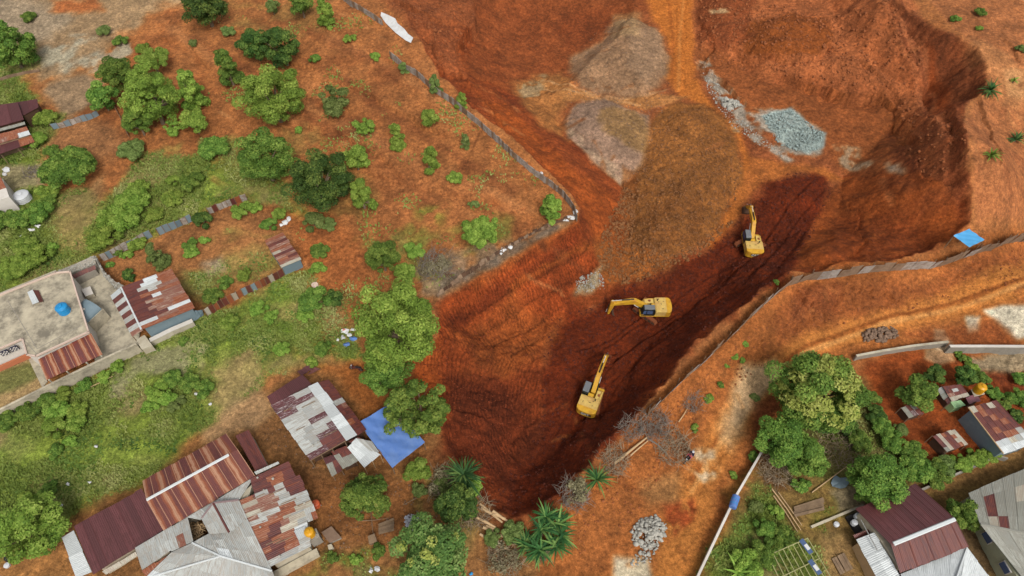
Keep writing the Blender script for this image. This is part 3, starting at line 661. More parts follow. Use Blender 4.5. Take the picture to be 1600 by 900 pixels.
def sheetm(name, base, rust, amount=.3, pale=None, streak=0.0, rough=.45):
    """corrugated sheet: UV.x runs across the ribs (metres), UV.y along them"""
    m, nt, bs = nmat(name); uv = nt.nodes.new('ShaderNodeUVMap').outputs[0]
    t = attr(nt, 'tone').outputs['Fac']
    sp = nt.nodes.new('ShaderNodeMapping'); sp.inputs['Scale'].default_value = (3.2, .55, 1); nt.links.new(uv, sp.inputs[0])
    off = nt.nodes.new('ShaderNodeCombineXYZ'); nt.links.new(mathn(nt, 'MULTIPLY', t, 37), off.inputs[2])
    va = nt.nodes.new('ShaderNodeVectorMath'); va.operation = 'ADD'; nt.links.new(sp.outputs[0], va.inputs[0]); nt.links.new(off.outputs[0], va.inputs[1])
    n1 = noise(nt, va.outputs[0], 1.3, 6, .75)
    n2 = noise(nt, va.outputs[0], 5, 4, .7)
    v = mathn(nt, 'ADD', mathn(nt, 'MULTIPLY', mathn(nt, 'SUBTRACT', n2, .5), .5), mathn(nt, 'ADD', .72, mathn(nt, 'MULTIPLY', t, .5)))
    c = mix(nt, A(*base), v, 1.0, 'MULTIPLY')
    lo = .62-.45*amount
    f = mathn(nt, 'MULTIPLY', ramp(nt, n1, [(lo, (0,)*3), (lo+.12, (1,)*3)]), .85)
    c = mix(nt, c, A(*rust), f)
    tco = nt.nodes.new('ShaderNodeTexCoord'); bn = noise(nt, tco.outputs['Object'], .55, 6, .8)
    c = mix(nt, c, A(*rust), mathn(nt, 'MULTIPLY', ramp(nt, bn, [(.5, (0,)*3), (.64, (1,)*3)]), .55))
    if pale: 
        n3 = noise(nt, va.outputs[0], 2.4, 5, .8)
        c = mix(nt, c, A(*pale), ramp(nt, n3, [(.52, (0,)*3), (.6, (.8,)*3)]))
    sx = nt.nodes.new('ShaderNodeSeparateXYZ'); nt.links.new(uv, sx.inputs[0])
    if streak:
        w = mathn(nt, 'ADD', mathn(nt, 'DIVIDE', sx.outputs[0], streak), mathn(nt, 'MULTIPLY', mathn(nt, 'SUBTRACT', noise(nt, uv, .8, 5, .7), .5), .35))
        fr = mathn(nt, 'ABSOLUTE', mathn(nt, 'SUBTRACT', mathn(nt, 'FRACT', w), .5))
        c = mix(nt, c, A(150, 82, 48), ramp(nt, fr, [(.20, (0,)*3), (.34, (.9,)*3)]))
        c = mix(nt, c, A(196, 150, 118), ramp(nt, fr, [(.36, (0,)*3), (.46, (.75,)*3)]))
    nt.links.new(c, bs.inputs['Base Color']); bs.inputs['Roughness'].default_value = rough; bs.inputs['Specular IOR Level'].default_value = .4
    wv = mathn(nt, 'SINE', mathn(nt, 'MULTIPLY', sx.outputs[0], 2*math.pi/.19))
    b = N(nt, 'ShaderNodeBump', Strength=.5, Distance=.02); nt.links.new(wv, b.inputs['Height']); nt.links.new(b.outputs[0], bs.inputs['Normal'])
    return m
SH = {
 'M': sheetm('maroon_sheet', (104, 58, 54), (126, 66, 50), .35),
 'D': sheetm('dark_maroon_sheet', (100, 56, 56), (88, 48, 46), .3),
 'R': sheetm('rust_sheet', (132, 72, 52), (160, 92, 58), .5, (186, 140, 112)),
 'T': sheetm('pale_rust_sheet', (188, 168, 148), (140, 78, 58), .55),
 'G': sheetm('galvanised_sheet', (192, 194, 188), (172, 164, 152), .35),
 'g': sheetm('dull_sheet', (160, 160, 148), (146, 142, 128), .45),
 'W': sheetm('bright_sheet', (224, 228, 226), (200, 204, 202), .3),
 'P': sheetm('peeling_sheet', (104, 58, 60), (92, 50, 50), .4, (206, 194, 190)),
 'S': sheetm('streaked_sheet', (108, 56, 50), (122, 66, 52), .3, None, 1.75),
 'C': sheetm('porch_sheet', (128, 62, 48), (108, 62, 60), .5, None, 1.25),
 'B': sheetm('bluish_sheet', (112, 132, 142), (140, 156, 160), .4),
 'L': sheetm('lilac_sheet', (140, 82, 92), (120, 66, 70), .3),
 'E': sheetm('pale_green_sheet', (170, 212, 150), (150, 196, 134), .3),
 'H': sheetm('hazel_sheet', (196, 190, 170), (176, 160, 140), .4),
}
SHK = list(SH); SHM = [SH[k] for k in SHK]
MT = dict(
 concrete=paintm('concrete', (202, 190, 164), .9, .16, 1.2, dirt=(124, 116, 100), dirt_amt=.7, bump=.02),
 oldconc=paintm('old_concrete_roof', (196, 184, 158), .95, .3, .8, dirt=(116, 108, 94), dirt_amt=.85, bump=.02),
 plaster=paintm('plaster_wall', (206, 196, 172), .9, .08, 1.5, dirt=(150, 132, 104), dirt_amt=.5),
 white=paintm('white_wall', (232, 224, 212), .8, .05, 1.5, dirt=(196, 184, 166), dirt_amt=.3),
 pink=paintm('pale_pink_trim', (222, 196, 178), .8, .05, 2),
 orange=paintm('orange_band', (202, 122, 84), .8, .06, 2),
 green=paintm('pale_green_wall', (190, 192, 160), .85, .06, 1.5, dirt=(150, 146, 118), dirt_amt=.4),
 stone=paintm('rubble_stone', (160, 152, 138), .95, .2, 3, bump=.05),
 wood=paintm('weathered_wood', (150, 124, 96), .9, .16, 2.5, dirt=(104, 84, 66), dirt_amt=.6),
 palewood=paintm('pale_wood', (206, 172, 128), .85, .12, 3),
 darkwood=paintm('dark_wood', (92, 66, 48), .9, .15, 3),
 bamboo=paintm('bamboo', (176, 172, 118), .7, .12, 3),
 dark=paintm('dark_gap', (44, 40, 38), .9, .1, 3),
 glass=paintm('window_glass', (84, 104, 140), .2, .08, 2),
 grille=paintm('window_grille', (60, 60, 78), .6, .1, 2),
 tarp=paintm('blue_tarp', (92, 130, 196), .6, .08, .8, dirt=(120, 148, 196), dirt_amt=.6, bump=.05),
 cyan=paintm('light_blue_tarp', (88, 172, 226), .45, .05, 1),
 bluetank=paintm('blue_plastic', (40, 148, 208), .35, .05, 1),
 yellow=paintm('yellow_plastic', (226, 164, 28), .35, .05, 1, dirt=(196, 134, 30), dirt_amt=.3),
 orangeplastic=paintm('orange_plastic', (232, 110, 66), .4, .05, 1),
 whiteplastic=paintm('white_plastic', (222, 224, 226), .4, .05, 1, dirt=(180, 176, 168), dirt_amt=.4),
 metal=paintm('steel_pole', (150, 148, 142), .5, .08, 3),
 netting=paintm('grey_netting', (150, 124, 100), .9, .22, 2.6, dirt=(120, 90, 66), dirt_amt=.7),
 silver=paintm('silver_sheeting', (178, 170, 160), .6, .22, 3.2, dirt=(132, 104, 80), dirt_amt=.7),
 tarpwhite=paintm('white_tarp', (228, 228, 226), .6, .08, 2, dirt=(176, 158, 140), dirt_amt=.35),
 drybrush=paintm('dry_twigs', (158, 138, 112), .95, .2, 2),
 greybrush=paintm('grey_twigs', (138, 126, 114), .95, .2, 2),
 bark=paintm('bark', (134, 116, 94), .95, .2, 3, bump=.03),
 greystone=paintm('grey_stones', (180, 176, 164), .95, .2, 2, bump=.03),
 bluestone=paintm('blue_grey_stones', (168, 184, 178), .95, .18, 2, bump=.03),
 brownstone=paintm('brown_stones', (138, 112, 92), .95, .22, 2, bump=.03),
 rubber=paintm('black_rubber', (40, 38, 38), .8, .1, 3),
 grassbed=paintm('ash', (200, 200, 206), .95, .15, 3),
)
# ------------------------------------------------------------------ sheet roofs and walls
def lerp4(q, u, v): return (q[0]*(1-u)+q[1]*u)*(1-v) + (q[3]*(1-u)+q[2]*u)*v
def corners(px, g): return [at(a, b, g+h) for a, b, h in px]
RR = random.Random(11)
def sheet_roof(name, q, rows, parent, along='v', thick=.05, rib=True, jit=.02, frayed=.06, label=None):
    """q: world corners A,B,C,D; rows: list of strings, row i lies from A-B (v=0) towards D-C (v=1)"""
    mb = MB(); uvs = []
    nr, ncl = len(rows), len(rows[0])
    nrm = (q[1]-q[0]).cross(q[3]-q[0]).normalized()
    if nrm.z < 0: nrm = -nrm
    LU = ((q[1]-q[0]).length+(q[2]-q[3]).length)/2; LV = ((q[3]-q[0]).length+(q[2]-q[1]).length)/2
    nj = .3 if (ncl > 1 and nr > 1 and len(set(''.join(rows))) > 1) else 0
    for i, row in enumerate(rows):
        if along == 'u': cut_ = [0]+[(j+RR.uniform(-nj, nj))/ncl for j in range(1, ncl)]+[1]
        else: cut_ = [j/ncl for j in range(ncl+1)]
        for j, ch in enumerate(row):
            if ch == ' ': continue
            e = .012
            u0, u1, v0, v1 = cut_[j]-e*.3, cut_[j+1]+e*.3, i/nr-e*.3, (i+1)/nr+e*.3
            fu = RR.uniform(-1, 1)*frayed/LU; fv = RR.uniform(-1, 1)*frayed/LV
            if along == 'v':
                if i == 0: v0 += fv
                if i == nr-1: v1 += fv
            else:
                if j == 0: u0 += fu
                if j == ncl-1: u1 += fu
            off = nrm*(RR.uniform(0, jit)+.006*((i+j) % 2)); tl = nrm*RR.uniform(-.6, .6)*jit
            P = [lerp4(q, u0, v0)+off+tl, lerp4(q, u1, v0)+off, lerp4(q, u1, v1)+off-tl, lerp4(q, u0, v1)+off]
            tone = RR.random(); base = len(mb.v)
            mb.hexa([p-nrm*thick for p in P], P, SHK.index(ch), tone)
            for (u, v) in ((u0, v0), (u1, v0), (u1, v1), (u0, v1))*2:
                a, b = u*LU, v*LV
                uvs.append((a, b) if along == 'v' else (b, a))
            if rib and ch in 'MDGWBEgTRSCHP':     # overlap seam of the sheet
                if along == 'v': A0, B0 = P[1], P[2]; side = (P[0]-P[1]).normalized()
                else: A0, B0 = P[3], P[2]; side = (P[0]-P[3]).normalized()
                h = nrm*.035; w = side*.05
                mb.hexa([A0-w*.2, A0+w, B0+w, B0-w*.2], [A0-w*.2+h, A0+w+h, B0+w+h, B0-w*.2+h], SHK.index(ch), min(1, tone+.25))
                for k in range(8): uvs.append((0, k*.1))
    o = mb.build(name, SHM, parent)
    uvl = o.data.uv_layers.new(name='UVMap')
    vi = np.zeros(len(o.data.loops), np.int32); o.data.loops.foreach_get('vertex_index', vi)
    uvl.data.foreach_set('uv', np.array(uvs, np.float32)[vi].ravel())
    if label: o['label'] = label
    return o
def ridge_cap(a, b, mat, parent, w=.16, name='ridge_cap'):
    m = MB(); d = (b-a).normalized(); s = d.cross(Vector((0, 0, 1))).normalized()*w; up = Vector((0, 0, .07))
    m.hexa([a-s+up*-.2, a+s-up*.2, b+s-up*.2, b-s-up*.2], [a-s*.6+up*1.2, a+s*.6+up*1.2, b+s*.6+up*1.2, b-s*.6+up*1.2])
    return m.build(name, mat, parent)
def wall_under(q, inset, mat, parent, g, drop=.12, name='wall', base=-.4):
    """solid storey below a roof quad"""
    c = sum(q, Vector())/4
    def ins(p):
        d = c-p; d.z = 0; L = d.length
        return p + (c-p)*(inset*1.4/max(L, .1))
    t = [ins(p)-Vector((0, 0, drop+.05)) for p in q]; b = [Vector((p.x, p.y, g+base)) for p in t]
    return MB().hexa(b, t).build(name, mat, parent)
def post_row(pts, mat, parent, r=.06, top=None, base=-.3):
    out = []
    for p in pts:
        z = G.z(p.x, p.y)+base
        m = MB().tube([(p.x, p.y, z), (p.x, p.y, p.z-.05)], r, 6); o = m.build('post', mat, parent); out.append(o)
    return out
def weights(q, n, parent, seed):
    """stones, planks and an old tyre holding the sheets down"""
    rg = random.Random(seed); nrm = (q[1]-q[0]).cross(q[3]-q[0]).normalized(); nrm = nrm if nrm.z > 0 else -nrm
    for k in range(n):
        p = lerp4(q, rg.uniform(.1, .9), rg.uniform(.1, .9))+nrm*.08; kind = rg.random()
        if kind < .45: MB().tube([p-(q[1]-q[0]).normalized()*rg.uniform(.5, 1.1), p+(q[1]-q[0]).normalized()*rg.uniform(.4, 1.0)], .045, 5).build('batten', MT['wood'], parent)
        else:
            m = MB(); r_ = rg.uniform(.1, .17); m.lathe([(r_*.7, 0), (r_, r_*.4), (r_*.8, r_), (r_*.3, r_*1.2)], p, 7); m.build('weight_stone', MT['greystone'], parent)
def seg_wall(name, pts, h, th, mat, parent=None, capm=None, label=None, cat=None, base=-.5, mats=None, group=None, closed=False, pxz=None):
    """masonry wall following the ground; pts pixels of the TOP edge"""
    w = []
    for a, b in pts:
        g = G.hit(a, b).z
        for _ in range(4): p = at(a, b, g+h); g = G.z(p.x, p.y)
        w.append(Vector((p.x, p.y, g)))
    mb = MB(); cp = MB()
    n = len(w); nrm = []
    for i in range(n):
        d = (w[min(i+1, n-1)]-w[max(i-1, 0)]); d.z = 0; d.normalize(); nrm.append(Vector((-d.y, d.x, 0)))
    for i in range(n-1):
        L = (w[i+1]-w[i]).length; k = max(1, int(L/2.5))
        for j in range(k):
            a = w[i].lerp(w[i+1], j/k); b = w[i].lerp(w[i+1], (j+1)/k)
            na = nrm[i].lerp(nrm[i+1], j/k)*th/2; nb = nrm[i].lerp(nrm[i+1], (j+1)/k)*th/2
            za, zb = a.z+h, b.z+h
            f = lambda p, s, z: Vector((p.x+s.x, p.y+s.y, z))
            mb.hexa([f(a, -na, a.z+base), f(a, na, a.z+base), f(b, nb, b.z+base), f(b, -nb, b.z+base)], [f(a, -na, za), f(a, na, za), f(b, nb, zb), f(b, -nb, zb)], 0, RR.random())
            if capm: cp.hexa([f(a, -na*1.25, za+.003), f(a, na*1.25, za+.003), f(b, nb*1.25, zb+.003), f(b, -nb*1.25, zb+.003)], [f(a, -na*1.25, za+.07), f(a, na*1.25, za+.07), f(b, nb*1.25, zb+.07), f(b, -nb*1.25, zb+.07)], 0, RR.random())
    if parent is None and capm:
        root = empty(name, (w[0].x, w[0].y, w[0].z), 0, label, cat, group)
        inv = Vector((-w[0].x, -w[0].y, -w[0].z))
        o = mb.build('wall_body', mat, root, origin=tuple(w[0])); o.location = (0, 0, 0)
        o = cp.build('coping', capm, root, origin=tuple(w[0])); o.location = (0, 0, 0)
        return root
    o = mb.build(name, mat, parent, origin=None if parent else tuple(w[0]))
    if parent is None: tag(o, label, cat, group)
    return o
class House:
    """a building: an Empty at its base; parts keep world coordinates through the parent inverse"""
    def __init__(s, name, base_px, label, cat='house', g=None, group=None):
        p = G.hit(*base_px); s.g = p.z if g is None else g
        s.root = empty(name, (p.x, p.y, s.g), 0, label, cat, group)
    def fix(s):
        def rec(o):
            for c in o.children:
                if c.parent is s.root: c.matrix_parent_inverse = Matrix.Translation(-s.root.location)
                rec(c)
        rec(s.root)
    def q(s, px): return corners(px, s.g)
    def roof(s, px, rows, along='v', name='roof', **k): q = s.q(px); return q, sheet_roof(name, q, rows, s.root, along, **k)

def tank(px, py, z, r, h, mat, label, ribs=3, name='water_tank'):
    p = at(px, py, z); root = empty(name, p, 0, label, 'water tank')
    prof = [(r*.93, 0)]
    for i in range(ribs*2+1):
        zz = h*.08+h*.72*i/(ribs*2); prof.append((r*(1.0 if i % 2 == 0 else .95), zz))
    prof += [(r*.9, h*.87), (r*.6, h*.96), (r*.34, h*.98)]
    MB().lathe(prof, n=28).build('tank_body', mat, root, smooth=False)
    MB().lathe([(r*.34, h*.985), (r*.36, h*1.03), (r*.3, h*1.07), (r*.06, h*1.09)], n=20).build('lid', mat, root)
    MB().tube([(r*.9, 0, h*.15), (r*1.15, 0, h*.12), (r*1.18, 0, 0)], .04, 6).build('pipe', MT['metal'], root)
    return root

# --- flat roofed concrete house at the left edge -----------------------------------
h = House('flat_roof_house', (60, 520), 'flat roofed concrete house with a stained grey roof slab and rust red porch roof'); g = h.g
RZ = 3.6
def slab(px, z0, z1, mat, parent, name):
    t = [at(a, b, g+z1) for a, b in px]; n = len(t)
    m = MB(); m.add([Vector((p.x, p.y, g+z0)) for p in t]+t, [tuple(reversed(range(n))), tuple(range(n, 2*n))]+[(i, (i+1) % n, n+(i+1) % n, n+i) for i in range(n)])
    return m.build(name, mat, parent)
RP = [(-90,494), (0,462), (88,427), (110,425), (139,519), (57,557), (43,555), (36,530), (-90,585)]
slab(RP, RZ-.2, RZ, MT['oldconc'], h.root, 'roof_slab')
cen = sum([at(a, b, g+RZ) for a, b in RP], Vector())/len(RP)
t = [at(a, b, g+RZ-.21) for a, b in RP]; t = [p+(cen-p)*.02 for p in t]; n = len(t)
m = MB(); m.add([Vector((p.x, p.y, g-.4)) for p in t]+t, [tuple(reversed(range(n))), tuple(range(n, 2*n))]+[(i, (i+1) % n, n+(i+1) % n, n+i) for i in range(n)])
m.build('wall', MT['white'], h.root)
# parapet / kerb round the slab
m = MB(); P = [at(a, b, g+RZ) for a, b in RP]
for i in range(len(P)):
    a, b = P[i], P[(i+1) % len(P)]
    if (b-a).length < .2: continue
    d = (b-a).normalized(); c_ = (a+b)/2; L = (b-a).length
    m.box(c_+Vector((0, 0, .09)), (L+.1, .18, .22), math.atan2(d.y, d.x), 0, RR.random())
m.build('parapet', MT['pink'], h.root)
m = MB()
for (a, b) in (((12,470),(58,545)), ((58,545),(128,508)), ((36,530),(60,556))):
    a, b = at(*a, g+RZ+.012), at(*b, g+RZ+.012); d = (b-a).normalized(); m.box((a+b)/2, ((b-a).length, .07, .03), math.atan2(d.y, d.x))
m.build('roof_seam', MT['stone'], h.root)
q, _ = h.roof([(60,562,2.9), (142,521,2.9), (160,554,2.1), (73,594,2.1)], ['CCCCCCCC'], name='porch_roof', label='rust red sheet porch roof')
post_row([q[3].lerp(q[2], t) for t in (.03, .35, .7, .97)], MT['plaster'], h.root, .1)
# facade with two vent windows and an orange skirting
a, b = at(0, 548, g+RZ), at(36, 530, g+RZ); d = (b-a); d.z = 0; d.normalize(); nn = Vector((d.y, -d.x, 0))
a2 = P[8]; d2 = P[7]-P[8]; d2.z = 0; L2 = d2.length; d2.normalize(); nn = Vector((d2.y, -d2.x, 0))
for k, tt in enumerate((L2-2.6, L2-1.5)):
    c_ = a2+d2*tt+nn*.03; c_.z = g+2.75
    fr = MB().box(c_, (.9, .14, .8), math.atan2(d2.y, d2.x)).build('window', MT['grille'], h.root)
    m = MB()
    for gx in range(4):
        for gz in range(4):
            if (gx+gz) % 2: m.box(c_+d2*(gx-1.5)*.2+nn*.09+Vector((0, 0, (gz-1.5)*.18)), (.16, .05, .14), math.atan2(d2.y, d2.x))
    m.build('grille', MT['white'], fr)
c_ = a2+d2*(L2/2)+nn*.05; c_.z = g+.55
MB().box(c_, (L2, .2, .9), math.atan2(d2.y, d2.x)).build('skirting', MT['orange'], h.root)
h.fix()
def paved(name, px, mat, label, dz=.05, cat=None, thick=.25):
    P_ = [G.hit(a, b) for a, b in px]; z = max(p.z for p in P_)+dz; P_ = [at(a, b, z) for a, b in px]
    n = len(P_); m = MB(); m.add([p-Vector((0, 0, thick+.6)) for p in P_]+P_, [tuple(reversed(range(n))), tuple(range(n, 2*n))]+[(i, (i+1) % n, n+(i+1) % n, n+i) for i in range(n)])
    o = m.build(name, mat, None); tag(o, kind='structure'); return z
yz = paved('courtyard', [(111,430), (152,408), (168,436), (186,448), (218,520), (216,541), (150,572), (139,521)], MT['concrete'], '')
paved('pavement', [(44,560), (58,560), (74,596), (66,606)], MT['concrete'], '')
tank(102, 487, g+RZ, .75, 1.35, MT['bluetank'], 'round blue plastic water tank standing on the flat grey roof')
r = empty('roof_hatch', at(54, 466, g+RZ), 0, 'small pitched white and maroon sheet cover on the flat grey roof', 'roof hatch')
a, b, c2, d_ = [at(x, y, g+RZ+z)-r.location for x, y, z in ((43,457,.25), (51,453,.6), (61,472,.6), (51,476,.25))]
sheet_roof('white_cover', [a, b, c2, d_], ['W'], r); e1, e2 = [at(x, y, g+RZ+.2)-r.location for x, y in ((60,454), (67,471))]
sheet_roof('maroon_cover', [b, e1, e2, c2], ['M'], r)
m = MB(); m.hexa([Vector((p.x, p.y, 0)) for p in (a, e1, e2, d_)], [Vector((p.x, p.y, .18)) for p in (a, e1, e2, d_)]); m.build('kerb', MT['concrete'], r)
# courtyard furniture: concrete box, curved sheet cover
def block(name, px, z0, z1, mat, label, cat, lidm=None, bev=.03):
    t = [at(a, b, z1) for a, b in px]; c_ = sum(t, Vector())/len(t); c_.z = z0
    r_ = empty(name, c_, 0, label, cat); n = len(t); loc = [p-c_ for p in t]
    m = MB(); m.add([Vector((p.x, p.y, -.2)) for p in loc]+loc, [tuple(reversed(range(n))), tuple(range(n, 2*n))]+[(i, (i+1) % n, n+(i+1) % n, n+i) for i in range(n)])
    m.build('box_body', mat, r_, bevel=bev)
    top = [p*1.05 for p in loc]
    m = MB(); m.add([Vector((p.x, p.y, z1-z0+.003)) for p in top]+[Vector((p.x, p.y, z1-z0+.09)) for p in top], [tuple(reversed(range(n))), tuple(range(n, 2*n))]+[(i, (i+1) % n, n+(i+1) % n, n+i) for i in range(n)])
    m.build('lid', lidm or mat, r_, bevel=.02); return r_
block('cistern', [(128,453), (141,448), (146,459), (134,463)], yz, yz+.8, MT['plaster'], 'small pale concrete water cistern in the bare courtyard', 'cistern', MT['white'])
r = empty('curved_cover', at(134, 494, yz+1.7), math.radians(-27), 'curved grey metal sheet cover over the well in the courtyard', 'well cover')
m = MB(); vs = []; fs = []
for i in range(13):
    an = math.pi*i/12
    for yy in (-1.7, 1.7): vs.append((1.5*math.cos(an), yy*.95, .5+.9*math.sin(an)))
for i in range(12): fs.append((2*i, 2*i+1, 2*i+3, 2*i+2))
fs += [tuple(range(0, 26, 2)), tuple(range(25, 0, -2))]
m.add(vs, fs); m.build('metal_vault', SH['B'], r, smooth=False)
MB().box((0, 0, -.65), (3.2, 3.5, 2.3)).build('base', MT['concrete'], r)
MB().box((.1, -.1, 1.45), (.7, 1.0, .08)).build('vent', MT['white'], r)

seg_wall('boundary_wall', [(-60,672), (0,640), (78,601), (150,566), (213,537)], 1.9, .22, MT['concrete'], None, MT['concrete'], 'long grey concrete boundary wall below the flat roofed house', 'wall')
seg_wall('boundary_wall', [(-60,492), (0,459), (22,450), (88,423)], 2.2, .18, MT['stone'], None, MT['plaster'], 'thin rendered wall behind the flat roofed house beside the shrubs', 'wall')
def stony_wall(pts_out, pts_in, z_out, z_in, label):
    """bank of mortared rubble between two edges"""
    o = [at(a, b, z_out) for a, b in pts_out]; i_ = [at(a, b, z_in) for a, b in pts_in]
    c_ = o[0].copy(); c_.z = -.2; root = empty('rubble_wall', c_, 0, label, 'stone wall'); m = MB()
    for k in range(len(o)-1):
        a, b, d, c2 = o[k]-c_, o[k+1]-c_, i_[k]-c_, i_[k+1]-c_
        m.hexa([Vector((p.x, p.y, -.6)) for p in (a, b, c2, d)], [a, b, c2, d], 0, RR.random())
    m.build('wall_body', MT['stone'], root)
    m = MB()
    for k in range(len(o)-1):
        for _ in range(int((o[k+1]-o[k]).length*14)):
            u, v = RR.random(), RR.random(); p = (o[k].lerp(o[k+1], u)).lerp(i_[k].lerp(i_[k+1], u), v)-c_; s = RR.uniform(.1, .2)
            m.box(p, (s*1.4, s, s), RR.uniform(0, 3), 0, RR.random())
    m.build('facing_stones', MT['greystone'], root); return root
stony_wall([(88,424), (120,411), (147,399)], [(92,433), (122,423), (150,412)], 2.0, 1.2, 'white and grey rubble stone wall above the maroon strip by the courtyard')
stony_wall([(147,399), (162,424), (180,440), (193,446)], [(152,406), (163,432), (178,448), (190,453)], 1.7, 1.0, 'curving rubble stone wall between the courtyard and the red soil garden')
h = House('shade_canopy', (130, 430), 'narrow maroon strip roof under the rubble stone wall', 'canopy', g=yz)
q, _ = h.roof([(113,430,1.6), (148,414,1.6), (150,420,1.3), (116,436,1.3)], ['MMM']); wall_under(q, .1, MT['stone'], h.root, h.g); h.fix()

# --- patched shed in the garden ------------------------------------------------------
h = House('patched_shed', (245, 490), 'long shed with patched maroon, white and rusty roof beside the garden', 'shed')
q, _ = h.roof([(189,449,3.3), (268,420,2.9), (304,481,2.9), (221,515,3.3)], ['MWR','MWR','MGR','MGT','MRR','MWT','MTT','MRT','MTR','MTR','MMW','WTR','RRR'], along='u')
ridge_cap(q[0], q[3], SH['W'], h.root, .12)
wall_under(q, .35, SH['B'], h.root, h.g)
h.roof([(173,462,2.5), (187,450,3.1), (223,516,3.1), (206,526,2.5)], ['W','M','G','M','G','M','G','M','G','T'], along='u', name='lean_to_roof', label='striped white and maroon lean-to roof')
post_row([at(x, y, h.g+2.5) for x, y in ((175,463), (190,493), (206,524))], MT['wood'], h.root)
h.fix()
seg_wall('low_wall', [(234,532), (268,515), (301,501)], 1.0, .5, MT['plaster'], None, MT['white'], 'low cream wall at the foot of the bluish sheet shed side', 'wall')
block('concrete_box', [(213,532), (226,524), (238,540), (222,546)], 0, 1.1, MT['plaster'], 'square cream concrete box at the corner of the patched shed', 'concrete box')
h = House('sheet_screen', (308, 500), 'crumpled bluish metal sheets joining the shed to the striped fence', 'sheet fence'); 
h.roof([(291,488,1.8), (316,484,1.5), (318,492,.2), (303,502,.2)], ['BBB']); h.fix()
# small striped shed
h = House('garden_shed', (445, 395), 'small shed with a red and cream striped roof at the garden corner', 'shed')
q, _ = h.roof([(413,376,2.4), (442,363,2.4), (471,405,2.1), (440,418,2.1)], ['RR','TT','MM','TT','RR','HT','MM','TT','RM','TT','HH'], along='u', jit=.03)
wall_under(q, .2, SH['B'], h.root, h.g); h.fix()

# --- maroon buildings at the upper left edge ---------------------------------------------
h = House('maroon_roof_house', (15, 185), 'house with plain dark maroon roof at the upper left edge', 'house')
q, _ = h.roof([(-60,172,3.4), (27,160,3.4), (37,187,2.7), (-60,213,2.7)], ['DDDDD']); wall_under(q, .4, MT['darkwood'], h.root, h.g)
q, _ = h.roof([(27,160,3.0), (58,155,2.6), (60,168,2.3), (34,182,2.6)], ['DD'], name='wing_roof'); wall_under(q, .2, MT['darkwood'], h.root, h.g); h.fix()
h = House('lean_to_barn', (20, 235), 'low barn with white streaked maroon roof below the dark maroon house', 'barn')
q, _ = h.roof([(-60,225,2.8), (41,198,2.8), (47,210,2.5), (-60,242,2.5)], ['RRRRRR','TTTTRW']); h.roof([(-60,243,2.2), (48,211,2.2), (54,222,1.8), (-60,262,1.8)], ['DDDDR'], name='lower_roof')
wall_under(q, .2, MT['wood'], h.root, h.g); post_row([at(x, y, h.g+1.8) for x, y in ((2,242), (28,232), (50,223))], MT['wood'], h.root); 
h.roof([(-60,217,2.9), (38,190,2.9), (39,194,2.8), (-60,222,2.8)], ['gggg'], name='gutter_sheet'); h.fix()
h = House('white_house', (3, 320), 'corner of a white house with red roof at the left edge', 'house')
q, _ = h.roof([(-60,255,3.2), (0,275,3.2), (9,293,3.0), (-60,315,3.0)], ['RRRR']); wall_under([at(x, y, h.g+3.0) for x, y in ((-60,265), (4,279), (14,307), (-60,330))], 0, MT['white'], h.root, h.g, drop=0)
MB().box(at(3, 296, h.g+2.2), (1.4, .6, .5), .3).build('awning', MT['orangeplastic'], h.root); h.fix()
gz = G.hit(38, 312).z
tank(38, 312, gz, 1.15, 1.3, MT['whiteplastic'], 'large white plastic water tank beside the white house')

# --- timber shed with mixed roof in the middle --------------------------------------------
h = House('timber_shed', (500, 670), 'timber shed with grey, white and maroon patched sheet roof next to the blue tarp', 'shed')
q1, _ = h.roof([(423,633,2.3), (484,604,3.5), (541,687,3.5), (484,719,2.3)], ['PPGG','PPPP','PPGG','GGGG','GGGG','GGPP','GGGG','GGGP','GGPP','GGMM','PPMM'], along='u', jit=.04)
h.roof([(482,604,3.56), (497,597,3.5), (558,679,3.5), (541,688,3.56)], ['W','W','W','W','W'], along='u', name='ridge_sheets', label='bright white ridge sheets')
q2, _ = h.roof([(497,598,3.45), (514,593,2.9), (572,671,2.8), (559,680,3.4)], ['MM','MM','MM','MM','GG','MT','MM','MM','RM','MM','MM'], along='u', name='east_roof')
h.roof([(417,619,2.5), (472,585,2.9), (487,601,2.9), (424,632,2.5)], ['DDDD'], name='back_roof')
weights(q1, 6, h.root, 4)
wall_under([q1[0], q2[1], q2[2], q1[3]], .5, MT['darkwood'], h.root, h.g, drop=.8)
post_row([q1[3].lerp(q1[2], t) for t in (.02, .3, .6, .95)]+[q1[0].lerp(q1[3], t) for t in (.0, .33, .66)], MT['wood'], h.root)
m = MB()
for t in (.0, .3, .6, .95): m.tube([q1[3].lerp(q1[2], t)-Vector((0, 0, .1)), q1[3].lerp(q1[2], t)+Vector((.3, .9, -.2))], .05, 5)
m.tube([q1[3]-Vector((0, 0, .15)), q1[2]-Vector((0, 0, .15))], .06, 6); m.build('rafter', MT['wood'], h.root); h.fix()
h = House('kitchen_lean_to', (535, 725), 'small sagging lean-to with maroon and grey sheets against the timber shed', 'lean-to')
q, _ = h.roof([(517,705,1.9), (542,697,2.0), (559,720,1.7), (536,733,1.6)], ['MMM','gMM','ggg','ggg'], jit=.05); wall_under(q, .3, MT['darkwood'], h.root, h.g)
h.roof([(505,716,1.6), (526,708,1.8), (534,735,1.5), (519,745,1.3)], ['DD','gM','gM'], name='side_roof', jit=.05); post_row([at(x, y, h.g+1.4) for x, y in ((520,743), (534,735), (556,721))], MT['wood'], h.root, .05)
h.roof([(545,690,2.3), (560,683,2.3), (575,690,2.2), (560,700,2.1)], ['MM'], name='back_sheet'); h.fix()
h = House('white_canopy', (572, 705), 'small white sheet canopy between the timber shed and the blue tarp', 'canopy')
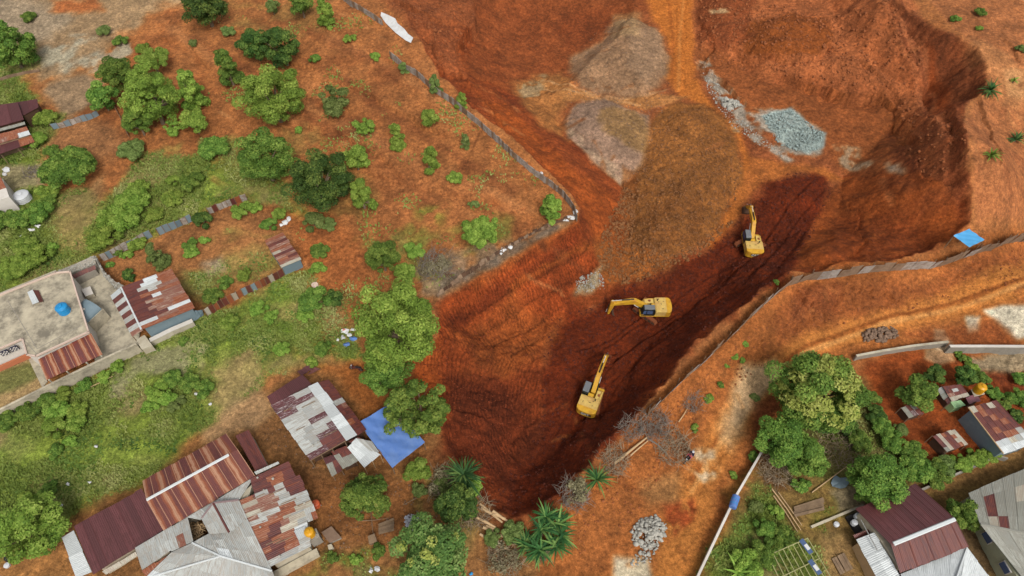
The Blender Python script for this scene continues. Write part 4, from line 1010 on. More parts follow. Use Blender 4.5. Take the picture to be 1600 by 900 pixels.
q, _ = h.roof([(557,685,2.6), (543,699,2.2), (570,731,1.9), (594,710,2.4)], ['WW','WW','WW'], jit=.03); h.roof([(557,685,2.62), (580,689,2.5), (592,706,2.45), (578,705,2.5)], ['GG'], name='side_sheet')
post_row([q[1], q[2], q[3], q[2].lerp(q[3], .5)], MT['palewood'], h.root, .05); h.fix()
# blue tarp canopy
def tarp_canopy(name, px, zs, mat, label, sag=.14, n=40):
    g_ = G.hit(sum(p[0] for p in px)/4, sum(p[1] for p in px)/4).z
    q = [at(a, b, g_+z) for (a, b), z in zip(px, zs)]; c_ = sum(q, Vector())/4; c_.z = g_
    root = empty(name, c_, 0, label, 'tarpaulin'); q = [p-c_ for p in q]; vs = []; top = []
    for i in range(n+1):
        for j in range(n+1):
            u, v = j/n, i/n; p = lerp4(q, u, v)
            z = p.z - sag*math.sin(math.pi*u)*math.sin(math.pi*v)*1.2 + .07*math.sin(9*u+5*v)*math.sin(math.pi*u) + .05*math.sin(14*(u-v)) + .03*abs(math.sin(23*u+9*v+2*math.sin(7*v))) + .025*abs(math.sin(19*v-11*u)) - .12*abs(math.sin(math.pi*v*2))*(u < .06)
            top.append(Vector((p.x, p.y, z)))
    N2 = (n+1)*(n+1); vs = top+[p-Vector((0, 0, .02)) for p in top]; fs = []
    for i in range(n):
        for j in range(n):
            a = i*(n+1)+j; fs.append((a, a+1, a+n+2, a+n+1)); fs.append((N2+a+n+1, N2+a+n+2, N2+a+1, N2+a))
    MB().add(vs, fs).build('tarp_sheet', mat, root, smooth=True)
    for p in q:
        MB().tube([(p.x*.97, p.y*.97, -.4), (p.x*.97, p.y*.97, p.z-.03)], .06, 6).build('pole', MT['wood'], root)
    for a, b in ((0, 1), (1, 2), (2, 3), (3, 0)):
        MB().tube([q[a]*.98-Vector((0, 0, .06)), q[b]*.98-Vector((0, 0, .06))], .045, 6).build('rail', MT['wood'], root)
    return root
tarp_canopy('tarp_canopy', [(560,661), (608,631), (664,691), (613,731)], (2.5, 2.9, 2.4, 2.0), MT['tarp'], 'large blue tarpaulin stretched on poles beside the timber shed')
tarp_canopy('tarp_canopy', [(1490,368), (1514,358), (1538,375), (1515,386)], (2.2, 2.3, 2.2, 2.0), MT['cyan'], 'small light blue tarp shelter by the site fence', .1, 10)

# --- big compound bottom left -----------------------------------------------------------------
h = House('barn', (185, 850), 'long barn with plain dark maroon sheet roof beside the meadow', 'barn')
q, _ = h.roof([(116,822,3.3), (221,764,3.3), (256,828,2.7), (146,897,2.7)], ['DDDDDDDDDD'], jit=.01); wall_under(q, .5, MT['plaster'], h.root, h.g)
h.roof([(97,840,2.3), (115,829,2.9), (144,893,2.4), (120,903,2.0)], ['W','W'], along='u', name='white_lean_to', label='narrow white lean-to sheet')
post_row([at(x, y, h.g+2.1) for x, y in ((98,841), (110,872), (121,901))], MT['wood'], h.root)
h.roof([(160,893,2.2), (211,862,2.2), (214,868,2.0), (166,898,2.0)], ['HHHH'], name='cream_fascia'); h.fix()
h = House('streaked_roof_house', (310, 760), 'house with maroon roof striped by orange rust streaks and a white ridge', 'house')
q1, _ = h.roof([(223,751,3.2), (353,678,3.2), (371,703,4.0), (229,781,4.0)], ['SSSSSSSSSSSS'], name='roof', jit=.008)
q2, _ = h.roof([(229,781,4.0), (371,703,4.0), (398,744,3.1), (256,829,3.1)], ['SSSSSSSSSSSS'], name='roof', jit=.008)
ridge_cap(q1[3]-Vector((0,0,0)), q1[3].lerp(q1[2], .9), SH['W'], h.root, .17)
wall_under([q1[0], q1[1], q2[2], q2[3]], .5, MT['plaster'], h.root, h.g, drop=.3)
q, _ = h.roof([(368,681,2.7), (388,671,2.4), (418,728,2.3), (400,737,2.6)], ['MMM'], name='side_roof', jit=.01); wall_under(q, .2, MT['plaster'], h.root, h.g); h.fix()
h = House('grey_roof_house', (330, 860), 'large house with pale grey sheet roofs around a small open light well', 'house'); 
h.roof([(211,856,2.9), (256,829,3.0), (268,860,3.2), (222,890,2.9)], ['GGG','GGG'], name='west_roof', jit=.02)
h.roof([(256,829,3.0), (293,808,3.0), (302,846,3.3), (268,861,3.2)], ['GGG','GTG'], name='west_roof', jit=.02)
h.roof([(293,808,3.0), (397,745,3.1), (372,783,3.3), (313,812,3.2)], ['GGGGG'], name='gutter_roof', jit=.02)
h.roof([(221,891,2.6), (273,863,2.7), (277,880,2.5), (232,906,2.4)], ['RRRRR'], name='rusty_roof', jit=.02, label='rust orange roof strip')
h.roof([(315,811,3.3), (333,786,4.2), (358,832,4.2), (327,834,3.4)], ['GG','GG'], name='dormer_roof', jit=.01)
q3, _ = h.roof([(333,786,4.2), (373,781,3.4), (386,811,3.4), (358,832,4.2)], ['GG','GG'], name='dormer_roof', jit=.01)
h.roof([(300,848,3.3), (327,833,3.4), (345,870,4.0), (268,863,3.2)], ['GGG','GGG'], name='main_roof', jit=.01)
h.roof([(327,833,3.4), (386,811,3.4), (425,892,3.0), (344,868,4.1)], ['GGGG','GGGG','WGGG'], name='main_roof', jit=.01)
h.roof([(268,863,3.1), (345,869,4.05), (330,960,2.4), (225,905,2.5)], ['GGGG','GGGG','WGGG'], name='main_roof', jit=.01)
h.roof([(345,869,4.05), (425,892,3.0), (440,930,2.8), (330,960,2.4)], ['GGGG','GGWG'], name='main_roof', jit=.01)
ridge_cap(at(333, 786, h.g+4.2), at(358, 832, h.g+4.2), SH['M'], h.root, .12); ridge_cap(at(345, 869, h.g+4.08), at(300, 848, h.g+3.35), SH['W'], h.root, .1); ridge_cap(at(345, 869, h.g+4.08), at(425, 892, h.g+3.05), SH['W'], h.root, .1)
ridge_cap(at(345, 869, h.g+4.08), at(240, 900, h.g+2.6), SH['W'], h.root, .1)
ridge_cap(at(315, 810, h.g+3.3), at(333, 786, h.g+4.2), SH['P'], h.root, .12); ridge_cap(at(333, 786, h.g+4.2), at(373, 781, h.g+3.45), SH['P'], h.root, .12)
for px in ([(211,856), (256,829), (268,861), (222,890)], [(256,829), (286,812), (291,850), (268,861)], [(325,812), (397,750), (384,811), (327,833)], [(268,863), (386,811), (425,892), (240,905)]):
    wall_under([at(x, y, h.g+2.9) for x, y in px], .3, MT['plaster'], h.root, h.g, drop=.2)
# light well floor with heaped firewood
m = MB()
for _ in range(120):
    p = at(RR.uniform(291, 318), RR.uniform(818, 845), h.g+RR.uniform(.6, 1.6)); a_ = RR.uniform(0, 3.14); d = Vector((math.cos(a_), math.sin(a_), RR.uniform(-.1, .1)))*.35
    m.tube([p-d, p+d], .05, 5, 0, RR.random())
m.build('firewood_heap', MT['palewood'], h.root); h.fix()
h = House('patchwork_roof_house', (440, 800), 'house with patchwork of rusty, maroon and cream roof sheets', 'house')
h.roof([(391,748,3.1), (433,724,3.3), (450,721,3.2), (466,752,3.1), ][:3]+[(397,779,3.1)], ['M'], name='corner_sheet') if False else None
qa, _ = h.roof([(391,748,3.2), (450,721,3.0), (468,753,2.95), (401,779,3.2)], ['MMM','MRM','MRM','GMR'], along='u', name='roof', jit=.03)
qb, _ = h.roof([(372,783,3.25), (468,742,3.0), (489,790,2.9), (391,823,3.2)], ['RMGM','HTGM','TTGM','HTGG','TGRG','GTRH'], along='u', name='roof', jit=.03)
h.roof([(474,793,2.9), (489,787,2.9), (497,809,2.85), (481,815,2.85)], ['GG','GR'], name='corner_sheet')
qc, _ = h.roof([(391,823,3.2), (476,787,2.9), (486,853,2.7), (421,886,2.9)], ['RRHG','RMTH','RMHG','MRRW','RMRG','MMRG','GGGG'], along='u', name='roof', jit=.03)
h.roof([(397,737,3.35), (434,721,3.3), (436,724,3.3), (400,741,3.35)], ['G'], name='ridge_sheet')
h.roof([(459,829,3.05), (476,822,3.0), (482,834,3.0), (466,843,3.05)], ['W'], name='skylight', label='square bright white sheet')
weights(qa, 3, h.root, 1); weights(qb, 5, h.root, 2); weights(qc, 4, h.root, 3)
for qq in (qa, qb, qc): wall_under(qq, .35, MT['plaster'], h.root, h.g, drop=.25)
MB().box(at(452, 888, h.g+.3), (6.5, .8, .7), math.radians(30)).build('step', MT['concrete'], h.root); h.fix()
gy = G.hit(487, 845).z
block('stone_plinth', [(478,835), (494,826), (499,838), (484,847)], gy, gy+2.0, MT['stone'], 'grey stone plinth under the yellow tank at the patchwork house', 'plinth')
tank(486, 835, gy+2.12, .52, 1.25, MT['yellow'], 'yellow plastic water tank on a stone plinth beside the patchwork roof')
tank(495, 790, gy, .45, .9, MT['orangeplastic'], 'bright orange plastic drum tank beside the patchwork roof')
block('stone_basin', [(503,832), (518,823), (533,840), (515,848)], gy, gy+.35, MT['stone'], 'square stone basin on the ground near the yellow tank', 'basin', MT['brownstone'])
block('concrete_bucket', [(512,852), (518,850), (521,856), (514,859)], gy, gy+.4, MT['concrete'], 'tiny concrete trough beside the square stone basin', 'trough')

# --- right side buildings -------------------------------------------------------------------------
h = House('maroon_ridge_house', (1420, 830), 'house with dark maroon roof and a broad white ridge beside leafy tree', 'house')
q1, _ = h.roof([(1337,795,3.2), (1430,756,3.0), (1492,811,4.0), (1393,851,4.0)], ['DDDDDDDDDDDD'], jit=.01)
q2, _ = h.roof([(1393,851,4.0), (1492,811,4.0), (1513,854,3.2), (1407,896,3.2)], ['MMMMMMMMMMMM'], jit=.01)
ridge_cap(q1[3].lerp(q1[2], .03), q1[2], SH['W'], h.root, .22)
wall_under([q1[0], q1[1], q2[2], q2[3]], .5, MT['plaster'], h.root, h.g, drop=.3); h.fix()
h = House('white_roof_house', (1440, 890), 'house with bright white sheet roofs in front of the maroon ridge house', 'house')
q, _ = h.roof([(1338,843,2.4), (1366,832,3.0), (1406,898,3.0), (1376,915,2.4)], ['WW','WW','WW','WW','WW'], along='u', name='side_roof'); wall_under(q, .25, MT['palewood'], h.root, h.g)
q, _ = h.roof([(1407,897,3.1), (1511,855,3.1), (1500,910,3.9), (1430,935,3.9)], ['WWWW'], name='roof'); q, _ = h.roof([(1511,855,3.1), (1560,920,2.9), (1540,960,3.0), (1497,912,3.9)], ['WWW'], name='roof')
ridge_cap(at(1511, 856, h.g+3.15), at(1494, 905, h.g+3.95), SH['W'], h.root, .12)
wall_under([at(x, y, h.g+3) for x, y in ((1410,900), (1509,860), (1550,915), (1440,945))], .2, MT['plaster'], h.root, h.g)
MB().tube([at(1345, 812, h.g+3.4), at(1371, 860, h.g+3.2)], .06, 6).build('drain_pipe', MT['metal'], h.root)
h.roof([(1333,836,2.3), (1361,826,2.4), (1365,832,2.2), (1337,842,2.1)], ['MM'], name='maroon_strip'); h.fix()
h = House('grey_green_house', (1575, 850), 'house with dull grey roof and pale green wall with blue windows', 'house')
q1, _ = h.roof([(1514,770,3.1), (1700,690,3.1), (1700,852,4.3), (1532,819,4.0)], ['gggggHggggR','gMggHHggMRg','gMggggggggg','gHMgggggggg'], name='roof', jit=.015)
q2, _ = h.roof([(1533,820,4.0), (1700,853,4.3), (1760,1010,3.2), (1605,912,3.1)], ['gggggggg','gggggggg','gggggggg'], name='roof', jit=.015)
ridge_cap(q1[3], q1[2], SH['g'], h.root, .15)
wb = [at(x, y, h.g+3.0) for x, y in ((1524,788), (1533,824), (1700,800), (1650,720))]
wall_under([at(1517, 774, h.g+3), at(1690, 700, h.g+3), at(1740, 985, h.g+3), at(1598, 912, h.g+3)], 0, MT['green'], h.root, h.g, drop=.15)
a, b = at(1517, 774, h.g+3), at(1598, 912, h.g+3); d = b-a; L = d.length; d.normalize(); nn = Vector((d.y, -d.x, 0)); nn = -nn if nn.x > 0 else nn
for t in (.46, .80):
    c_ = a+d*(L*t); c_.z = h.g+1.9
    f_ = MB().box(c_+nn*.02, (1.25, .2, 1.1), math.atan2(d.y, d.x)).build('window', MT['white'], h.root); MB().box(c_+nn*.1, (1.1, .12, .95), math.atan2(d.y, d.x)).build('pane', MT['glass'], f_)
h.fix()
h = House('rusty_shed', (1560, 680), 'shed with rust brown roof, white sheets and bluish side wall on red yard', 'shed')
q, _ = h.roof([(1513,637,3.0), (1557,626,3.0), (1618,692,2.7), (1568,709,2.7)], ['HRMHM','MRMMM','MMRMM','MMMRM','MRMMM','MMRRG','WWHGW','WWWWW'], jit=.03); wall_under(q, .25, SH['B'], h.root, h.g, drop=.05)
ridge_cap(q[0], q[3], MT['palewood'], h.root, .06, 'barge_board'); h.fix()
h = House('cook_hut', (1492, 620), 'small hut with rust and cream roof beside the yellow tank', 'hut')
q, _ = h.roof([(1473,604,2.4), (1501,600,2.4), (1514,618,2.2), (1487,627,2.2)], ['MMM','MGM','TMM','HHH'], jit=.03); wall_under(q, .2, MT['darkwood'], h.root, h.g)
h.roof([(1464,608,1.8), (1472,604,2.2), (1487,626,2.1), (1481,633,1.7)], ['G','g','M'], along='u', name='lean_to_roof'); post_row([at(x, y, h.g+1.7) for x, y in ((1465,608), (1481,632))], MT['wood'], h.root, .05); h.fix()
h = House('green_roof_coop', (1497, 634), 'small coop with a pale green roof in front of the cook hut', 'coop')
q, _ = h.roof([(1485,628,1.6), (1500,625,1.6), (1508,633,1.4), (1492,638,1.4)], ['EE'], jit=0); wall_under(q, .08, SH['E'], h.root, h.g); h.fix()
h = House('wash_hut', (1520, 624), 'low hut with a pinkish maroon roof under the yellow tank', 'hut')
q, _ = h.roof([(1509,621,1.6), (1527,616,1.6), (1532,626,1.4), (1514,631,1.4)], ['LLL'], jit=.01); wall_under(q, .15, MT['darkwood'], h.root, h.g); h.fix()
gy = G.hit(1527, 618).z
block('tank_plinth', [(1517,609), (1533,606), (1538,616), (1522,620)], gy, gy+1.6, MT['darkwood'], 'square plinth carrying the yellow tank behind the huts', 'plinth', MT['concrete'])
tank(1527, 611, gy+1.7, .58, 1.4, MT['yellow'], 'bright yellow water tank on a square plinth by the rusty shed')
h = House('striped_hut', (1485, 692), 'open hut with cream and rust striped roof alone on the red yard', 'hut')
q, _ = h.roof([(1457,681,1.9), (1491,671,1.9), (1512,694,1.7), (1480,706,1.7)], ['MHRMHH','MHMMRH','MHMMHH','gHMMRH'], jit=.02); wall_under(q, .25, MT['darkwood'], h.root, h.g, drop=.5); post_row(q, MT['wood'], h.root, .05); h.fix()
h = House('grey_hut', (1424, 645), 'little hut with a dark grey rusty roof under the small tree', 'hut')
q, _ = h.roof([(1408,637,1.5), (1426,631,1.5), (1443,646,1.3), (1420,653,1.3)], ['gMg','gPM'], jit=.03); wall_under(q, .15, MT['darkwood'], h.root, h.g); post_row(q, MT['wood'], h.root, .05); h.fix()
# walls on the right
seg_wall('plaster_wall', [(1085,912), (1120,838), (1150,775), (1192,703)], 1.3, .2, MT['plaster'], None, MT['white'], 'long cream plastered wall running beside the dirt road', 'wall')
seg_wall('plaster_wall', [(1338,556), (1380,548), (1430,540), (1482,534)], 1.1, .25, MT['stone'], None, MT['plaster'], 'low plastered wall between the dirt road and the red yard', 'wall')
seg_wall('retaining_wall', [(1484,541), (1540,541), (1600,543), (1700,546)], 1.5, .3, MT['stone'], None, MT['white'], 'thick stone retaining wall with white coping beside pale sand', 'wall')
seg_wall('yard_wall', [(1440,765), (1500,738), (1560,712), (1575,716)], .8, .2, MT['stone'], None, None, 'low mossy wall below the hedge at the earth terrace', 'wall')
seg_wall('yard_kerb', [(1268,823), (1318,802), (1350,789)], .35, .25, MT['concrete'], None, None, 'low concrete kerb across the yard left of the maroon house', 'kerb')
# ------------------------------------------------------------------ excavators
EXY = paintm('machine_yellow', (232, 178, 48), .55, .1, 1.6, dirt=(184, 118, 56), dirt_amt=.6)
EXC = paintm('machine_pale_yellow', (232, 196, 108), .6, .1, 1.6, dirt=(190, 130, 84), dirt_amt=.6)
EXD = paintm('machine_dusty_orange', (150, 84, 50), .9, .15, 2)
EXG = paintm('cab_roof_grey', (122, 124, 126), .6, .08, 2)
EXK = paintm('cab_black', (36, 42, 42), .35, .05, 2)
CHROME = paintm('cylinder_rod', (222, 220, 216), .3, .04, 2)
TXTW = paintm('logo_white', (236, 236, 232), .6, .02, 2); TXTK = paintm('logo_black', (34, 32, 30), .6, .02, 2)
def beam(profile, w, y=0, M=None, mat=None, name='', parent=None, bevel=.03):
    return MB().prism(profile, y-w/2, y+w/2, M=M).build(name, mat, parent, bevel=bevel)
def text_mesh(txt, size, mat, parent, M, depth=.01, name='logo_letters'):
    cu = bpy.data.curves.new(name, 'FONT'); cu.body = txt; cu.size = size; cu.align_x = 'CENTER'; cu.align_y = 'CENTER'; cu.extrude = depth; cu.offset = .012
    o = bpy.data.objects.new(name, cu); C.objects.link(o)
    me = bpy.data.meshes.new_from_object(o.evaluated_get(bpy.context.evaluated_depsgraph_get())); C.objects.unlink(o); bpy.data.objects.remove(o)
    me.materials.clear(); me.materials.append(mat)
    r = bpy.data.objects.new(name, me); C.objects.link(r); r.parent = parent; r.matrix_local = M; return r
def rot2(pts, a, ox=0, oz=0):
    c, s = math.cos(a), math.sin(a); return [(ox+x*c-z*s, oz+x*s+z*c) for x, z in pts]
def excavator(px, py, heading, track_rot, label, boom_a=.18, stick_a=-1.45, bucket_a=-2.2, dirty=0, fwd=0):
    p = G.hit(px, py)
    root = empty('excavator', p, heading, label, 'excavator', 'yellow excavators digging in the red pit')
    # undercarriage (rotated against the house)
    Mt = Matrix.Rotation(track_rot, 4, 'Z')
    for sgn in (-1, 1):
        prof = []
        for i in range(9): t = math.pi/2+math.pi*i/8; prof.append((-1.75+.45*math.cos(t), .45+.42*math.sin(t)))
        for i in range(9): t = -math.pi/2+math.pi*i/8; prof.append((1.75+.45*math.cos(t), .45+.42*math.sin(t)))
        tr = MB().prism(prof, sgn*1.2-.3, sgn*1.2+.3, M=Mt).build('track', EXD, root)
        m = MB()
        for k in range(22):
            x = -2.0+k*.19; 
            for zz in (.9, 0.02): m.box(Mt @ Vector((x, sgn*1.2, zz)), (.1, .62, .06), track_rot, 0, .3)
        m.build('shoe', EXD, tr)
        m = MB()
        for x in (-1.75, -1.1, -.4, .3, 1.0, 1.75): m.prism([(x+.3*math.cos(t*.7854), .45+.3*math.sin(t*.7854)) for t in range(8)], sgn*1.2-.33, sgn*1.2+.33, M=Mt)
        m.build('roller', MT['darkwood'], tr)
    MB().box((0, 0, .62), (2.2, 2.0, .4), track_rot).build('undercarriage', EXD, root)
    MB().lathe([(.75, .8), (.75, 1.05)], n=20).build('slew_ring', EXK, root)
    # upper structure: x forward, y left
    MB().prism([(-2.3, 1.05), (1.75, 1.05), (1.75, 1.25), (-2.3, 1.25)], -1.4, 1.4).build('deck', EXY, root, bevel=.03)
    MB().prism([(-2.3, 1.25), (-.55, 1.25), (-.55, 2.2), (-.75, 2.32), (-2.3, 2.36)], -1.38, 1.38).build('engine_hood', EXC, root, bevel=.06)
    # counterweight with rounded back
    prof = [(-2.15, -1.42), (-2.15, 1.42), (-2.75, 1.38), (-3.0, 1.1), (-3.12, .5), (-3.14, 0), (-3.12, -.5), (-3.0, -1.1), (-2.75, -1.38)]
    n = len(prof); m = MB(); m.add([(x, y, 1.0) for x, y in prof]+[(x, y, 2.3) for x, y in prof], [tuple(reversed(range(n))), tuple(range(n, 2*n))]+[(i, (i+1) % n, n+(i+1) % n, n+i) for i in range(n)])
    cw = m.build('counterweight', EXY, root, bevel=.07)
    lp = MB().box((-3.16, -.12, 1.72), (.03, 1.5, .5)).build('logo_plate', TXTK if not dirty else EXK, cw)
    Mx = Matrix.Translation((-3.19, .0, 1.73)) @ Matrix(((0, 0, -1, 0), (-1, 0, 0, 0), (0, 1, 0, 0), (0, 0, 0, 1)))
    t_ = text_mesh('CAT', .6, TXTW, cw, Mx)
    MB().add([(-3.215, -.16, 1.62), (-3.215, .08, 1.62), (-3.215, -.04, 1.76)], [(0, 1, 2)]).build('logo_triangle', EXY, cw)
    m = MB()      # hood details
    for x, y, sx, sy in ((-1.7, .8, .3, .07), (-1.5, -.1, .06, .3), (-1.2, -.55, .06, .2), (-1.9, -.6, .16, .05)): m.box((x, y, 2.375), (sx, sy, .05))
    m.build('hood_vents', EXK, root)
    MB().tube([(-1.0, -.75, 2.3), (-1.0, -.75, 2.75), (-1.12, -.75, 2.82)], .08, 8).build('exhaust', EXK, root)
    MB().box((-.3, .1, 1.75), (.5, .8, 1.0)).build('swing_housing', EXY, root, bevel=.04)
    MB().prism([(-.5, 1.25), (1.2, 1.25), (1.2, 1.5), (.9, 1.95), (-.5, 2.0)], -1.38, -.55).build('fuel_box', EXC, root, bevel=.05)
    MB().box((.15, -.95, 2.02), (.35, .3, .1)).build('fuel_cap', EXD, root)
    # cab on the left
    cab = MB().prism([(-.45, 1.2), (1.55, 1.2), (1.62, 1.7), (1.35, 2.75), (1.2, 2.85), (-.3, 2.85), (-.45, 2.7)], .45, 1.38).build('cab', EXK, root, bevel=.05)
    MB().prism([(-.4, 2.86), (1.25, 2.86), (1.2, 2.95), (-.3, 2.97)], .48, 1.35).build('cab_roof', EXG, cab, bevel=.03)
    MB().prism([(-.1, 1.75), (.75, 1.75), (.75, 2.6), (-.1, 2.6)], 1.385, 1.40).build('window', MT['glass'], cab)
    MB().prism([(.9, 1.75), (1.42, 1.75), (1.25, 2.6), (.9, 2.6)], 1.385, 1.40).build('window', MT['glass'], cab)
    m = MB(); m.tube([(1.7, .9, 1.3), (1.7, .9, 1.75), (1.7, 1.5, 1.75), (1.2, 1.5, 1.75)], .03, 5); m.build('handrail', EXY, root)
    MB().tube([(1.0, -1.2, 1.3), (1.0, -1.2, 2.0), (.2, -1.2, 2.25), (-.5, -1.2, 2.25)], .03, 5).build('handrail', EXY, root)
    # boom
    bp = [(-.2, -.2), (.25, -.32), (2.4, .75), (5.45, -.12), (5.6, .05), (5.5, .28), (3.0, 1.55), (2.2, 1.6), (-.15, .3)]
    bx, bz = .55, 1.65
    boom = MB().prism(rot2(bp, boom_a, bx, bz), -.34, .28).build('boom', EXY, root, bevel=.04)
    tip = rot2([(5.45, .1)], boom_a, bx, bz)[0]
    sp = [(-.75, .12), (-.5, .42), (.3, .36), (2.75, .16), (2.85, -.1), (.2, -.3), (-.2, -.25)]
    stick = MB().prism(rot2(sp, stick_a, *tip), -.27, .21).build('stick', EXY, root, bevel=.03)
    st = rot2([(2.75, 0)], stick_a, *tip)[0]
    bk = [(0, .05), (.28, .3), (.95, .42), (1.3, .1), (1.25, -.5), (.75, -.85), (.15, -.7), (.7, -.5), (.95, -.3), (.95, .05), (.6, .15)]
    R_ = rot2(bk, bucket_a, *st)
    bucket = MB().prism(R_, -.62, .56).build('bucket', EXD if dirty == 2 else MT['darkwood'], root, bevel=.02)
    m = MB()
    e = rot2([(.15, -.7), (-.1, -.72)], bucket_a, *st)
    for k in range(5): y = -.52+k*.25; m.tube([(e[0][0], y, e[0][1]), (e[1][0], y, e[1][1])], [.07, .03], 5)
    m.build('tooth', EXK, bucket)
    # cylinders
    def cyl(a, b, y, r, nm='boom_cylinder'):
        a = Vector((a[0], y, a[1])); b = Vector((b[0], y, b[1])); mid = a.lerp(b, .55)
        o = MB().tube([a, mid], r, 10).build(nm, EXK, root); MB().tube([mid, b], r*.55, 8).build('piston_rod', CHROME, o)
    k1 = rot2([(2.3, .75)], boom_a, bx, bz)[0]
    for y in (-.42, .36): cyl((1.15, 1.25), k1, y, .1)
    cyl(rot2([(2.5, 1.72)], boom_a, bx, bz)[0], rot2([(-.65, .35)], stick_a, *tip)[0], -.03, .1, 'stick_cylinder')
    cyl(rot2([(.2, .5)], stick_a, *tip)[0], rot2([(2.4, .45)], stick_a, *tip)[0], -.03, .08, 'bucket_cylinder')
    root.scale = (.93, .93, .93)
    return root
# headings: 0 = boom to +X (right), pi/2 = away from the camera
excavator(1171, 386, math.pi/2-.07, -1.0, 'yellow excavator farthest up the pit with its boom pointing away', .3, -.75, -2.6)
excavator(1014, 489, math.pi-.02, -.75, 'yellow excavator side on in mid pit digging to the left', .12, -1.42, -2.4)
excavator(923, 626, math.radians(68), .12, 'dusty yellow excavator lowest in the pit with raised bucket', .2, -.9, -1.3, 2)
# ------------------------------------------------------------------ plants
def leafm(name, c1, c2, c3, trans=.25):
    m, nt, bs = nmat(name); t = attr(nt, 'tone').outputs['Fac']; oi = nt.nodes.new('ShaderNodeObjectInfo')
    c = ramp(nt, t, [(0, A(*c1)), (.55, A(*c2)), (1, A(*c3))])
    h = N(nt, 'ShaderNodeHueSaturation'); nt.links.new(c, h.inputs['Color'])
    nt.links.new(mathn(nt, 'ADD', .81, mathn(nt, 'MULTIPLY', oi.outputs['Random'], .36)), h.inputs['Value']); h.inputs['Saturation'].default_value = .96
    nt.links.new(mathn(nt, 'ADD', .485, mathn(nt, 'MULTIPLY', oi.outputs['Random'], .025)), h.inputs['Hue'])
    nt.links.new(h.outputs[0], bs.inputs['Base Color']); bs.inputs['Roughness'].default_value = .7; bs.inputs['Specular IOR Level'].default_value = .2
    tr = nt.nodes.new('ShaderNodeBsdfTranslucent'); nt.links.new(h.outputs[0], tr.inputs['Color'])
    ms = nt.nodes.new('ShaderNodeMixShader'); ms.inputs[0].default_value = trans
    nt.links.new(bs.outputs[0], ms.inputs[1]); nt.links.new(tr.outputs[0], ms.inputs[2]); nt.links.new(ms.outputs[0], nt.nodes['Material Output'].inputs[0])
    return m
LF = dict(
 acacia=leafm('acacia_leaf', (86, 116, 36), (134, 166, 54), (184, 206, 86)),
 mango=leafm('mango_leaf', (42, 74, 28), (76, 110, 40), (136, 160, 66)),
 mid=leafm('tree_leaf', (62, 96, 32), (106, 144, 48), (164, 190, 78)),
 lime=leafm('bright_leaf', (80, 120, 36), (132, 170, 54), (178, 204, 88)),
 teak=leafm('teak_leaf', (70, 104, 46), (108, 144, 62), (158, 176, 96)),
 flower=leafm('pale_blossom', (150, 164, 62), (176, 184, 80), (204, 206, 110)),
 olive=leafm('olive_leaf', (84, 106, 48), (120, 142, 66), (158, 176, 96)),
 bush=leafm('bush_leaf', (70, 104, 38), (112, 146, 52), (158, 180, 80)),
 dry=leafm('dry_leaf', (120, 110, 76), (154, 146, 104), (186, 176, 136), .1),
 palm=leafm('strap_leaf', (44, 90, 44), (70, 122, 56), (136, 172, 84)),
 grass=leafm('grass_blade', (112, 134, 48), (146, 160, 70), (186, 186, 112)),
)
def leaves_mesh(name, centers, radii, count, leaf, rng, flat=1.0, droop=.3, aspect=1.7, inner=.25, tonef=None):
    """leaf-sized quads on the shells of clumps"""
    cn = np.array(centers); rd = np.array(radii); pr = rd**2/np.sum(rd**2)
    idx = rng.choice(len(cn), count, p=pr)
    d = rng.normal(size=(count, 3)); d[:, 2] = np.where(rng.rand(count) < .68, np.abs(d[:, 2]), d[:, 2]); d /= np.linalg.norm(d, axis=1)[:, None]
    rr = rd[idx]*(1-inner*rng.rand(count)**1.3+.12*rng.normal(size=count)*.5)
    P = cn[idx]+d*rr[:, None]*np.array([1, 1, flat])
    n_ = d+rng.normal(size=(count, 3))*.55+np.array([0, 0, .35]); n_ /= np.linalg.norm(n_, axis=1)[:, None]
    a = np.cross(n_, rng.normal(size=(count, 3))); a /= np.linalg.norm(a, axis=1)[:, None]; b = np.cross(n_, a)
    L = leaf*rng.uniform(.6, 1.35, count)[:, None]
    a = a*L*aspect/2; b = b*L/2; a[:, 2] -= droop*L[:, 0]*.5
    V = np.stack([P-a, P-b*.9+a*.1, P+a, P+b*.9+a*.1], 1).reshape(-1, 3)
    F_ = np.arange(count*4).reshape(-1, 4)
    me = bpy.data.meshes.new(name); me.vertices.add(count*4); me.vertices.foreach_set('co', V.astype(np.float32).ravel())
    me.loops.add(count*4); me.loops.foreach_set('vertex_index', F_.ravel().astype(np.int32)); me.polygons.add(count); me.polygons.foreach_set('loop_start', np.arange(0, count*4, 4, dtype=np.int32)); me.update(calc_edges=True)
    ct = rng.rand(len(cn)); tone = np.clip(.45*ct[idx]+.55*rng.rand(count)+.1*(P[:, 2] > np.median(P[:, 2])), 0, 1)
    at_ = me.attributes.new('tone', 'FLOAT', 'FACE'); at_.data.foreach_set('value', tone.astype(np.float32))
    me.materials.append(None); return me
PROTO = {}
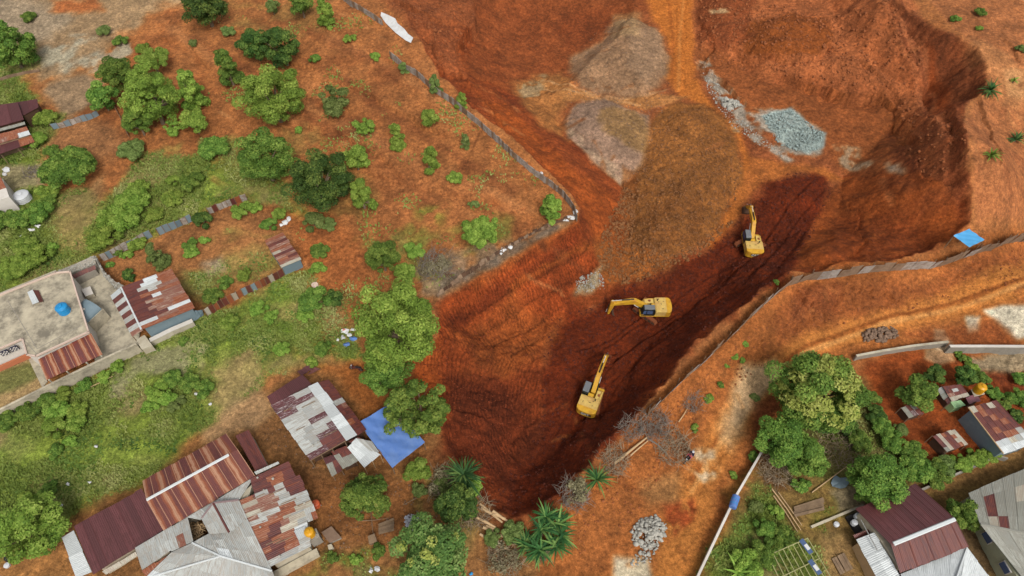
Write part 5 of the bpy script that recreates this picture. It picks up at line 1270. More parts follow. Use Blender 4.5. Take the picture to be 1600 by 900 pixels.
def clumps(shape, k, rng):
    c, r = [], []; rs = {12: .36, 26: .29, 52: .235, 95: .19}.get(k, .2)
    for i in range(k):
        while True:
            p = rng.uniform(-1, 1, 3)
            q_ = np.linalg.norm(p)
            if q_ <= 1 and q_ > .35: break
        if shape == 'round': p = p*[.76, .76, .76]; rad = rng.uniform(.6, 1.25)*rs
        elif shape == 'cone': p[2] = rng.uniform(-.9, 1.0); s = .62*(1-.55*(p[2]+.9)/1.9); p[:2] *= s; p[2] *= 1.05; rad = rng.uniform(.55, 1.05)*rs*(1.15-.3*(p[2]+1)/2)
        elif shape == 'wide': p = p*[.78, .78, .42]; p[2] = abs(p[2])*.9-.1; rad = rng.uniform(.5, 1.0)*rs
        elif shape == 'sparse': p = p*[.84, .84, .5]; rad = rng.uniform(.45, .95)*rs
        elif shape == 'bush': p = p*[.72, .72, .34]; p[2] = abs(p[2]); rad = rng.uniform(.55, 1.05)*rs
        c.append(p); r.append(rad)
    # push one or two outliers so the outline is uneven
    for i in range(max(1, k//8)): c[i] = c[i]*1.25
    return c, r
def proto(shape, size, var):
    key = (shape, size, var)
    if key in PROTO: return PROTO[key]
    rng = np.random.RandomState(hash((shape, size)) % 1000 if False else sum(map(ord, shape))*7+{'s': 1, 'm': 2, 'l': 3, 'x': 4}[size]*13+var*101)
    k, cnt, leaf = {'s': (12, 1900, .13), 'm': (26, 6400, .074), 'l': (52, 15000, .047), 'x': (95, 30000, .032)}[size]
    if shape == 'sparse': k = int(k*1.5); cnt = int(cnt*.75)
    c, r = clumps(shape, k, rng)
    cm = leaves_mesh('crown_'+shape, c, r, cnt, leaf, rng, flat=.85)
    # trunk and limbs; crown centre at z=0, the ground at z=-1.25 (trees) / -.35 (bushes)
    m = MB(); base = -.45 if shape == 'bush' else -1.45; fork = -.15 if shape == 'bush' else -.62
    w = .035 if shape == 'bush' else .062
    bend = Vector((rng.uniform(-.08, .08), rng.uniform(-.08, .08), 0))
    m.tube([Vector((0, 0, base)), Vector((0, 0, (base+fork)/2))+bend*.7, Vector((0, 0, fork))+bend], [w*1.25, w, w*.8], 7)
    o_ = sorted(range(len(c)), key=lambda i: -np.linalg.norm(c[i][:2]))[:{'s': 4, 'm': 7, 'l': 11, 'x': 16}[size]+(6 if shape == 'sparse' else 0)]
    for i in o_:
        e = Vector(c[i]); s0 = Vector((0, 0, fork))+bend; md = s0.lerp(e, .5)+Vector((0, 0, -.08+rng.uniform(-.05, .08)))
        m.tube([s0, md, e], [w*.5, w*.34, w*.12], 5)
        if shape == 'sparse':
            m.tube([md, md+Vector(rng.uniform(-.4, .4, 3))], [w*.25, w*.08], 4)
    tm = bpy.data.meshes.new('trunk'); tm.from_pydata([tuple(v) for v in m.v], [], m.f); tm.materials.append(MT['bark'])
    a_ = tm.attributes.new('tone', 'FLOAT', 'FACE'); a_.data.foreach_set('value', [.5]*len(m.f))
    PROTO[key] = (cm, tm); return PROTO[key]
PR = random.Random(5)
def slotmat(o, m): o.material_slots[0].link = 'OBJECT'; o.material_slots[0].material = m
def plant(px, py, rpx, shape, kind, name, label, cat, group=None, rv=None, hz=None, ry=None, lift=1.0):
    """px,py: centre of the crown in the photo; rpx: its half width there"""
    g_ = G.hit(px, py+rpx*.6).z
    for _ in range(3):
        zc = g_; p = at(px, py, zc); depth = (p-cam.location).dot(Vector((0, cP, -sP))); r = rpx*depth/F
        hc = r*(.42 if shape == 'bush' else 1.12)*lift; p = at(px, py, g_+hc); g_ = G.z(p.x, p.y)
    r *= 1.03 if shape == 'bush' else 1
    size = 's' if r < 1.1 else 'm' if r < 2.4 else 'l' if r < 4.2 else 'x'
    cm, tm = proto(shape, size, PR.randint(0, 2 if size in 'sm' else 1))
    root = empty(name, (p.x, p.y, g_), PR.uniform(0, 6.28), label, cat, group)
    bz = .35 if shape == 'bush' else 1.3
    sx = r*PR.uniform(1.06, 1.18); sz = (ry if ry else PR.uniform(.9, 1.1))*r
    o = bpy.data.objects.new('crown' if shape != 'bush' else 'foliage', cm); C.objects.link(o); o.parent = root; slotmat(o, LF[kind]); o.scale = (sx, r*PR.uniform(1.04, 1.18), sz*1.05); o.location = (0, 0, hc)
    t = bpy.data.objects.new('trunk' if shape != 'bush' else 'stem', tm); C.objects.link(t); t.parent = root
    kz = hc/(.45 if shape == 'bush' else 1.45)*1.08; t.scale = (sx, sx, kz if shape == 'bush' else max(kz, sz*.8)); t.location = (0, 0, hc)
    return root, r, hc
T = 'tree'; S = 'shrub'
# --- trees of the upper left slope --------------------------------------------------
LS = [
 (12,70,34,'round','mid',T,'tall green tree cut by the left edge near the top'),
 (45,27,12,'bush','mid',S,'small bush on pale ground near the top left corner'),
 (163,48,12,'bush','olive',S,'greyish bush on the pale bare patch at top left'),
 (188,65,12,'bush','mid',S,'dark bush at the right rim of the pale bare patch'),
 (223,76,12,'bush','acacia',S,'light green bush above the banana coloured tree'),
 (318,6,32,'round','mango',T,'dark tree cut by the top edge left of the fenceline'),
 (300,68,8,'bush','olive',S,'faint grey green weed left of the narrow acacia tree'),
 (357,50,12,'bush','olive',S,'thin yellowish weed above the narrow acacia tree'),
 (425,10,12,'round','olive',T,'small thin grey green tree at the top edge'),
 (470,6,20,'round','mid',T,'dark green tree touching the top edge beside a thin grey one'),
 (508,20,19,'cone','acacia',T,'bright young tree near the top edge with pale ground behind'),
 (355,106,27,'cone','mid',T,'upright dark tree left of the big paired trees'),
 (398,68,26,'round','mango',T,'left half of the dark double crowned tree near the top'),
 (440,72,30,'round','mango',T,'right half of the dark double crowned tree near the top'),
 (425,145,46,'round','acacia',T,'large light green tree below the dark double crowned tree'),
 (238,92,26,'wide','lime',T,'yellow green broad leaved tree on top of the tree clump'),
 (183,115,27,'round','mid',T,'dark round tree at the left of the upper tree clump'),
 (232,150,45,'round','acacia',T,'largest crown in the middle of the upper tree clump'),
 (298,142,30,'cone','acacia',T,'tall bright tree at the right of the upper tree clump'),
 (158,152,22,'round','mid',T,'bluish green tree at the lower left of the tree clump'),
 (214,190,23,'round','mid',T,'tree at the bottom of the upper tree clump'),
 (268,200,12,'round','acacia',T,'small young tree below the upper tree clump'),
 (303,190,20,'round','acacia',T,'young round tree to the right below the tree clump'),
 (412,242,44,'round','mid',T,'large dark green tree left of the glossy dark tree'),
 (500,278,48,'round','mango',T,'very dark glossy tree with dense leaves in the middle of the slope'),
 (556,248,20,'round','acacia',T,'light tree touching the upper right of the dark glossy tree'),
 (565,305,25,'cone','acacia',T,'light upright tree at the lower right of the dark glossy tree'),
 (570,196,16,'round','acacia',T,'small round young tree standing alone mid slope'),
 (618,213,18,'cone','acacia',T,'narrow tall young tree right of the small round one'),
 (671,184,15,'round','acacia',T,'young tree alone on bare red soil upper right of the narrow one'),
 (521,156,22,'round','olive',T,'bushy greyish young tree right of the large light green tree'),
 (671,248,21,'cone','acacia',T,'young cone shaped tree on bare soil in line with the fence'),
 (546,61,10,'bush','acacia',S,'small yellow green bush near the upper white tarp'),
 (586,89,9,'bush','acacia',S,'small light bush left of the netting fence top end'),
 (492,92,10,'bush','mid',S,'small dark bush right of the dark double tree'),
 (629,106,10,'cone','olive',T,'sapling leaning on the upper end of the netting fence'),
 (680,133,14,'cone','olive',T,'sapling growing through the netting fence, upper of two'),
 (720,156,13,'cone','acacia',T,'sapling growing through the netting fence, lower of two'),
 (725,218,11,'cone','olive',T,'thin pale sapling beside a dark soil crack'),
 (710,279,13,'bush','acacia',S,'light bush on bare soil below the soil crack'),
 (742,319,8,'bush','olive',S,'tiny bush above the leafy tree near the fence corner'),
 (862,322,23,'cone','acacia',T,'bright young tree standing in the corner of the site fence'),
 (749,362,31,'wide','acacia',T,'loose light green tree beside the lower fence line'),
 (597,402,28,'round','mid',T,'dark green tree between the slope and the large leafy tree'),
 (633,426,17,'round','acacia',T,'small tree just above the large leafy tree'),
 (648,392,16,'bush','lime',S,'yellow green bush patch above the middle tree'),
 (468,203,7,'bush','lime',S,'tiny yellow green bush right of the large dark tree'),
 (105,265,49,'bush','mid',S,'big wide bush beside the maroon barn at left'),
 (333,232,26,'bush','mid',S,'dense bush left of the large dark green tree'),
 (207,235,24,'bush','olive',S,'grey green bush with bare twigs below the tree clump'),
 (300,284,20,'bush','mid',S,'bush in tall grass above the garden fence'),
 (270,310,18,'bush','acacia',S,'low bush in grass left of the bush above the garden fence'),
]
for a in LS:
    px, py, r, sh, kd, nm, lb = a; plant(px, py, r, sh, kd, 'tree' if nm == T else 'shrub', lb, nm, 'trees and bushes scattered on the red slope')
# shrubs of the overgrown plot, left
for px, py, r, sh, kd, lb, gp in [
 (205,318,30,'bush','lime','broad yellow green shrub, topmost of the shrub bank by the grey fence',1),(175,340,24,'bush','lime','yellow green shrub at the left of the shrub bank by the grey fence',1),
 (195,345,24,'bush','lime','shrub in the middle of the bank by the grey fence',1),(163,374,25,'bush','acacia','lowest rounded shrub of the bank touching the stone wall',1),(215,295,18,'bush','acacia','small shrub above the shrub bank',1),
 (60,402,24,'bush','acacia','shrub behind the flat roofed house, nearest its corner',1),(22,420,26,'bush','acacia','shrub thicket behind the flat roofed house at the left edge',1),(38,385,20,'bush','lime','upper shrub of the thicket behind the flat roofed house',1),
 (5,345,22,'bush','mid','dark hedge bush below the white house, at the left edge',1),(33,342,20,'bush','mid','dark hedge bush below the white house, in the middle',1),(62,332,22,'bush','mid','dark hedge bush right of the white water tank',1),(80,388,10,'bush','lime','small bright bush in grass between path and thicket',1),(78,310,14,'bush','mid','small dark bush just right of the white water tank',1),(75,300,16,'bush','acacia','bright bush below the big wide bush at left',1),
 (240,336,16,'bush','acacia','small shrub above the grey fence between two shrub banks',1),(270,283,12,'bush','acacia','round low bush in the long grass left of the big bush',1),
 (55,220,18,'bush','lime','yellowish bush growing behind the maroon barn',1),(70,185,18,'bush','acacia','bush between the maroon wing roof and the silver fence',1),(80,235,12,'bush','mid','dark bush at the corner of the maroon barn',1),
 (316,345,18,'bush','mango','dark round clipped bush by the grey garden fence',2),(297,384,13,'bush','mid','clipped bush of two lobes in the garden, upper',2),(299,396,12,'bush','lime','clipped bush of two lobes in the garden, lower',2),
 (200,430,11,'bush','mango','ball shaped bush left of the patched shed',2),(172,413,7,'bush','mid','tiny ball bush near the stone wall corner',2),(213,382,15,'bush','acacia','leafy bush against the grey garden fence',2),(200,398,9,'bush','lime','small yellowish bush below the grey garden fence',2),(185,396,8,'bush','mid','small dark bush at the grey garden fence end',2),
 (377,330,17,'bush','lime','bright leafy bush near the rusty end of the garden fence',2),(398,325,12,'bush','acacia','small bright bush right of the rusty fence end',2),(333,462,16,'bush','mid','dark bush beside the striped sheet fence',2),(352,442,13,'bush','mid','bluish bush above the striped sheet fence',2),(382,430,13,'bush','acacia','small bush in the garden corner near the small shed',2),(318,376,8,'bush','lime','small banana coloured sprout in the garden',2),
 (420,352,14,'bush','mid','bush above the small striped shed',3),(435,335,12,'bush','acacia','small bush by the rubbish above the striped shed',3),(490,347,20,'bush','olive','olive bush left of the bare red path',3),(515,352,13,'bush','olive','thin olive bush beside the bare red path',3),(500,392,15,'bush','mid','bush right of the small striped shed',3),(497,420,12,'bush','acacia','small bush in weeds below the small striped shed',3),
 (492,470,26,'bush','mid','dense dark shrub in the weeds left of the large leafy tree',3),(520,468,17,'bush','mango','very dark shrub right beside the dense weeds shrub',3),(478,492,14,'bush','lime','bright shrub at the foot of the dense dark shrub',3),(405,483,15,'bush','lime','bright shrub right of the round meadow bush',3),(425,495,12,'bush','lime','small bright shrub in the weeds',3),(440,545,14,'bush','lime','bright weed shrub above the timber shed',3),(505,545,14,'bush','mid','weed shrub near the rubbish heap',3),(488,565,11,'bush','acacia','low weed shrub above the leaning sheets',3),
 (357,505,16,'bush','lime','round bright bush alone below the striped fence',4),(285,533,9,'bush','mid','small flat bush in the meadow below the low cream wall',4),(270,592,16,'bush','mid','shrub at the top of the meadow thicket',4),(245,612,18,'bush','acacia','shrub at the left of the meadow thicket',4),(262,622,16,'bush','lime','bright shrub in the middle of the meadow thicket',4),(298,598,18,'bush','mid','dark shrub in the meadow thicket right part',4),(320,608,16,'bush','mid','dark shrub at the right end of the meadow thicket',4),(235,636,13,'bush','lime','lowest bright shrub of the meadow thicket',4),(275,632,14,'bush','olive','dull shrub at the bottom right of the meadow thicket',4),
 (15,655,21,'bush','mid','hedge bush below the boundary wall at the left edge',5),(42,643,20,'bush','mid','hedge bush below the boundary wall, second from the left',5),(70,630,18,'bush','mid','hedge bush below the boundary wall, third from the left',5),(98,617,15,'bush','acacia','hedge bush below the boundary wall, fourth from the left',5),(130,603,13,'bush','mid','hedge bush below the boundary wall near the porch roof',5),(160,590,12,'bush','acacia','small hedge bush below the wall right of the porch',5),(185,572,12,'bush','lime','thin hedge bush at the right end of the boundary wall',5),
 (90,645,20,'bush','lime','bright shrub in front of the hedge, upper left one',5),(120,642,17,'bush','acacia','bright shrub in front of the hedge, upper right one',5),(85,668,21,'bush','lime','bright rounded shrub below the hedge, left of a pair',5),(118,662,16,'bush','lime','bright rounded shrub below the hedge, right of a pair',5),(110,690,11,'bush','lime','small yellow green shrub in open meadow',5),(86,706,12,'bush','mid','small dark green shrub in open meadow',5),(75,765,14,'bush','mid','dark shrub touching the dense bottom left tree',5),(40,775,12,'bush','acacia','small shrub above the dense bottom left tree',5)]:
    plant(px, py, r, sh, kd, 'shrub', lb, 'shrub', {1: 'shrubs on the overgrown plot', 2: 'bushes in the fenced garden', 3: 'shrubs around the rubbish and weeds', 4: 'shrubs of the meadow', 5: 'hedge and shrubs below the boundary wall'}[gp])
for px, py, r, sh, kd, lb, ry in [
 (244,400,21,'cone','olive','tree with greyish leaves behind the patched shed in the garden',1.0),
 (45,820,52,'round','lime','dense bright green tree at the bottom left beside the barn',.8),
 (622,513,68,'round','acacia','large bright leafy tree at the edge of the pit',.95),
 (602,585,36,'round','mid','dull green tree below the large leafy tree',1.0),
 (652,640,50,'sparse','mid','sparse branched tree overhanging the blue tarpaulin',.8),
 (570,780,38,'round','mid','feathery tree with white blossoms in the yard below the blue tarp',1.0),
 (652,735,20,'round','lime','small bright tree right below the blue tarpaulin',.9),
 (712,788,31,'round','mango','dark leafy tree next to the spiky plant at the pit end',1.0),
 (672,868,58,'round','teak','large tree with cream flower heads at the bottom edge',.8),
 (1280,612,64,'round','mid','big tree with masses of pale yellow blossom beside the dirt road',.95),
 (1222,690,42,'round','mid','bright leafed tree over the end of the cream wall',.9),(1262,715,34,'round','mid','tree between the blossom tree and the wood pile',.9),
 (1372,752,42,'round','mid','leafy tree overhanging the dark maroon roof',.9),
 (1435,617,29,'round','mid','small tree on the red yard above the grey hut',.9),
 (1505,806,26,'round','mid','bushy tree between the maroon and the dull grey roofs',.9),
 (1462,585,16,'round','mango','round dark tree left of the yellow tank behind the huts',.9),(1508,588,18,'round','mango','round dark tree directly behind the yellow tank',.9)]:
    plant(px, py, r, sh, kd, 'tree', lb, 'tree', ry=ry)
# blossoms on three crowns
def blossoms(px, py, rpx, n, size, kind, name, label, lift=1.0, spread=.92, seed=1):
    rng = np.random.RandomState(seed); g_ = G.hit(px, py+rpx*.6).z; p = at(px, py, g_+3); depth = (p-cam.location).dot(Vector((0, cP, -sP))); r = rpx*depth/F
    c = []; 
    while len(c) < n:
        q_ = rng.normal(size=3); q_ /= np.linalg.norm(q_)
        if q_[2] > .1: c.append(q_*r*spread*np.array([1, 1, .9]))
    me = leaves_mesh('blossom', c, [size*rng.uniform(.7, 1.2) for _ in c], int(n*55), size*.33, rng, flat=.6)
    return me, r
for (px, py, rpx, n, size, sd_) in ((1280,612,62,115,.62,4), (672,868,56,9,.5,5), (570,780,33,14,.22,6)):
    tr = min((o for o in C.objects if o.type == 'EMPTY' and o.name.startswith('tree')), key=lambda o: abs(o['label'].find('blossom') < 0 and o['label'].find('flower heads') < 0)*1000+(o.location-at(px, py, 3)).length)
    me, r = blossoms(px, py, rpx, n, size, 'flower', '', '', seed=sd_)
    o = bpy.data.objects.new('blossoms', me); C.objects.link(o); o.parent = tr; o.location = (0, 0, r*1.12+.1); slotmat(o, LF['flower'])
for i, (px, py, r, kd, lb) in enumerate([
 (1360,625,17,'mid','hedge bush beside the blossom tree, topmost of the row'),(1368,648,17,'mango','hedge bush second from the top of the row'),(1380,668,18,'mid','hedge bush third from the top of the row'),(1395,690,20,'mid','hedge bush at the bend of the row'),
 (1405,672,14,'olive','bluish bush poking from the hedge into the red yard'),(1425,705,20,'mid','hedge bush left below the striped hut'),(1432,735,27,'mid','wide hedge bush above the maroon roof'),(1462,742,24,'mid','wide hedge bush right of the roof peak'),(1480,728,17,'olive','hedge bush directly below the striped hut'),(1502,724,17,'acacia','hedge bush right below the striped hut'),(1525,716,17,'acacia','hedge bush left of the last one by the rusty shed'),(1548,708,15,'acacia','hedge bush at the white sheets of the rusty shed'),(1345,690,18,'mid','shrub in the shade between blossom tree and hedge'),(1320,660,20,'mango','dark shrub under the right side of the blossom tree')]):
    plant(px, py, r, 'bush', kd, 'shrub', lb, 'shrub', 'hedge around the red yard', lift=1.25)
for px, py, r, kd, lb in [(1495,548,8,'mid','small bush at the start of the wall side hedge'),(1508,562,10,'mid','small bush in the wall side hedge, second'),(1520,575,10,'acacia','small bush in the wall side hedge, third'),(1533,592,13,'mid','round bush right of the tank hut tree'),(1553,614,14,'mid','bush between the yellow tank and the rusty shed'),(1568,632,12,'mid','bush behind the rusty shed'),(1595,592,13,'mid','bush at the right edge above the rusty shed'),(1590,622,18,'mid','larger bush at the right edge behind the rusty shed'),(1590,650,12,'mango','dark low bush at the right edge by the shed'),
 (1165,537,6,'lime','tiny bush on the road bank, uppermost'),(1148,560,6,'lime','tiny bush on the road bank, left of a pair'),(1160,563,6,'lime','tiny bush on the road bank, right of a pair'),(1135,572,4,'lime','tiny sprout on the road bank, lowest left'),(1125,602,6,'mid','tiny bush on the road bank above the bright one'),(1109,624,9,'lime','bright bush on the road bank near the fallen branches'),(1085,668,7,'lime','bright sprout beside the grey brushwood'),(1175,712,9,'mid','small bush with litter at the plaster wall'),(1147,742,7,'lime','small bright sprout left of the plaster wall'),
 (1180,620,8,'olive','small dull weed in the pale road patch'),(1213,441,5,'mid','tiny bush on the pit rim by the fence'),
 (1195,865,26,'mid','large shrub at the bottom left of the bamboo frame'),(1165,880,24,'acacia','shrub at the bottom edge left of the bamboo frame'),(1225,842,20,'mid','shrub above the bamboo frame'),(1195,825,18,'mid','dark shrub between the wall and the bamboo frame'),(1180,790,12,'olive','thin shrub beside the plaster wall end'),(1215,800,12,'acacia','shrub beside the plank heap'),(1250,760,14,'mid','shrub behind the plank heap'),
 (800,832,20,'olive','grey green bush at the tip of the pit'),(770,840,16,'olive','low bush beside the split logs'),(740,760,16,'lime','bright bush under the spiky plant'),(690,760,15,'olive','thin bush left of the dark leafy tree'),(655,765,12,'olive','weedy bush above the ash heap'),
 (520,870,10,'mid','low weed bush at the bottom near the yard'),(590,862,12,'mid','low weed bush near the bottom white stones'),(555,875,10,'lime','low bright weed bush at the bottom'),
 (640,465,14,'lime','bright bush on top of the large leafy tree edge')]:
    plant(px, py, r, 'bush', kd, 'shrub', lb, 'shrub')
for px, py, r, kd, lb in [(1493,30,8,'mid','small tufted shrub at the top right plateau'),(1532,19,10,'mid','tufted shrub near the top edge on the right plateau'),(1595,77,8,'olive','pale shrub cut by the right edge'),(1531,45,6,'lime','yellowish weed under the top tufted shrub')]:
    plant(px, py, r, 'bush', kd, 'shrub', lb, 'shrub', 'plants on the red plateau')
# strap leaved plants (dracaena / palm tufts)
def strap_plant(px, py, n, L, wd, mat, name, label, cat, stem=.6, spread=1.0, heads=1, seed=1, up=.5, group=None):
    rg = random.Random(seed); p = G.hit(px, py); root = empty(name, p, 0, label, cat, group); m = MB(); tr = MB()
    for h_ in range(heads):
        off = Vector((rg.uniform(-1, 1), rg.uniform(-1, 1), 0))*spread*(0 if heads == 1 else 1); top = off+Vector((0, 0, stem*rg.uniform(.6, 1.3)))
        tr.tube([off*.3+Vector((0, 0, -.2)), off*.8+Vector((0, 0, stem*.5)), top], [.12, .1, .08], 6)
        for i in range(n):
            a_ = rg.uniform(0, 6.28); el = rg.uniform(-.15, 1.25)*up+.15; l = L*rg.uniform(.6, 1.1); d = Vector((math.cos(a_), math.sin(a_), 0)); s_ = Vector((-d.y, d.x, 0)); w = wd*rg.uniform(.7, 1.2); pts = []; t_ = rg.random()
            x, z = 0, 0; an = el
            prev = None
            for k in range(6):
                c_ = top+d*x+Vector((0, 0, z)); ww = w*(.5, 1, 1, .8, .5, .06)[k]
                pts.append((c_-s_*ww, c_+Vector((0, 0, -ww*.25)), c_+s_*ww)); x += math.cos(an)*l/5; z += math.sin(an)*l/5; an -= .22
            vs = [v for tpl in pts for v in tpl]; fs = []
            for k in range(5):
                b = k*3; fs += [(b, b+1, b+4, b+3), (b+1, b+2, b+5, b+4)]
            m.add(vs, fs, 0, t_)
    m.build('leaves', mat, root); tr.build('stem', MT['bark'], root); return root
strap_plant(733, 755, 40, 2.9, .11, LF['palm'], 'spiky_plant', 'large spiky strap leaved plant at the left rim of the pit', 'plant', 1.2, .7, 2, 3, .8)
strap_plant(850, 840, 30, 2.3, .11, LF['palm'], 'spiky_plant', 'wide cluster of spiky strap leaves at the lower pit end', 'plant', 1.3, 1.9, 8, 4, .7)
strap_plant(818, 860, 34, 1.9, .1, LF['palm'], 'spiky_plant', 'spiky plant left in front of the wide spiky cluster', 'plant', .6, .8, 2, 5, .8)
strap_plant(932, 752, 40, 2.4, .09, LF['palm'], 'fan_palm', 'small pale green fan palm on the pit rim beside the dry shrub', 'palm', .5, .2, 1, 6, 1.0)
strap_plant(1150, 898, 20, 3.0, .12, LF['lime'], 'palm_seedling', 'feathery young palm at the bottom edge right of the plaster wall', 'palm', .5, .3, 1, 7, .9)
for i, (px, py, n, L, lb) in enumerate([(1545,145,60,2.3,'largest dark green palm tuft on the red plateau'),(1585,221,34,1.9,'palm tuft on the plateau near the right edge'),(1547,244,26,1.7,'yellowish palm tuft below the largest one on the plateau'),(1582,129,14,1.0,'small yellow dry tuft on pale sand of the plateau')]):
    strap_plant(px, py, n, L, .12, LF['palm'] if i < 2 else LF['acacia'], 'palm_tuft', lb, 'palm', .3, .2, 1, 20+i, 1.0, 'plants on the red plateau')
# dry brushwood
def brushwood(px, py, R_, H_, n, mat, label, seed, leaf=None, stick=.03):
    rg = random.Random(seed); p = G.hit(px, py); root = empty('brushwood', p, 0, label, 'dry branches'); m = MB()
    for i in range(n):
        a_ = rg.uniform(0, 6.28); rr = R_*math.sqrt(rg.random()); b = Vector((math.cos(a_)*rr, math.sin(a_)*rr, rg.uniform(0, H_*.5))); d = Vector((rg.uniform(-1, 1), rg.uniform(-1, 1), rg.uniform(-.1, .8))).normalized()*rg.uniform(.5, 1.3)*R_*.6
        q_ = b+d*.5+Vector((rg.uniform(-.15, .15), rg.uniform(-.15, .15), rg.uniform(-.1, .2))); m.tube([b, q_, b+d], [stick*rg.uniform(.8, 1.4), stick*.8, stick*.4], 3, 0, rg.random(), False)
    m.build('twigs', mat, root)
    if leaf:
        rng = np.random.RandomState(seed); c = [np.array([rg.uniform(-.7, .7)*R_, rg.uniform(-.7, .7)*R_, rg.uniform(.2, 1)*H_]) for _ in range(14)]
        me = leaves_mesh('dry_leaves', c, [R_*.3]*14, 1100, .14, rng); o = bpy.data.objects.new('dry_leaves', me); C.objects.link(o); o.parent = root; slotmat(o, leaf)
    return root
brushwood(1020, 664, 2.0, 1.0, 300, MT['greybrush'], 'large heap of grey dry branches below the end of the site fence', 1)
brushwood(1050, 700, 2.3, .8, 280, MT['drybrush'], 'wide heap of brown dry twigs beside the motorbike', 2)
brushwood(1080, 628, 1.4, .6, 130, MT['greybrush'], 'smaller heap of grey twigs above the large heap', 3)
brushwood(985, 672, 1.5, .5, 160, MT['greybrush'], 'thin scatter of grey twigs on the pit rim', 4)
brushwood(960, 720, 1.8, .8, 240, MT['drybrush'], 'heap of dry twigs above the fan palm', 5)
brushwood(895, 775, 1.7, 1.8, 280, MT['greybrush'], 'tall half dead shrub with bare grey stems on the pit rim', 6, LF['dry'])
brushwood(740, 800, 2.0, .6, 200, MT['drybrush'], 'dry twigs lying between the logs and the leafy tree', 7)
brushwood(700, 755, 2.2, .6, 240, MT['drybrush'], 'pile of dry palm litter left of the spiky plant', 8, LF['dry'])
brushwood(1210, 735, 2.0, .6, 260, MT['drybrush'], 'pile of brown branches beside the cream wall', 9)
brushwood(790, 870, 2.0, .5, 180, MT['drybrush'], 'dry straw scatter at the foot of the spiky plant', 10, LF['dry'])
brushwood(680, 415, 2.6, .5, 260, MT['greybrush'], 'scatter of grey dry brush beside the lower site fence', 11, LF['dry'])
brushwood(845, 862, 1.1, .5, 90, MT['drybrush'], 'small tuft of pale straw below the spiky cluster', 12, LF['dry'])
brushwood(52, 270, 1.4, .3, 60, MT['greybrush'], 'few grey poles lying beside the barn', 13, None, .05)
brushwood(1310, 705, 2.4, .4, 170, MT['drybrush'], 'straw coloured twigs below the blossom tree', 14)
for (a, b, r_, mt_, lb) in (((960,725), (1010,685), .16, 'palewood', 'pale fallen trunk leaning from the twig heap'), ((1010,685), (1042,712), .1, 'greybrush', 'curved grey fallen branch across the brushwood'), ((985,712), (1012,690), .09, 'palewood', 'short pale broken branch by the fallen trunk'), ((1060,660), (1073,640), .07, 'palewood', 'thin upright broken branch in the brush'),
    ((590,700), (598,672), .1, 'wood', 'long plank leaning under the dull green tree'), ((1268,770), (1326,727), .07, 'palewood', 'long thin pole leaning over the metal sheet')):
    p, q_ = G.hit(*a), G.hit(*b); m = MB(); c_ = (p+q_)/2; m.tube([p-c_+Vector((0, 0, .12)), Vector((.15, .1, .35)), q_-c_+Vector((0, 0, .3))], [r_, r_*.85, r_*.6], 7)
    o = m.build('fallen_branch', MT[mt_], None); o.location = c_; tag(o, lb, 'branch')
# ------------------------------------------------------------------ fences
def fence(name, label, cat, pts, h, mats, th=.05, step=2.0, post=True, sag=.12, panels=1, seed=1, postm=None, lean=0, top_px=True, group=None, posth=.25):
    rg = random.Random(seed); w = []
    for a, b in pts:
        g_ = G.hit(a, b).z
        if top_px:
            for _ in range(4): p = at(a, b, g_+h); g_ = G.z(p.x, p.y)
        else: p = G.hit(a, b)
        w.append(Vector((p.x, p.y, 0)))
    fine = [w[0]]
    for i in range(len(w)-1):
        L = (w[i+1]-w[i]).length; k = max(1, round(L/step))
        for j in range(k): fine.append(w[i].lerp(w[i+1], (j+1)/k))
    root = empty(name, (fine[0].x, fine[0].y, G.z(fine[0].x, fine[0].y)), 0, label, cat, group); o0 = root.location
    mbs = [MB() for _ in mats]; tops = [rg.uniform(-sag, sag) for _ in fine]; posts = []
    for i in range(len(fine)-1):
        a, b = fine[i], fine[i+1]; d = (b-a).normalized(); n_ = Vector((-d.y, d.x, 0))*th/2
        for s_ in range(panels):
            u0, u1 = s_/panels, (s_+1)/panels; p, q_ = a.lerp(b, u0), a.lerp(b, u1); j = rg.randrange(len(mats)); dz = rg.uniform(-sag, sag)*.6; n2 = n_*rg.uniform(-1, 1.6); ln = Vector((-d.y, d.x, 0))*lean*rg.uniform(.2, 1)
            zp, zq = G.z(p.x, p.y), G.z(q_.x, q_.y); tp, tq = zp+h+tops[i]*(1-u0)+tops[i+1]*u0+dz, zq+h+tops[i]*(1-u1)+tops[i+1]*u1+dz
            V3 = lambda v, z: Vector((v.x, v.y, z))-o0
            MB().hexa([V3(p-n_+n2, zp-.1), V3(q_-n_+n2, zq-.1), V3(q_+n_+n2, zq-.1), V3(p+n_+n2, zp-.1)], [V3(p-n_+n2+ln, tp), V3(q_-n_+n2+ln, tq), V3(q_+n_+n2+ln, tq), V3(p+n_+n2+ln, tp)], 0, rg.random()).build('panel', mats[j], root)
    if post:
        k = max(1, len(fine)//90+1)
        for f_ in fine[::k]:
            z = G.z(f_.x, f_.y); MB().tube([Vector((f_.x+.06, f_.y-.06, z-.3))-o0, Vector((f_.x+.06+rg.uniform(-.08, .08), f_.y-.06, z+h+posth*rg.uniform(.4, 1.6)))-o0], .045, 5).build('post', postm or MT['wood'], root)
    return root
fence('netting_fence', 'grey netting fence running up the slope at the top edge', 'fence', [(500,-40), (545,0), (572,14), (596,30)], 1.2, [MT['netting'], MT['silver']], step=1.8, panels=2, seed=1)
fence('netting_fence', 'long silvery netting fence between the tree slope and the excavation', 'fence', [(608,80), (628,96), (650,110), (680,136), (705,152), (730,172), (762,200), (800,235), (835,264), (862,283), (882,300), (898,322), (902,336)], 1.3, [MT['netting'], MT['silver'], MT['silver']], step=1.6, panels=3, seed=2)
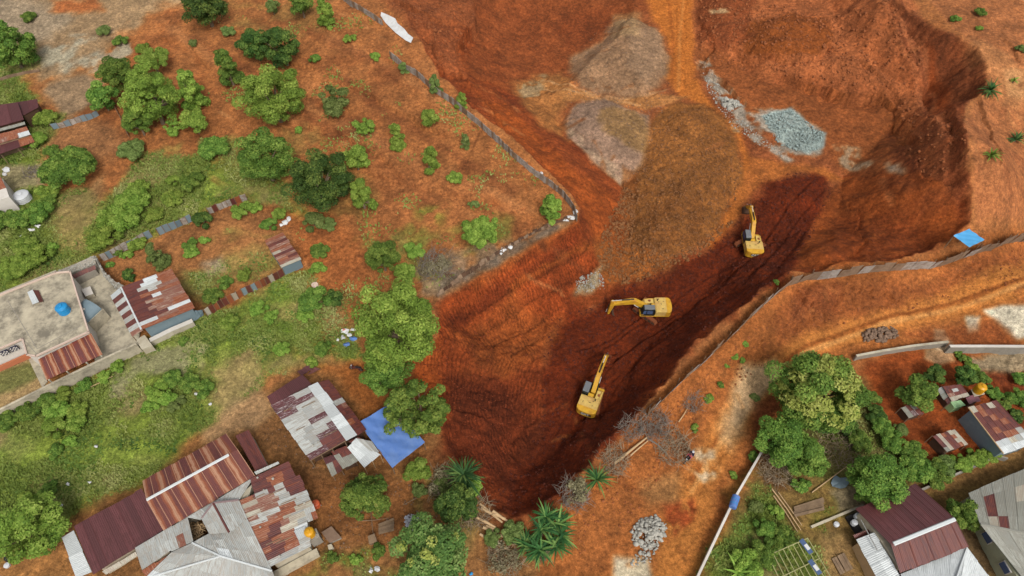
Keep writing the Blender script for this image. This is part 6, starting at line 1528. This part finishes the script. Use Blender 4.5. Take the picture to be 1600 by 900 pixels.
fence('collapsed_fence', 'low collapsed dark sheeting along the crest above the pit', 'fence', [(898,338), (868,347), (835,362), (800,382), (770,402), (735,425), (700,448), (684,462)], .4, [MT['netting'], MT['darkwood']], step=1.5, panels=3, seed=3, lean=-.5, sag=.15)
fence('netting_fence', 'long grey brown netting fence curving between the pit and the dirt road', 'fence', [(1700,330), (1600,363), (1560,377), (1500,395), (1462,406), (1400,409), (1330,417), (1270,423), (1238,432), (1215,450), (1180,482), (1140,520), (1100,558), (1060,592), (1030,622), (1015,638)], 2.0, [MT['netting'], MT['netting'], MT['silver']], step=2.6, panels=2, seed=4, lean=.5)
RUS = [SH['M'], MT['silver'], SH['R'], MT['silver']]
fence('sheet_fence', 'grey sheet fence from the stone wall corner toward the garden tree', 'fence', [(154,398), (178,388), (205,374), (232,360)], 1.4, [MT['silver'], MT['silver'], SH['B']], step=.8, seed=5, group='garden sheet fences')
fence('sheet_fence', 'short grey sheet fence left of the dark round bush', 'fence', [(243,358), (262,350), (280,342), (296,335)], 1.4, [MT['silver'], MT['silver'], SH['B']], step=.8, seed=6, group='garden sheet fences')
fence('sheet_fence', 'rusty sheet fence right of the dark round bush', 'fence', [(322,325), (345,316), (365,309), (382,303)], 1.3, RUS, step=.7, seed=7, group='garden sheet fences')
fence('sheet_fence', 'sheet fence striped maroon, bluish and cream below the garden', 'fence', [(318,484), (345,468), (375,452), (405,438), (425,428), (440,420)], 1.5, [SH['M'], SH['B'], SH['B'], SH['H'], SH['M'], SH['R']], step=.62, seed=8)
fence('sheet_fence', 'pale silver sheet fence right of the dark maroon houses', 'fence', [(78,194), (98,190), (115,184), (132,180), (150,172)], 1.1, [SH['B'], MT['silver']], step=1.0, seed=9)
fence('pole_fence', 'thin broken pole fence running down below the tree clump', 'fence', [(172,155), (186,180), (198,208)], .8, [MT['netting']], step=1.4, seed=10)
fence('pole_fence', 'faint thin wooden fence at the left edge near the top', 'fence', [(-20,128), (25,115), (60,108)], .5, [MT['netting']], step=1.4, seed=11)

def scraps(name, label, cat, px, py, mat, shapes, seed):
    """crumpled sheeting lying on the ground"""
    rg = random.Random(seed); m = MB(); o0 = G.hit(px, py)
    for (a, b, rpx_, ry_) in shapes:
        n = 12; pts = []; c0 = G.hit(a, b)
        for i in range(n):
            t = 2*math.pi*i/n; p = G.hit(a+rpx_*math.cos(t)*rg.uniform(.6, 1.15), b+ry_*math.sin(t)*rg.uniform(.6, 1.15)); pts.append(p-o0+Vector((0, 0, rg.uniform(.06, .25))))
        c = c0-o0+Vector((0, 0, .3)); b_ = [p-Vector((0, 0, .04)) for p in pts]; V_ = pts+b_+[c, c-Vector((0, 0, .05))]
        m.add(V_, [(i, (i+1) % n, 2*n) for i in range(n)]+[(n+(i+1) % n, n+i, 2*n+1) for i in range(n)]+[(i, n+i, n+(i+1) % n, (i+1) % n) for i in range(n)], 0, rg.random())
    o = m.build(name, mat, None); o.location = o0; tag(o, label, cat); return o
# long white tarp hanging along the slope, jagged
def ribbon(name, label, cat, left, right, mat, h=.15):
    L = [G.hit(*p)+Vector((0, 0, h)) for p in left]; R_ = [G.hit(*p)+Vector((0, 0, h+.25)) for p in right]; o0 = L[0].copy(); n = len(L)
    V_ = [p-o0 for p in L]+[p-o0 for p in R_]+[p-o0-Vector((0, 0, .05)) for p in L]+[p-o0-Vector((0, 0, .05)) for p in R_]; fs = []
    for i in range(n-1): fs += [(i, i+1, n+i+1, n+i), (2*n+i, 3*n+i, 3*n+i+1, 2*n+i+1), (i, 2*n+i, 2*n+i+1, i+1), (n+i+1, 3*n+i+1, 3*n+i, n+i)]
    o = MB().add(V_, fs).build(name, mat, None); o.location = o0; tag(o, label, cat); return o
ribbon('white_tarp', 'long torn white tarp lying on the bank near the top fence', 'tarpaulin', [(595,26), (602,36), (610,44), (618,52), (626,58), (634,64), (642,68)], [(596,22), (606,26), (618,32), (622,40), (632,48), (638,56), (646,62)], MT['tarpwhite'])
scraps('plastic_sheet', 'white plastic scraps caught at the corner of the site fence', 'plastic sheet', 893, 340, MT['tarpwhite'], [(893,340,9,4), (884,345,5,2), (899,332,4,5), (870,296,4,3), (846,272,3,3)], 1)
scraps('plastic_sheet', 'two white plastic sacks on the crest above the pit', 'plastic sheet', 790, 389, MT['tarpwhite'], [(786,391,5,4), (797,387,4,3), (783,397,3,2)], 2)
scraps('plastic_sheet', 'white scrap sheets beside the maroon barn at the left edge', 'plastic sheet', 10, 268, MT['tarpwhite'], [(10,266,7,4), (8,273,4,3)], 3)
scraps('rubbish_heap', 'heap of pale household rubbish by the large leafy tree', 'rubbish', 540, 525, MT['tarpwhite'], [(540,518,7,5), (546,524,5,4), (536,528,5,4), (528,532,3,2), (552,516,4,3)], 4)
scraps('blue_sheet', 'crumpled blue sheet on the rubbish heap', 'plastic sheet', 545, 536, MT['tarp'], [(541,539,6,4), (552,530,6,4)], 5)
scraps('red_rag', 'small red rag on the rubbish heap', 'rag', 538, 517, MT['orangeplastic'], [(538,517,3,3)], 6)
scraps('rubbish_heap', 'whitish rubbish in the weeds above the striped shed', 'rubbish', 448, 350, MT['tarpwhite'], [(446,348,6,5), (452,343,4,4), (440,352,3,3)], 7)
scraps('rubbish_heap', 'pinkish rubbish below the striped shed', 'rubbish', 493, 448, MT['pink'], [(492,446,7,5), (499,450,4,3)], 8)
scraps('rubbish_heap', 'white litter on the grass behind the shrubs at left', 'rubbish', 52, 358, MT['tarpwhite'], [(50,360,6,3), (60,354,5,3), (34,371,3,3)], 9)
scraps('metal_sheet', 'crumpled grey metal sheet beside the leafy tree at right', 'metal sheet', 1312, 755, SH['B'], [(1312,755,15,13)], 10)
scraps('blue_bag', 'tiny blue bag at the bottom edge near the big tree', 'bag', 736, 897, MT['bluetank'], [(736,897,4,3)], 11)
scraps('white_sack', 'white sacks on the ground at the bottom of the yard', 'sack', 585, 890, MT['tarpwhite'], [(580,892,4,5), (590,889,6,5)], 12)
for i, (px, py, lb) in enumerate([(88,766,'white plastic bag beside the dense bottom left tree'), (107,757,'yellowish bag on the meadow beside the white bag'), (141,754,'small cream bag on the meadow'), (97,790,'white paper by the dense bottom left tree'), (307,616,'white can left of the meadow path'), (329,632,'white can right of the meadow path'), (151,698,'cream bag high on the meadow'), (1047,709,'white scrap at the plaster wall foot')][:7]):
    scraps('litter', lb, 'litter', px, py, MT['tarpwhite'], [(px, py, 3.2, 2.6)], 30+i)
# big heap of grey stones etc. (nobody could count them)
_ico = [(0,0,1),(.894,0,.447),(.276,.851,.447),(-.724,.526,.447),(-.724,-.526,.447),(.276,-.851,.447),(.724,.526,-.447),(-.276,.851,-.447),(-.894,0,-.447),(-.276,-.851,-.447),(.724,-.526,-.447),(0,0,-1)]
_icf = [(0,1,2),(0,2,3),(0,3,4),(0,4,5),(0,5,1),(1,6,2),(2,7,3),(3,8,4),(4,9,5),(5,10,1),(2,6,7),(3,7,8),(4,8,9),(5,9,10),(1,10,6),(6,11,7),(7,11,8),(8,11,9),(9,11,10),(10,11,6)]
def rubble(name, label, pxpoly, n, smin, smax, mat, seed, pile=0, cat='rubble', kind='stuff'):
    rng = np.random.RandomState(seed); w = P2W(pxpoly); lo, hi = w.min(0), w.max(0); V_, F_, T_ = [], [], []; pts = []
    while len(pts) < n:
        q_ = rng.uniform(lo, hi, (n*2, 2)); ok = inside(w, q_[:, 0], q_[:, 1])
        dd = sdf(w, q_[:, 0], q_[:, 1]); pts += [(a, b, c) for (a, b), c, k in zip(q_, dd, ok) if k]
    ico = np.array(_ico); icf = np.array(_icf); rec = []
    for i, (x, y, d) in enumerate(pts[:n]):
        s = smin+(smax-smin)*rng.rand()**2.5; z = G.z(x, y)+min(d*.5, pile)+s*.2
        v = ico*rng.uniform(.65, 1.25, (12, 1))*s*rng.uniform(.7, 1.3, 3); a_ = rng.rand()*6.28; R_ = np.array([[math.cos(a_), -math.sin(a_), 0], [math.sin(a_), math.cos(a_), 0], [0, 0, 1]])
        V_.append(v@R_.T+[x, y, z]); F_.append(icf+12*i); T_.append(np.full(20, rng.rand()))
    V_ = np.concatenate(V_); F_ = np.concatenate(F_); o0 = V_.mean(0); me = bpy.data.meshes.new(name); k = len(F_)
    me.vertices.add(len(V_)); me.vertices.foreach_set('co', (V_-o0).astype(np.float32).ravel()); me.loops.add(k*3); me.loops.foreach_set('vertex_index', F_.ravel().astype(np.int32)); me.polygons.add(k); me.polygons.foreach_set('loop_start', np.arange(0, k*3, 3, dtype=np.int32)); me.update(calc_edges=True)
    at_ = me.attributes.new('tone', 'FLOAT', 'FACE'); at_.data.foreach_set('value', np.concatenate(T_).astype(np.float32)); me.materials.append(mat)
    o = bpy.data.objects.new(name, me); C.objects.link(o); o.location = o0; tag(o, label, cat, kind=kind); return o
CLOD = paintm('dark_clods', (96, 42, 25), .95, .2, 1); CLOD2 = paintm('brown_clods', (142, 94, 54), .95, .22, 1); CLOD3 = paintm('orange_clods', (158, 92, 52), .95, .2, 1)
CLOD4 = paintm('clay_crumbs', (136, 64, 32), .95, .2, 1)
rubble('stone_rubble', 'heap of grey white broken stones beside the dirt road', [(1000,812), (1025,805), (1042,820), (1035,845), (1015,862), (990,850), (985,830)], 420, .08, .3, MT['greystone'], 1, .5)
rubble('stone_rubble', 'trail of smaller grey stones below the stone heap', [(1000,845), (1030,850), (1015,880), (985,885)], 90, .06, .2, MT['greystone'], 2, .1)
rubble('stone_rubble', 'heap of brown grey rocks beside the dirt road at right', [(1345,520), (1360,513), (1400,512), (1404,525), (1380,535), (1350,534)], 260, .1, .32, MT['brownstone'], 3, .4)
rubble('stone_rubble', 'pale blue grey stones dumped on the upper site', [(1190,182), (1235,172), (1258,188), (1286,208), (1280,232), (1250,238), (1215,225)], 900, .05, .2, MT['bluestone'], 4, .3)
rubble('stone_rubble', 'grey white boulders beside the blue grey stones', [(1128,153), (1152,152), (1160,165), (1140,172), (1128,165)], 150, .12, .4, MT['greystone'], 5, .3)
rubble('stone_rubble', 'scattered grey stones on the upper site road', [(1098,105), (1112,110), (1125,130), (1125,150), (1150,180), (1200,220), (1230,250), (1180,225), (1140,195), (1105,140)], 420, .04, .18, MT['greystone'], 6)
rubble('stone_rubble', 'grey stones at the foot of the cut slope', [(900,435), (938,418), (945,452), (900,458)], 160, .06, .2, MT['greystone'], 7, .1)
rubble('clods', 'loose dark clods on the pit floor', DARK, 4500, .03, .2, CLOD, 8)
rubble('clods', 'cobbles and clods rolling down the big brown heap', [(1000,260), (1025,200), (1060,170), (1100,170), (1135,200), (1160,265), (1150,310), (1095,385), (1000,430), (975,400), (980,330)], 3600, .03, .22, CLOD2, 9)
rubble('clods', 'clods along the foot of the brown heap', [(975,290), (1000,300), (985,380), (1060,400), (1130,350), (1150,340), (1095,400), (1000,440), (950,440), (930,400)], 1400, .06, .3, CLOD2, 10)
rubble('clods', 'clods on the upper site tip', [(1090,90), (1250,135), (1400,160), (1430,260), (1480,300), (1500,200), (1440,60), (1400,0), (1090,0)], 2200, .04, .3, CLOD3, 11)
rubble('clods', 'pebbles on the bank beside the dirt road', [(1250,450), (1440,440), (1600,390), (1600,440), (1400,485), (1250,520), (1130,620), (1000,800), (900,880), (880,800), (1000,680), (1130,560)], 1300, .04, .16, CLOD3, 12)
rubble('clods', 'crumbs of clay on the cut slope', [(690,480), (740,445), (905,355), (935,415), (880,485), (845,560), (845,640), (790,730), (760,780), (700,700), (690,640), (655,590)], 900, .04, .14, CLOD4, 13)
rubble('clods', 'stones on the earth mass by the top fence', [(650,60), (560,-20), (740,-20), (740,60), (715,110), (780,160), (700,110)], 700, .05, .25, CLOD3, 14)
rubble('pebbles', 'pale pebbles around the grey heaps', [(880,190), (895,85), (960,25), (1045,60), (1045,140), (1010,270), (965,288), (890,215)], 1500, .03, .14, MT['brownstone'], 15)
rubble('pebbles', 'litter and pebbles in the compound yard', [(400,640), (520,740), (620,740), (700,740), (760,820), (600,880), (500,850), (520,760), (380,660)], 500, .03, .12, MT['brownstone'], 16)
rubble('pebbles', 'pebbles on the tree slope', [(300,60), (540,20), (700,160), (890,320), (700,430), (560,420), (440,300), (330,200)], 1200, .03, .14, CLOD3, 17)
# ash heap, logs, planks
o = rubble('ash_heap', 'round heap of pale grey ash and feathers in the yard', [(633,808), (645,803), (656,810), (657,822), (645,831), (633,824)], 300, .04, .16, MT['grassbed'], 20, .3, 'ash heap')
def sticks(name, label, cat, items, r, mat, seed, z=.15, flat=False):
    rg = random.Random(seed); o0 = G.hit(*items[0][0]); root = empty(name, o0, 0, label, cat)
    for (a, b) in items:
        p, q_ = G.hit(*a)-o0, G.hit(*b)-o0; h1, h2 = z+rg.uniform(0, .2), z+rg.uniform(0, .25)
        if flat:
            d = (q_-p); L = d.length; c_ = (p+q_)/2+Vector((0, 0, h1)); M_ = d.to_track_quat('X', 'Z').to_matrix().to_4x4(); MB().box(c_, (L, r*2, .05), M=M_, tone=rg.random()).build('plank', mat, root)
        else: MB().tube([p+Vector((0, 0, h1)), (p+q_)/2+Vector((rg.uniform(-.1, .1), rg.uniform(-.1, .1), (h1+h2)/2)), q_+Vector((0, 0, h2))], [r*rg.uniform(.8, 1.2), r, r*.7], 7, 0, rg.random()).build('log', mat, root)
    return root
sticks('log_pile', 'scattered split pale logs lying at the left tip of the pit', 'logs', [((750,788), (785,818)), ((752,795), (790,812)), ((745,810), (775,825)), ((755,825), (800,845)), ((750,835), (797,862)), ((760,822), (780,830)), ((770,800), (800,820))], .15, MT['palewood'], 1)
sticks('plank_pile', 'stack of grey planks lying in the yard near the ash heap', 'planks', [((592,822-i*0+i*3), (616,812+i*4)) for i in range(5)], .14, MT['wood'], 2, .1, True)
sticks('plank_pile', 'stack of weathered planks right of the brush pile', 'planks', [((1240,795+i*3), (1286,780+i*4)) for i in range(5)], .16, MT['wood'], 3, .15, True)
sticks('plank_pile', 'pallet of dark planks beside the bamboo frame', 'planks', [((1300+i*4,873-i*2), (1314+i*4,898-i*2)) for i in range(5)], .15, MT['wood'], 4, .15, True)
sticks('bamboo_poles', 'long pale bamboo poles lying beside the plaster wall', 'poles', [((1205,765), (1250,830)), ((1208,775), (1245,832)), ((1215,770), (1252,822))], .07, MT['palewood'], 5)
sticks('thin_pole', 'thin pale pole lying in the meadow by the boundary wall', 'pole', [((142,607), (178,590))], .05, MT['palewood'], 6)
sticks('broom_sticks', 'bundle of thin sticks leaning in the yard by the feathery tree', 'sticks', [((580,800), (585,855)), ((556,745), (600,800)), ((630,790), (680,765)), ((560,815), (610,810))], .04, MT['wood'], 7)
block('wood_crate', [(575,838), (585,834), (589,846), (577,850)], G.hit(582, 846).z, G.hit(582, 846).z+.6, MT['wood'], 'small grey wooden crate in the yard left of the ash heap', 'crate')
h = House('leaning_sheets', (475, 590), 'two rusty sheets and a wooden frame dumped above the timber shed', 'sheet pile')
h.roof([(464,580,.3), (483,570,.6), (490,577,.5), (470,586,.3)], ['DD'], name='sheet'); h.roof([(480,585,.3), (492,574,.5), (502,577,.4), (483,585,.3)], ['MM'], name='sheet'); h.fix()
# bamboo frame (unfinished roof)
g_ = G.hit(1240, 880).z; q = [at(1200, 868, g_+1.7), at(1262, 841, g_+1.7), at(1300, 905, g_+1.6), at(1235, 940, g_+1.6)]
root = empty('pergola', (q[0].x, q[0].y, g_), 0, 'open bamboo frame of a pergola in the bottom right garden', 'pergola'); o0 = root.location
for i in range(9):
    t = i/8; MB().tube([q[0].lerp(q[1], t)-o0, q[3].lerp(q[2], t)-o0], .05, 6).build('pole', MT['bamboo'], root)
for t in (0, .5, 1): MB().tube([q[0].lerp(q[3], t)-o0+Vector((0, 0, .07)), q[1].lerp(q[2], t)-o0+Vector((0, 0, .07))], .05, 6).build('crossbar', MT['bamboo'], root)
for p in q: MB().tube([Vector((p.x, p.y, g_-.3))-o0, p-o0], .07, 6).build('post', MT['bamboo'], root)
for (u, v, lb) in ((.86, .15, 'dark blue cloth hanging on the bamboo frame, upper one'), (.8, .62, 'blue and grey cloth hanging on the bamboo frame, lower one')):
    p = lerp4(q, u, v); r_ = empty('hanging_cloth', p+Vector((0, 0, .05)), math.radians(-62), lb, 'cloth'); MB().box((0, 0, .07), (1.6, .55, .03)).build('cloth', MT['glass'], r_); MB().box((.1, .05, .1), (.6, .4, .03)).build('fold', MT['tarpwhite'], r_)
# water drums behind the maroon house
g_ = G.hit(1345, 822).z
MB_ = block('drum_stand', [(1322,808), (1340,800), (1358,822), (1340,832)], g_, g_+.5, MT['dark'], 'dark platform with drums behind the maroon ridge house', 'platform')
for (px, py, mt_, lb) in ((1333,818,'whiteplastic','white drum on the dark platform, left one'), (1348,815,'rubber','black drum on the dark platform'), (1338,808,'whiteplastic','small white drum on the dark platform, upper one')):
    tank(px, py, g_+.6, .34, .6, MT[mt_], lb, 1, 'drum')
tank(1306, 820, G.hit(1306, 820).z, .3, .35, MT['whiteplastic'], 'small white bucket standing alone on the yard kerb', 1, 'bucket')
tank(14, 872, G.hit(14, 872).z, .4, .3, MT['rubber'], 'black tyre shaped tub at the bottom left corner', 1, 'tub')
tank(12, 884, G.hit(12, 884).z, .3, .3, MT['whiteplastic'], 'pale bucket at the bottom left corner', 1, 'bucket')
# blue gate box on the cream wall
p = at(1146, 786, G.hit(1146, 790).z+1.3); r_ = empty('blue_drum', p, math.radians(62), 'blue plastic barrel lying on the cream plastered wall', 'barrel')
MB().tube([(-.75, 0, .42), (-.7, 0, .42), (.7, 0, .42), (.75, 0, .42)], [.36, .42, .42, .36], 16).build('barrel_body', MT['tarp'], r_)
MB().tube([(-.3, 0, .42), (-.24, 0, .42)], .44, 16).build('hoop', MT['bluetank'], r_); MB().tube([(.24, 0, .42), (.3, 0, .42)], .44, 16).build('hoop', MT['bluetank'], r_)

# ------------------------------------------------------------------ motorbikes and people
def wheel(m_root, x, r=.3):
    m = MB(); n = 18
    for k in range(n):
        a0, a1 = 2*math.pi*k/n, 2*math.pi*(k+1)/n; P_ = lambda a, rr, y: (x+rr*math.cos(a), y, r+rr*math.sin(a))
        m.hexa([P_(a0, r-.07, -.05), P_(a1, r-.07, -.05), P_(a1, r, -.05), P_(a0, r, -.05)], [P_(a0, r-.07, .05), P_(a1, r-.07, .05), P_(a1, r, .05), P_(a0, r, .05)])
    o = m.build('wheel', MT['rubber'], m_root); m = MB()
    for k in range(8): a = math.pi*k/4; m.tube([(x, 0, r), (x+(r-.06)*math.cos(a), 0, r+(r-.06)*math.sin(a))], .012, 4)
    m.tube([(x, -.05, r), (x, .05, r)], .06, 8); m.build('rim', MT['metal'], o)
def motorbike(px, py, rz, bodym, label):
    root = empty('motorbike', G.hit(px, py), rz, label, 'motorbike'); wheel(root, -.62); wheel(root, .62)
    MB().prism([(-.75, .62), (-.1, .5), (.2, .4), (.3, .62), (-.2, .78), (-.8, .85)], -.13, .13).build('body', bodym, root, bevel=.03)
    MB().prism([(.25, .35), (.5, .55), (.52, .95), (.42, 1.0), (.3, .7)], -.16, .16).build('leg_shield', bodym, root, bevel=.03)
    MB().prism([(-.78, .84), (.02, .78), (.08, .84), (-.75, .92)], -.12, .12).build('seat', MT['rubber'], root, bevel=.03)
    MB().tube([(.62, 0, .3), (.47, 0, .95)], .035, 6).build('fork', MT['metal'], root)
    MB().tube([(.35, -.32, 1.02), (.45, 0, .97), (.35, .32, 1.02)], .02, 6).build('handlebar', MT['rubber'], root)
    MB().box((.52, 0, .92), (.12, .18, .16)).build('headlight', MT['whiteplastic'], root, bevel=.03)
    MB().tube([(-.7, -.16, .32), (.05, -.16, .35)], .045, 8).build('exhaust', MT['metal'], root)
    MB().box((-.55, .15, .48), (.3, .05, .3)).build('side_cover', bodym, root, bevel=.02); return root
SKIN = paintm('skin', (172, 122, 92), .7, .04, 2); HAIR = paintm('hair', (40, 34, 32), .7, .1, 4)
def person_riding(px, py, rz, lx, shirt, trousers, helmet, label, dz=0):
    """figure astride the bike, built as one skinned surface"""
    root = empty('person', G.hit(px, py), rz, label, 'person')
    V_ = {'pelvis': (lx, 0, .95), 'chest': (lx+.1, 0, 1.28), 'neck': (lx+.12, 0, 1.45), 'head': (lx+.15, 0, 1.62), 'crown': (lx+.16, 0, 1.72)}
    R_ = {'pelvis': .16, 'chest': .17, 'neck': .065, 'head': .105, 'crown': .075}; E = [('pelvis', 'chest'), ('chest', 'neck'), ('neck', 'head'), ('head', 'crown')]
    for s, n in ((1, 'l'), (-1, 'r')):
        V_.update({'hip'+n: (lx+.02, .11*s, .93), 'knee'+n: (lx+.4, .2*s, .82), 'ank'+n: (lx+.3, .2*s, .36), 'toe'+n: (lx+.46, .2*s, .31), 'sh'+n: (lx+.1, .19*s, 1.38), 'el'+n: (lx+.28, .28*s, 1.16), 'wr'+n: (lx+.48, .26*s, 1.08), 'ha'+n: (lx+.56, .26*s, 1.06)})
        R_.update({'hip'+n: .1, 'knee'+n: .075, 'ank'+n: .045, 'toe'+n: .04, 'sh'+n: .07, 'el'+n: .048, 'wr'+n: .034, 'ha'+n: .04})
        E += [('pelvis', 'hip'+n), ('hip'+n, 'knee'+n), ('knee'+n, 'ank'+n), ('ank'+n, 'toe'+n), ('chest', 'sh'+n), ('sh'+n, 'el'+n), ('el'+n, 'wr'+n), ('wr'+n, 'ha'+n)]
    ks = list(V_); me = bpy.data.meshes.new('body'); me.from_pydata([V_[k] for k in ks], [(ks.index(a), ks.index(b)) for a, b in E], [])
    o = bpy.data.objects.new('body', me); C.objects.link(o); o.parent = root
    md = o.modifiers.new('s', 'SKIN'); me.skin_vertices  # layer is created with the modifier
    for k, sv in zip(ks, me.skin_vertices[0].data): sv.radius = (R_[k], R_[k]); sv.use_root = (k == 'pelvis')
    o.modifiers.new('d', 'SUBSURF').levels = 2; o.modifiers['d'].render_levels = 2
    dg = bpy.context.evaluated_depsgraph_get(); dg.update(); m2 = bpy.data.meshes.new_from_object(o.evaluated_get(dg)); o.modifiers.clear(); o.data = m2; m2.materials.clear()
    for mm in (shirt, trousers, SKIN, MT['rubber']): m2.materials.append(mm)
    for p in m2.polygons:
        c = p.center
        p.material_index = 2 if c.z > 1.44 or (abs(c.y) > .2 and c.x > lx+.34 and c.z > 1.0) else 0 if c.z > 1.0 and not (c.x > lx+.2 and abs(c.y) < .2 and c.z < .95) else 3 if c.z < .36 else 1
        p.use_smooth = True
    MB().lathe([(.13, -.06), (.15, .02), (.135, .1), (.08, .16), (.02, .18)], (lx+.14, 0, 1.62), 16).build('helmet', helmet, root, smooth=True)
    m = MB(); m.tube([(lx+.24, 0, 1.6), (lx+.275, 0, 1.585)], [.025, .012], 6); m.build('nose', SKIN, root)
    return root
motorbike(557, 578, math.radians(168), SH['M'], 'parked maroon and grey motorbike under the large leafy tree')
PINK = paintm('pink_shirt', (222, 112, 118), .8, .06, 3); NAVY = paintm('navy_cloth', (46, 50, 84), .8, .06, 3); DKC = paintm('dark_trousers', (48, 44, 52), .85, .06, 3)
brz = math.radians(222)
motorbike(1075, 718, brz, MT['rubber'], 'dark motorbike on the dirt road beside the brushwood')
person_riding(1075, 718, brz, -.12, PINK, DKC, SH['M'], 'person in a pink shirt riding in front on the dark motorbike')
person_riding(1075, 718, brz, -.55, NAVY, NAVY, MT['whiteplastic'], 'person in dark blue clothes riding pillion with a white helmet')

# ------------------------------------------------------------------ grass and weeds (stuff)
def weeds(name, label, n, size, mat, seed, thr, sc, field, hgt=1.0):
    rng = np.random.RandomState(seed); iy0, iy1 = np.searchsorted(GY, [16, 140]); ix0, ix1 = np.searchsorted(GX, [-110, 110])
    sub = field[iy0:iy1, ix0:ix1]; jj, ii = np.nonzero(sub > .25); xs = GX[ix0+ii]; ys = GY[iy0+jj]
    wgt = sub[jj, ii]*sstep(thr-.1, thr+.1, fbm(xs, ys, sc, 4, seed)); wgt = wgt*wgt; wgt /= wgt.sum(); k = rng.choice(len(xs), n, p=wgt)
    x = xs[k]+rng.uniform(-.15, .15, n); y = ys[k]+rng.uniform(-.15, .15, n); z = Z0[iy0+jj[k], ix0+ii[k]]
    # three leaves per tuft
    X3 = np.repeat(np.stack([x, y, z], -1), 3, 0)+np.concatenate([rng.uniform(-.12, .12, (3*n, 2)), np.zeros((3*n, 1))], 1)
    an = rng.rand(3*n)*6.28; L = size*rng.uniform(.5, 1.5, 3*n); d = np.stack([np.cos(an), np.sin(an), rng.uniform(.3, 1.2, 3*n)*hgt], -1)*L[:, None]; s_ = np.stack([-np.sin(an), np.cos(an), np.zeros(3*n)], -1)*(L*.35)[:, None]
    V_ = np.stack([X3-[0, 0, .04], X3+d*.5-s_, X3+d, X3+d*.5+s_], 1).reshape(-1, 3); o0 = V_.mean(0); q_ = 3*n
    me = bpy.data.meshes.new(name); me.vertices.add(4*q_); me.vertices.foreach_set('co', (V_-o0).astype(np.float32).ravel()); me.loops.add(4*q_); me.loops.foreach_set('vertex_index', np.arange(4*q_, dtype=np.int32)); me.polygons.add(q_); me.polygons.foreach_set('loop_start', np.arange(0, 4*q_, 4, dtype=np.int32)); me.update(calc_edges=True)
    tn = np.repeat(np.clip(.5+1.3*fbm(x, y, 3, 3, seed+5)+.35*(rng.rand(n)-.5), 0, 1), 3)
    at_ = me.attributes.new('tone', 'FLOAT', 'FACE'); at_.data.foreach_set('value', tn.astype(np.float32)); me.materials.append(mat)
    o = bpy.data.objects.new(name, me); C.objects.link(o); o.location = o0; tag(o, label, kind='stuff'); return o
weeds('grass', 'short green grass over the meadows', 70000, .2, LF['grass'], 1, -.1, 4, GREEN)
weeds('weeds', 'leafy green weeds in the meadows', 10000, .26, LF['bush'], 2, .08, 3, GREEN, .5)
slope = np.zeros(X.shape); w = P2W([(280,30), (540,-10), (700,160), (890,320), (780,380), (680,450), (600,470), (540,560), (450,330), (330,200)]); slope[inside(w, X, Y)] = .6; slope[insw] = 0
weeds('sparse_grass', 'sparse dry tufts on the tree slope', 1800, .22, LF['grass'], 3, .12, 5, slope)
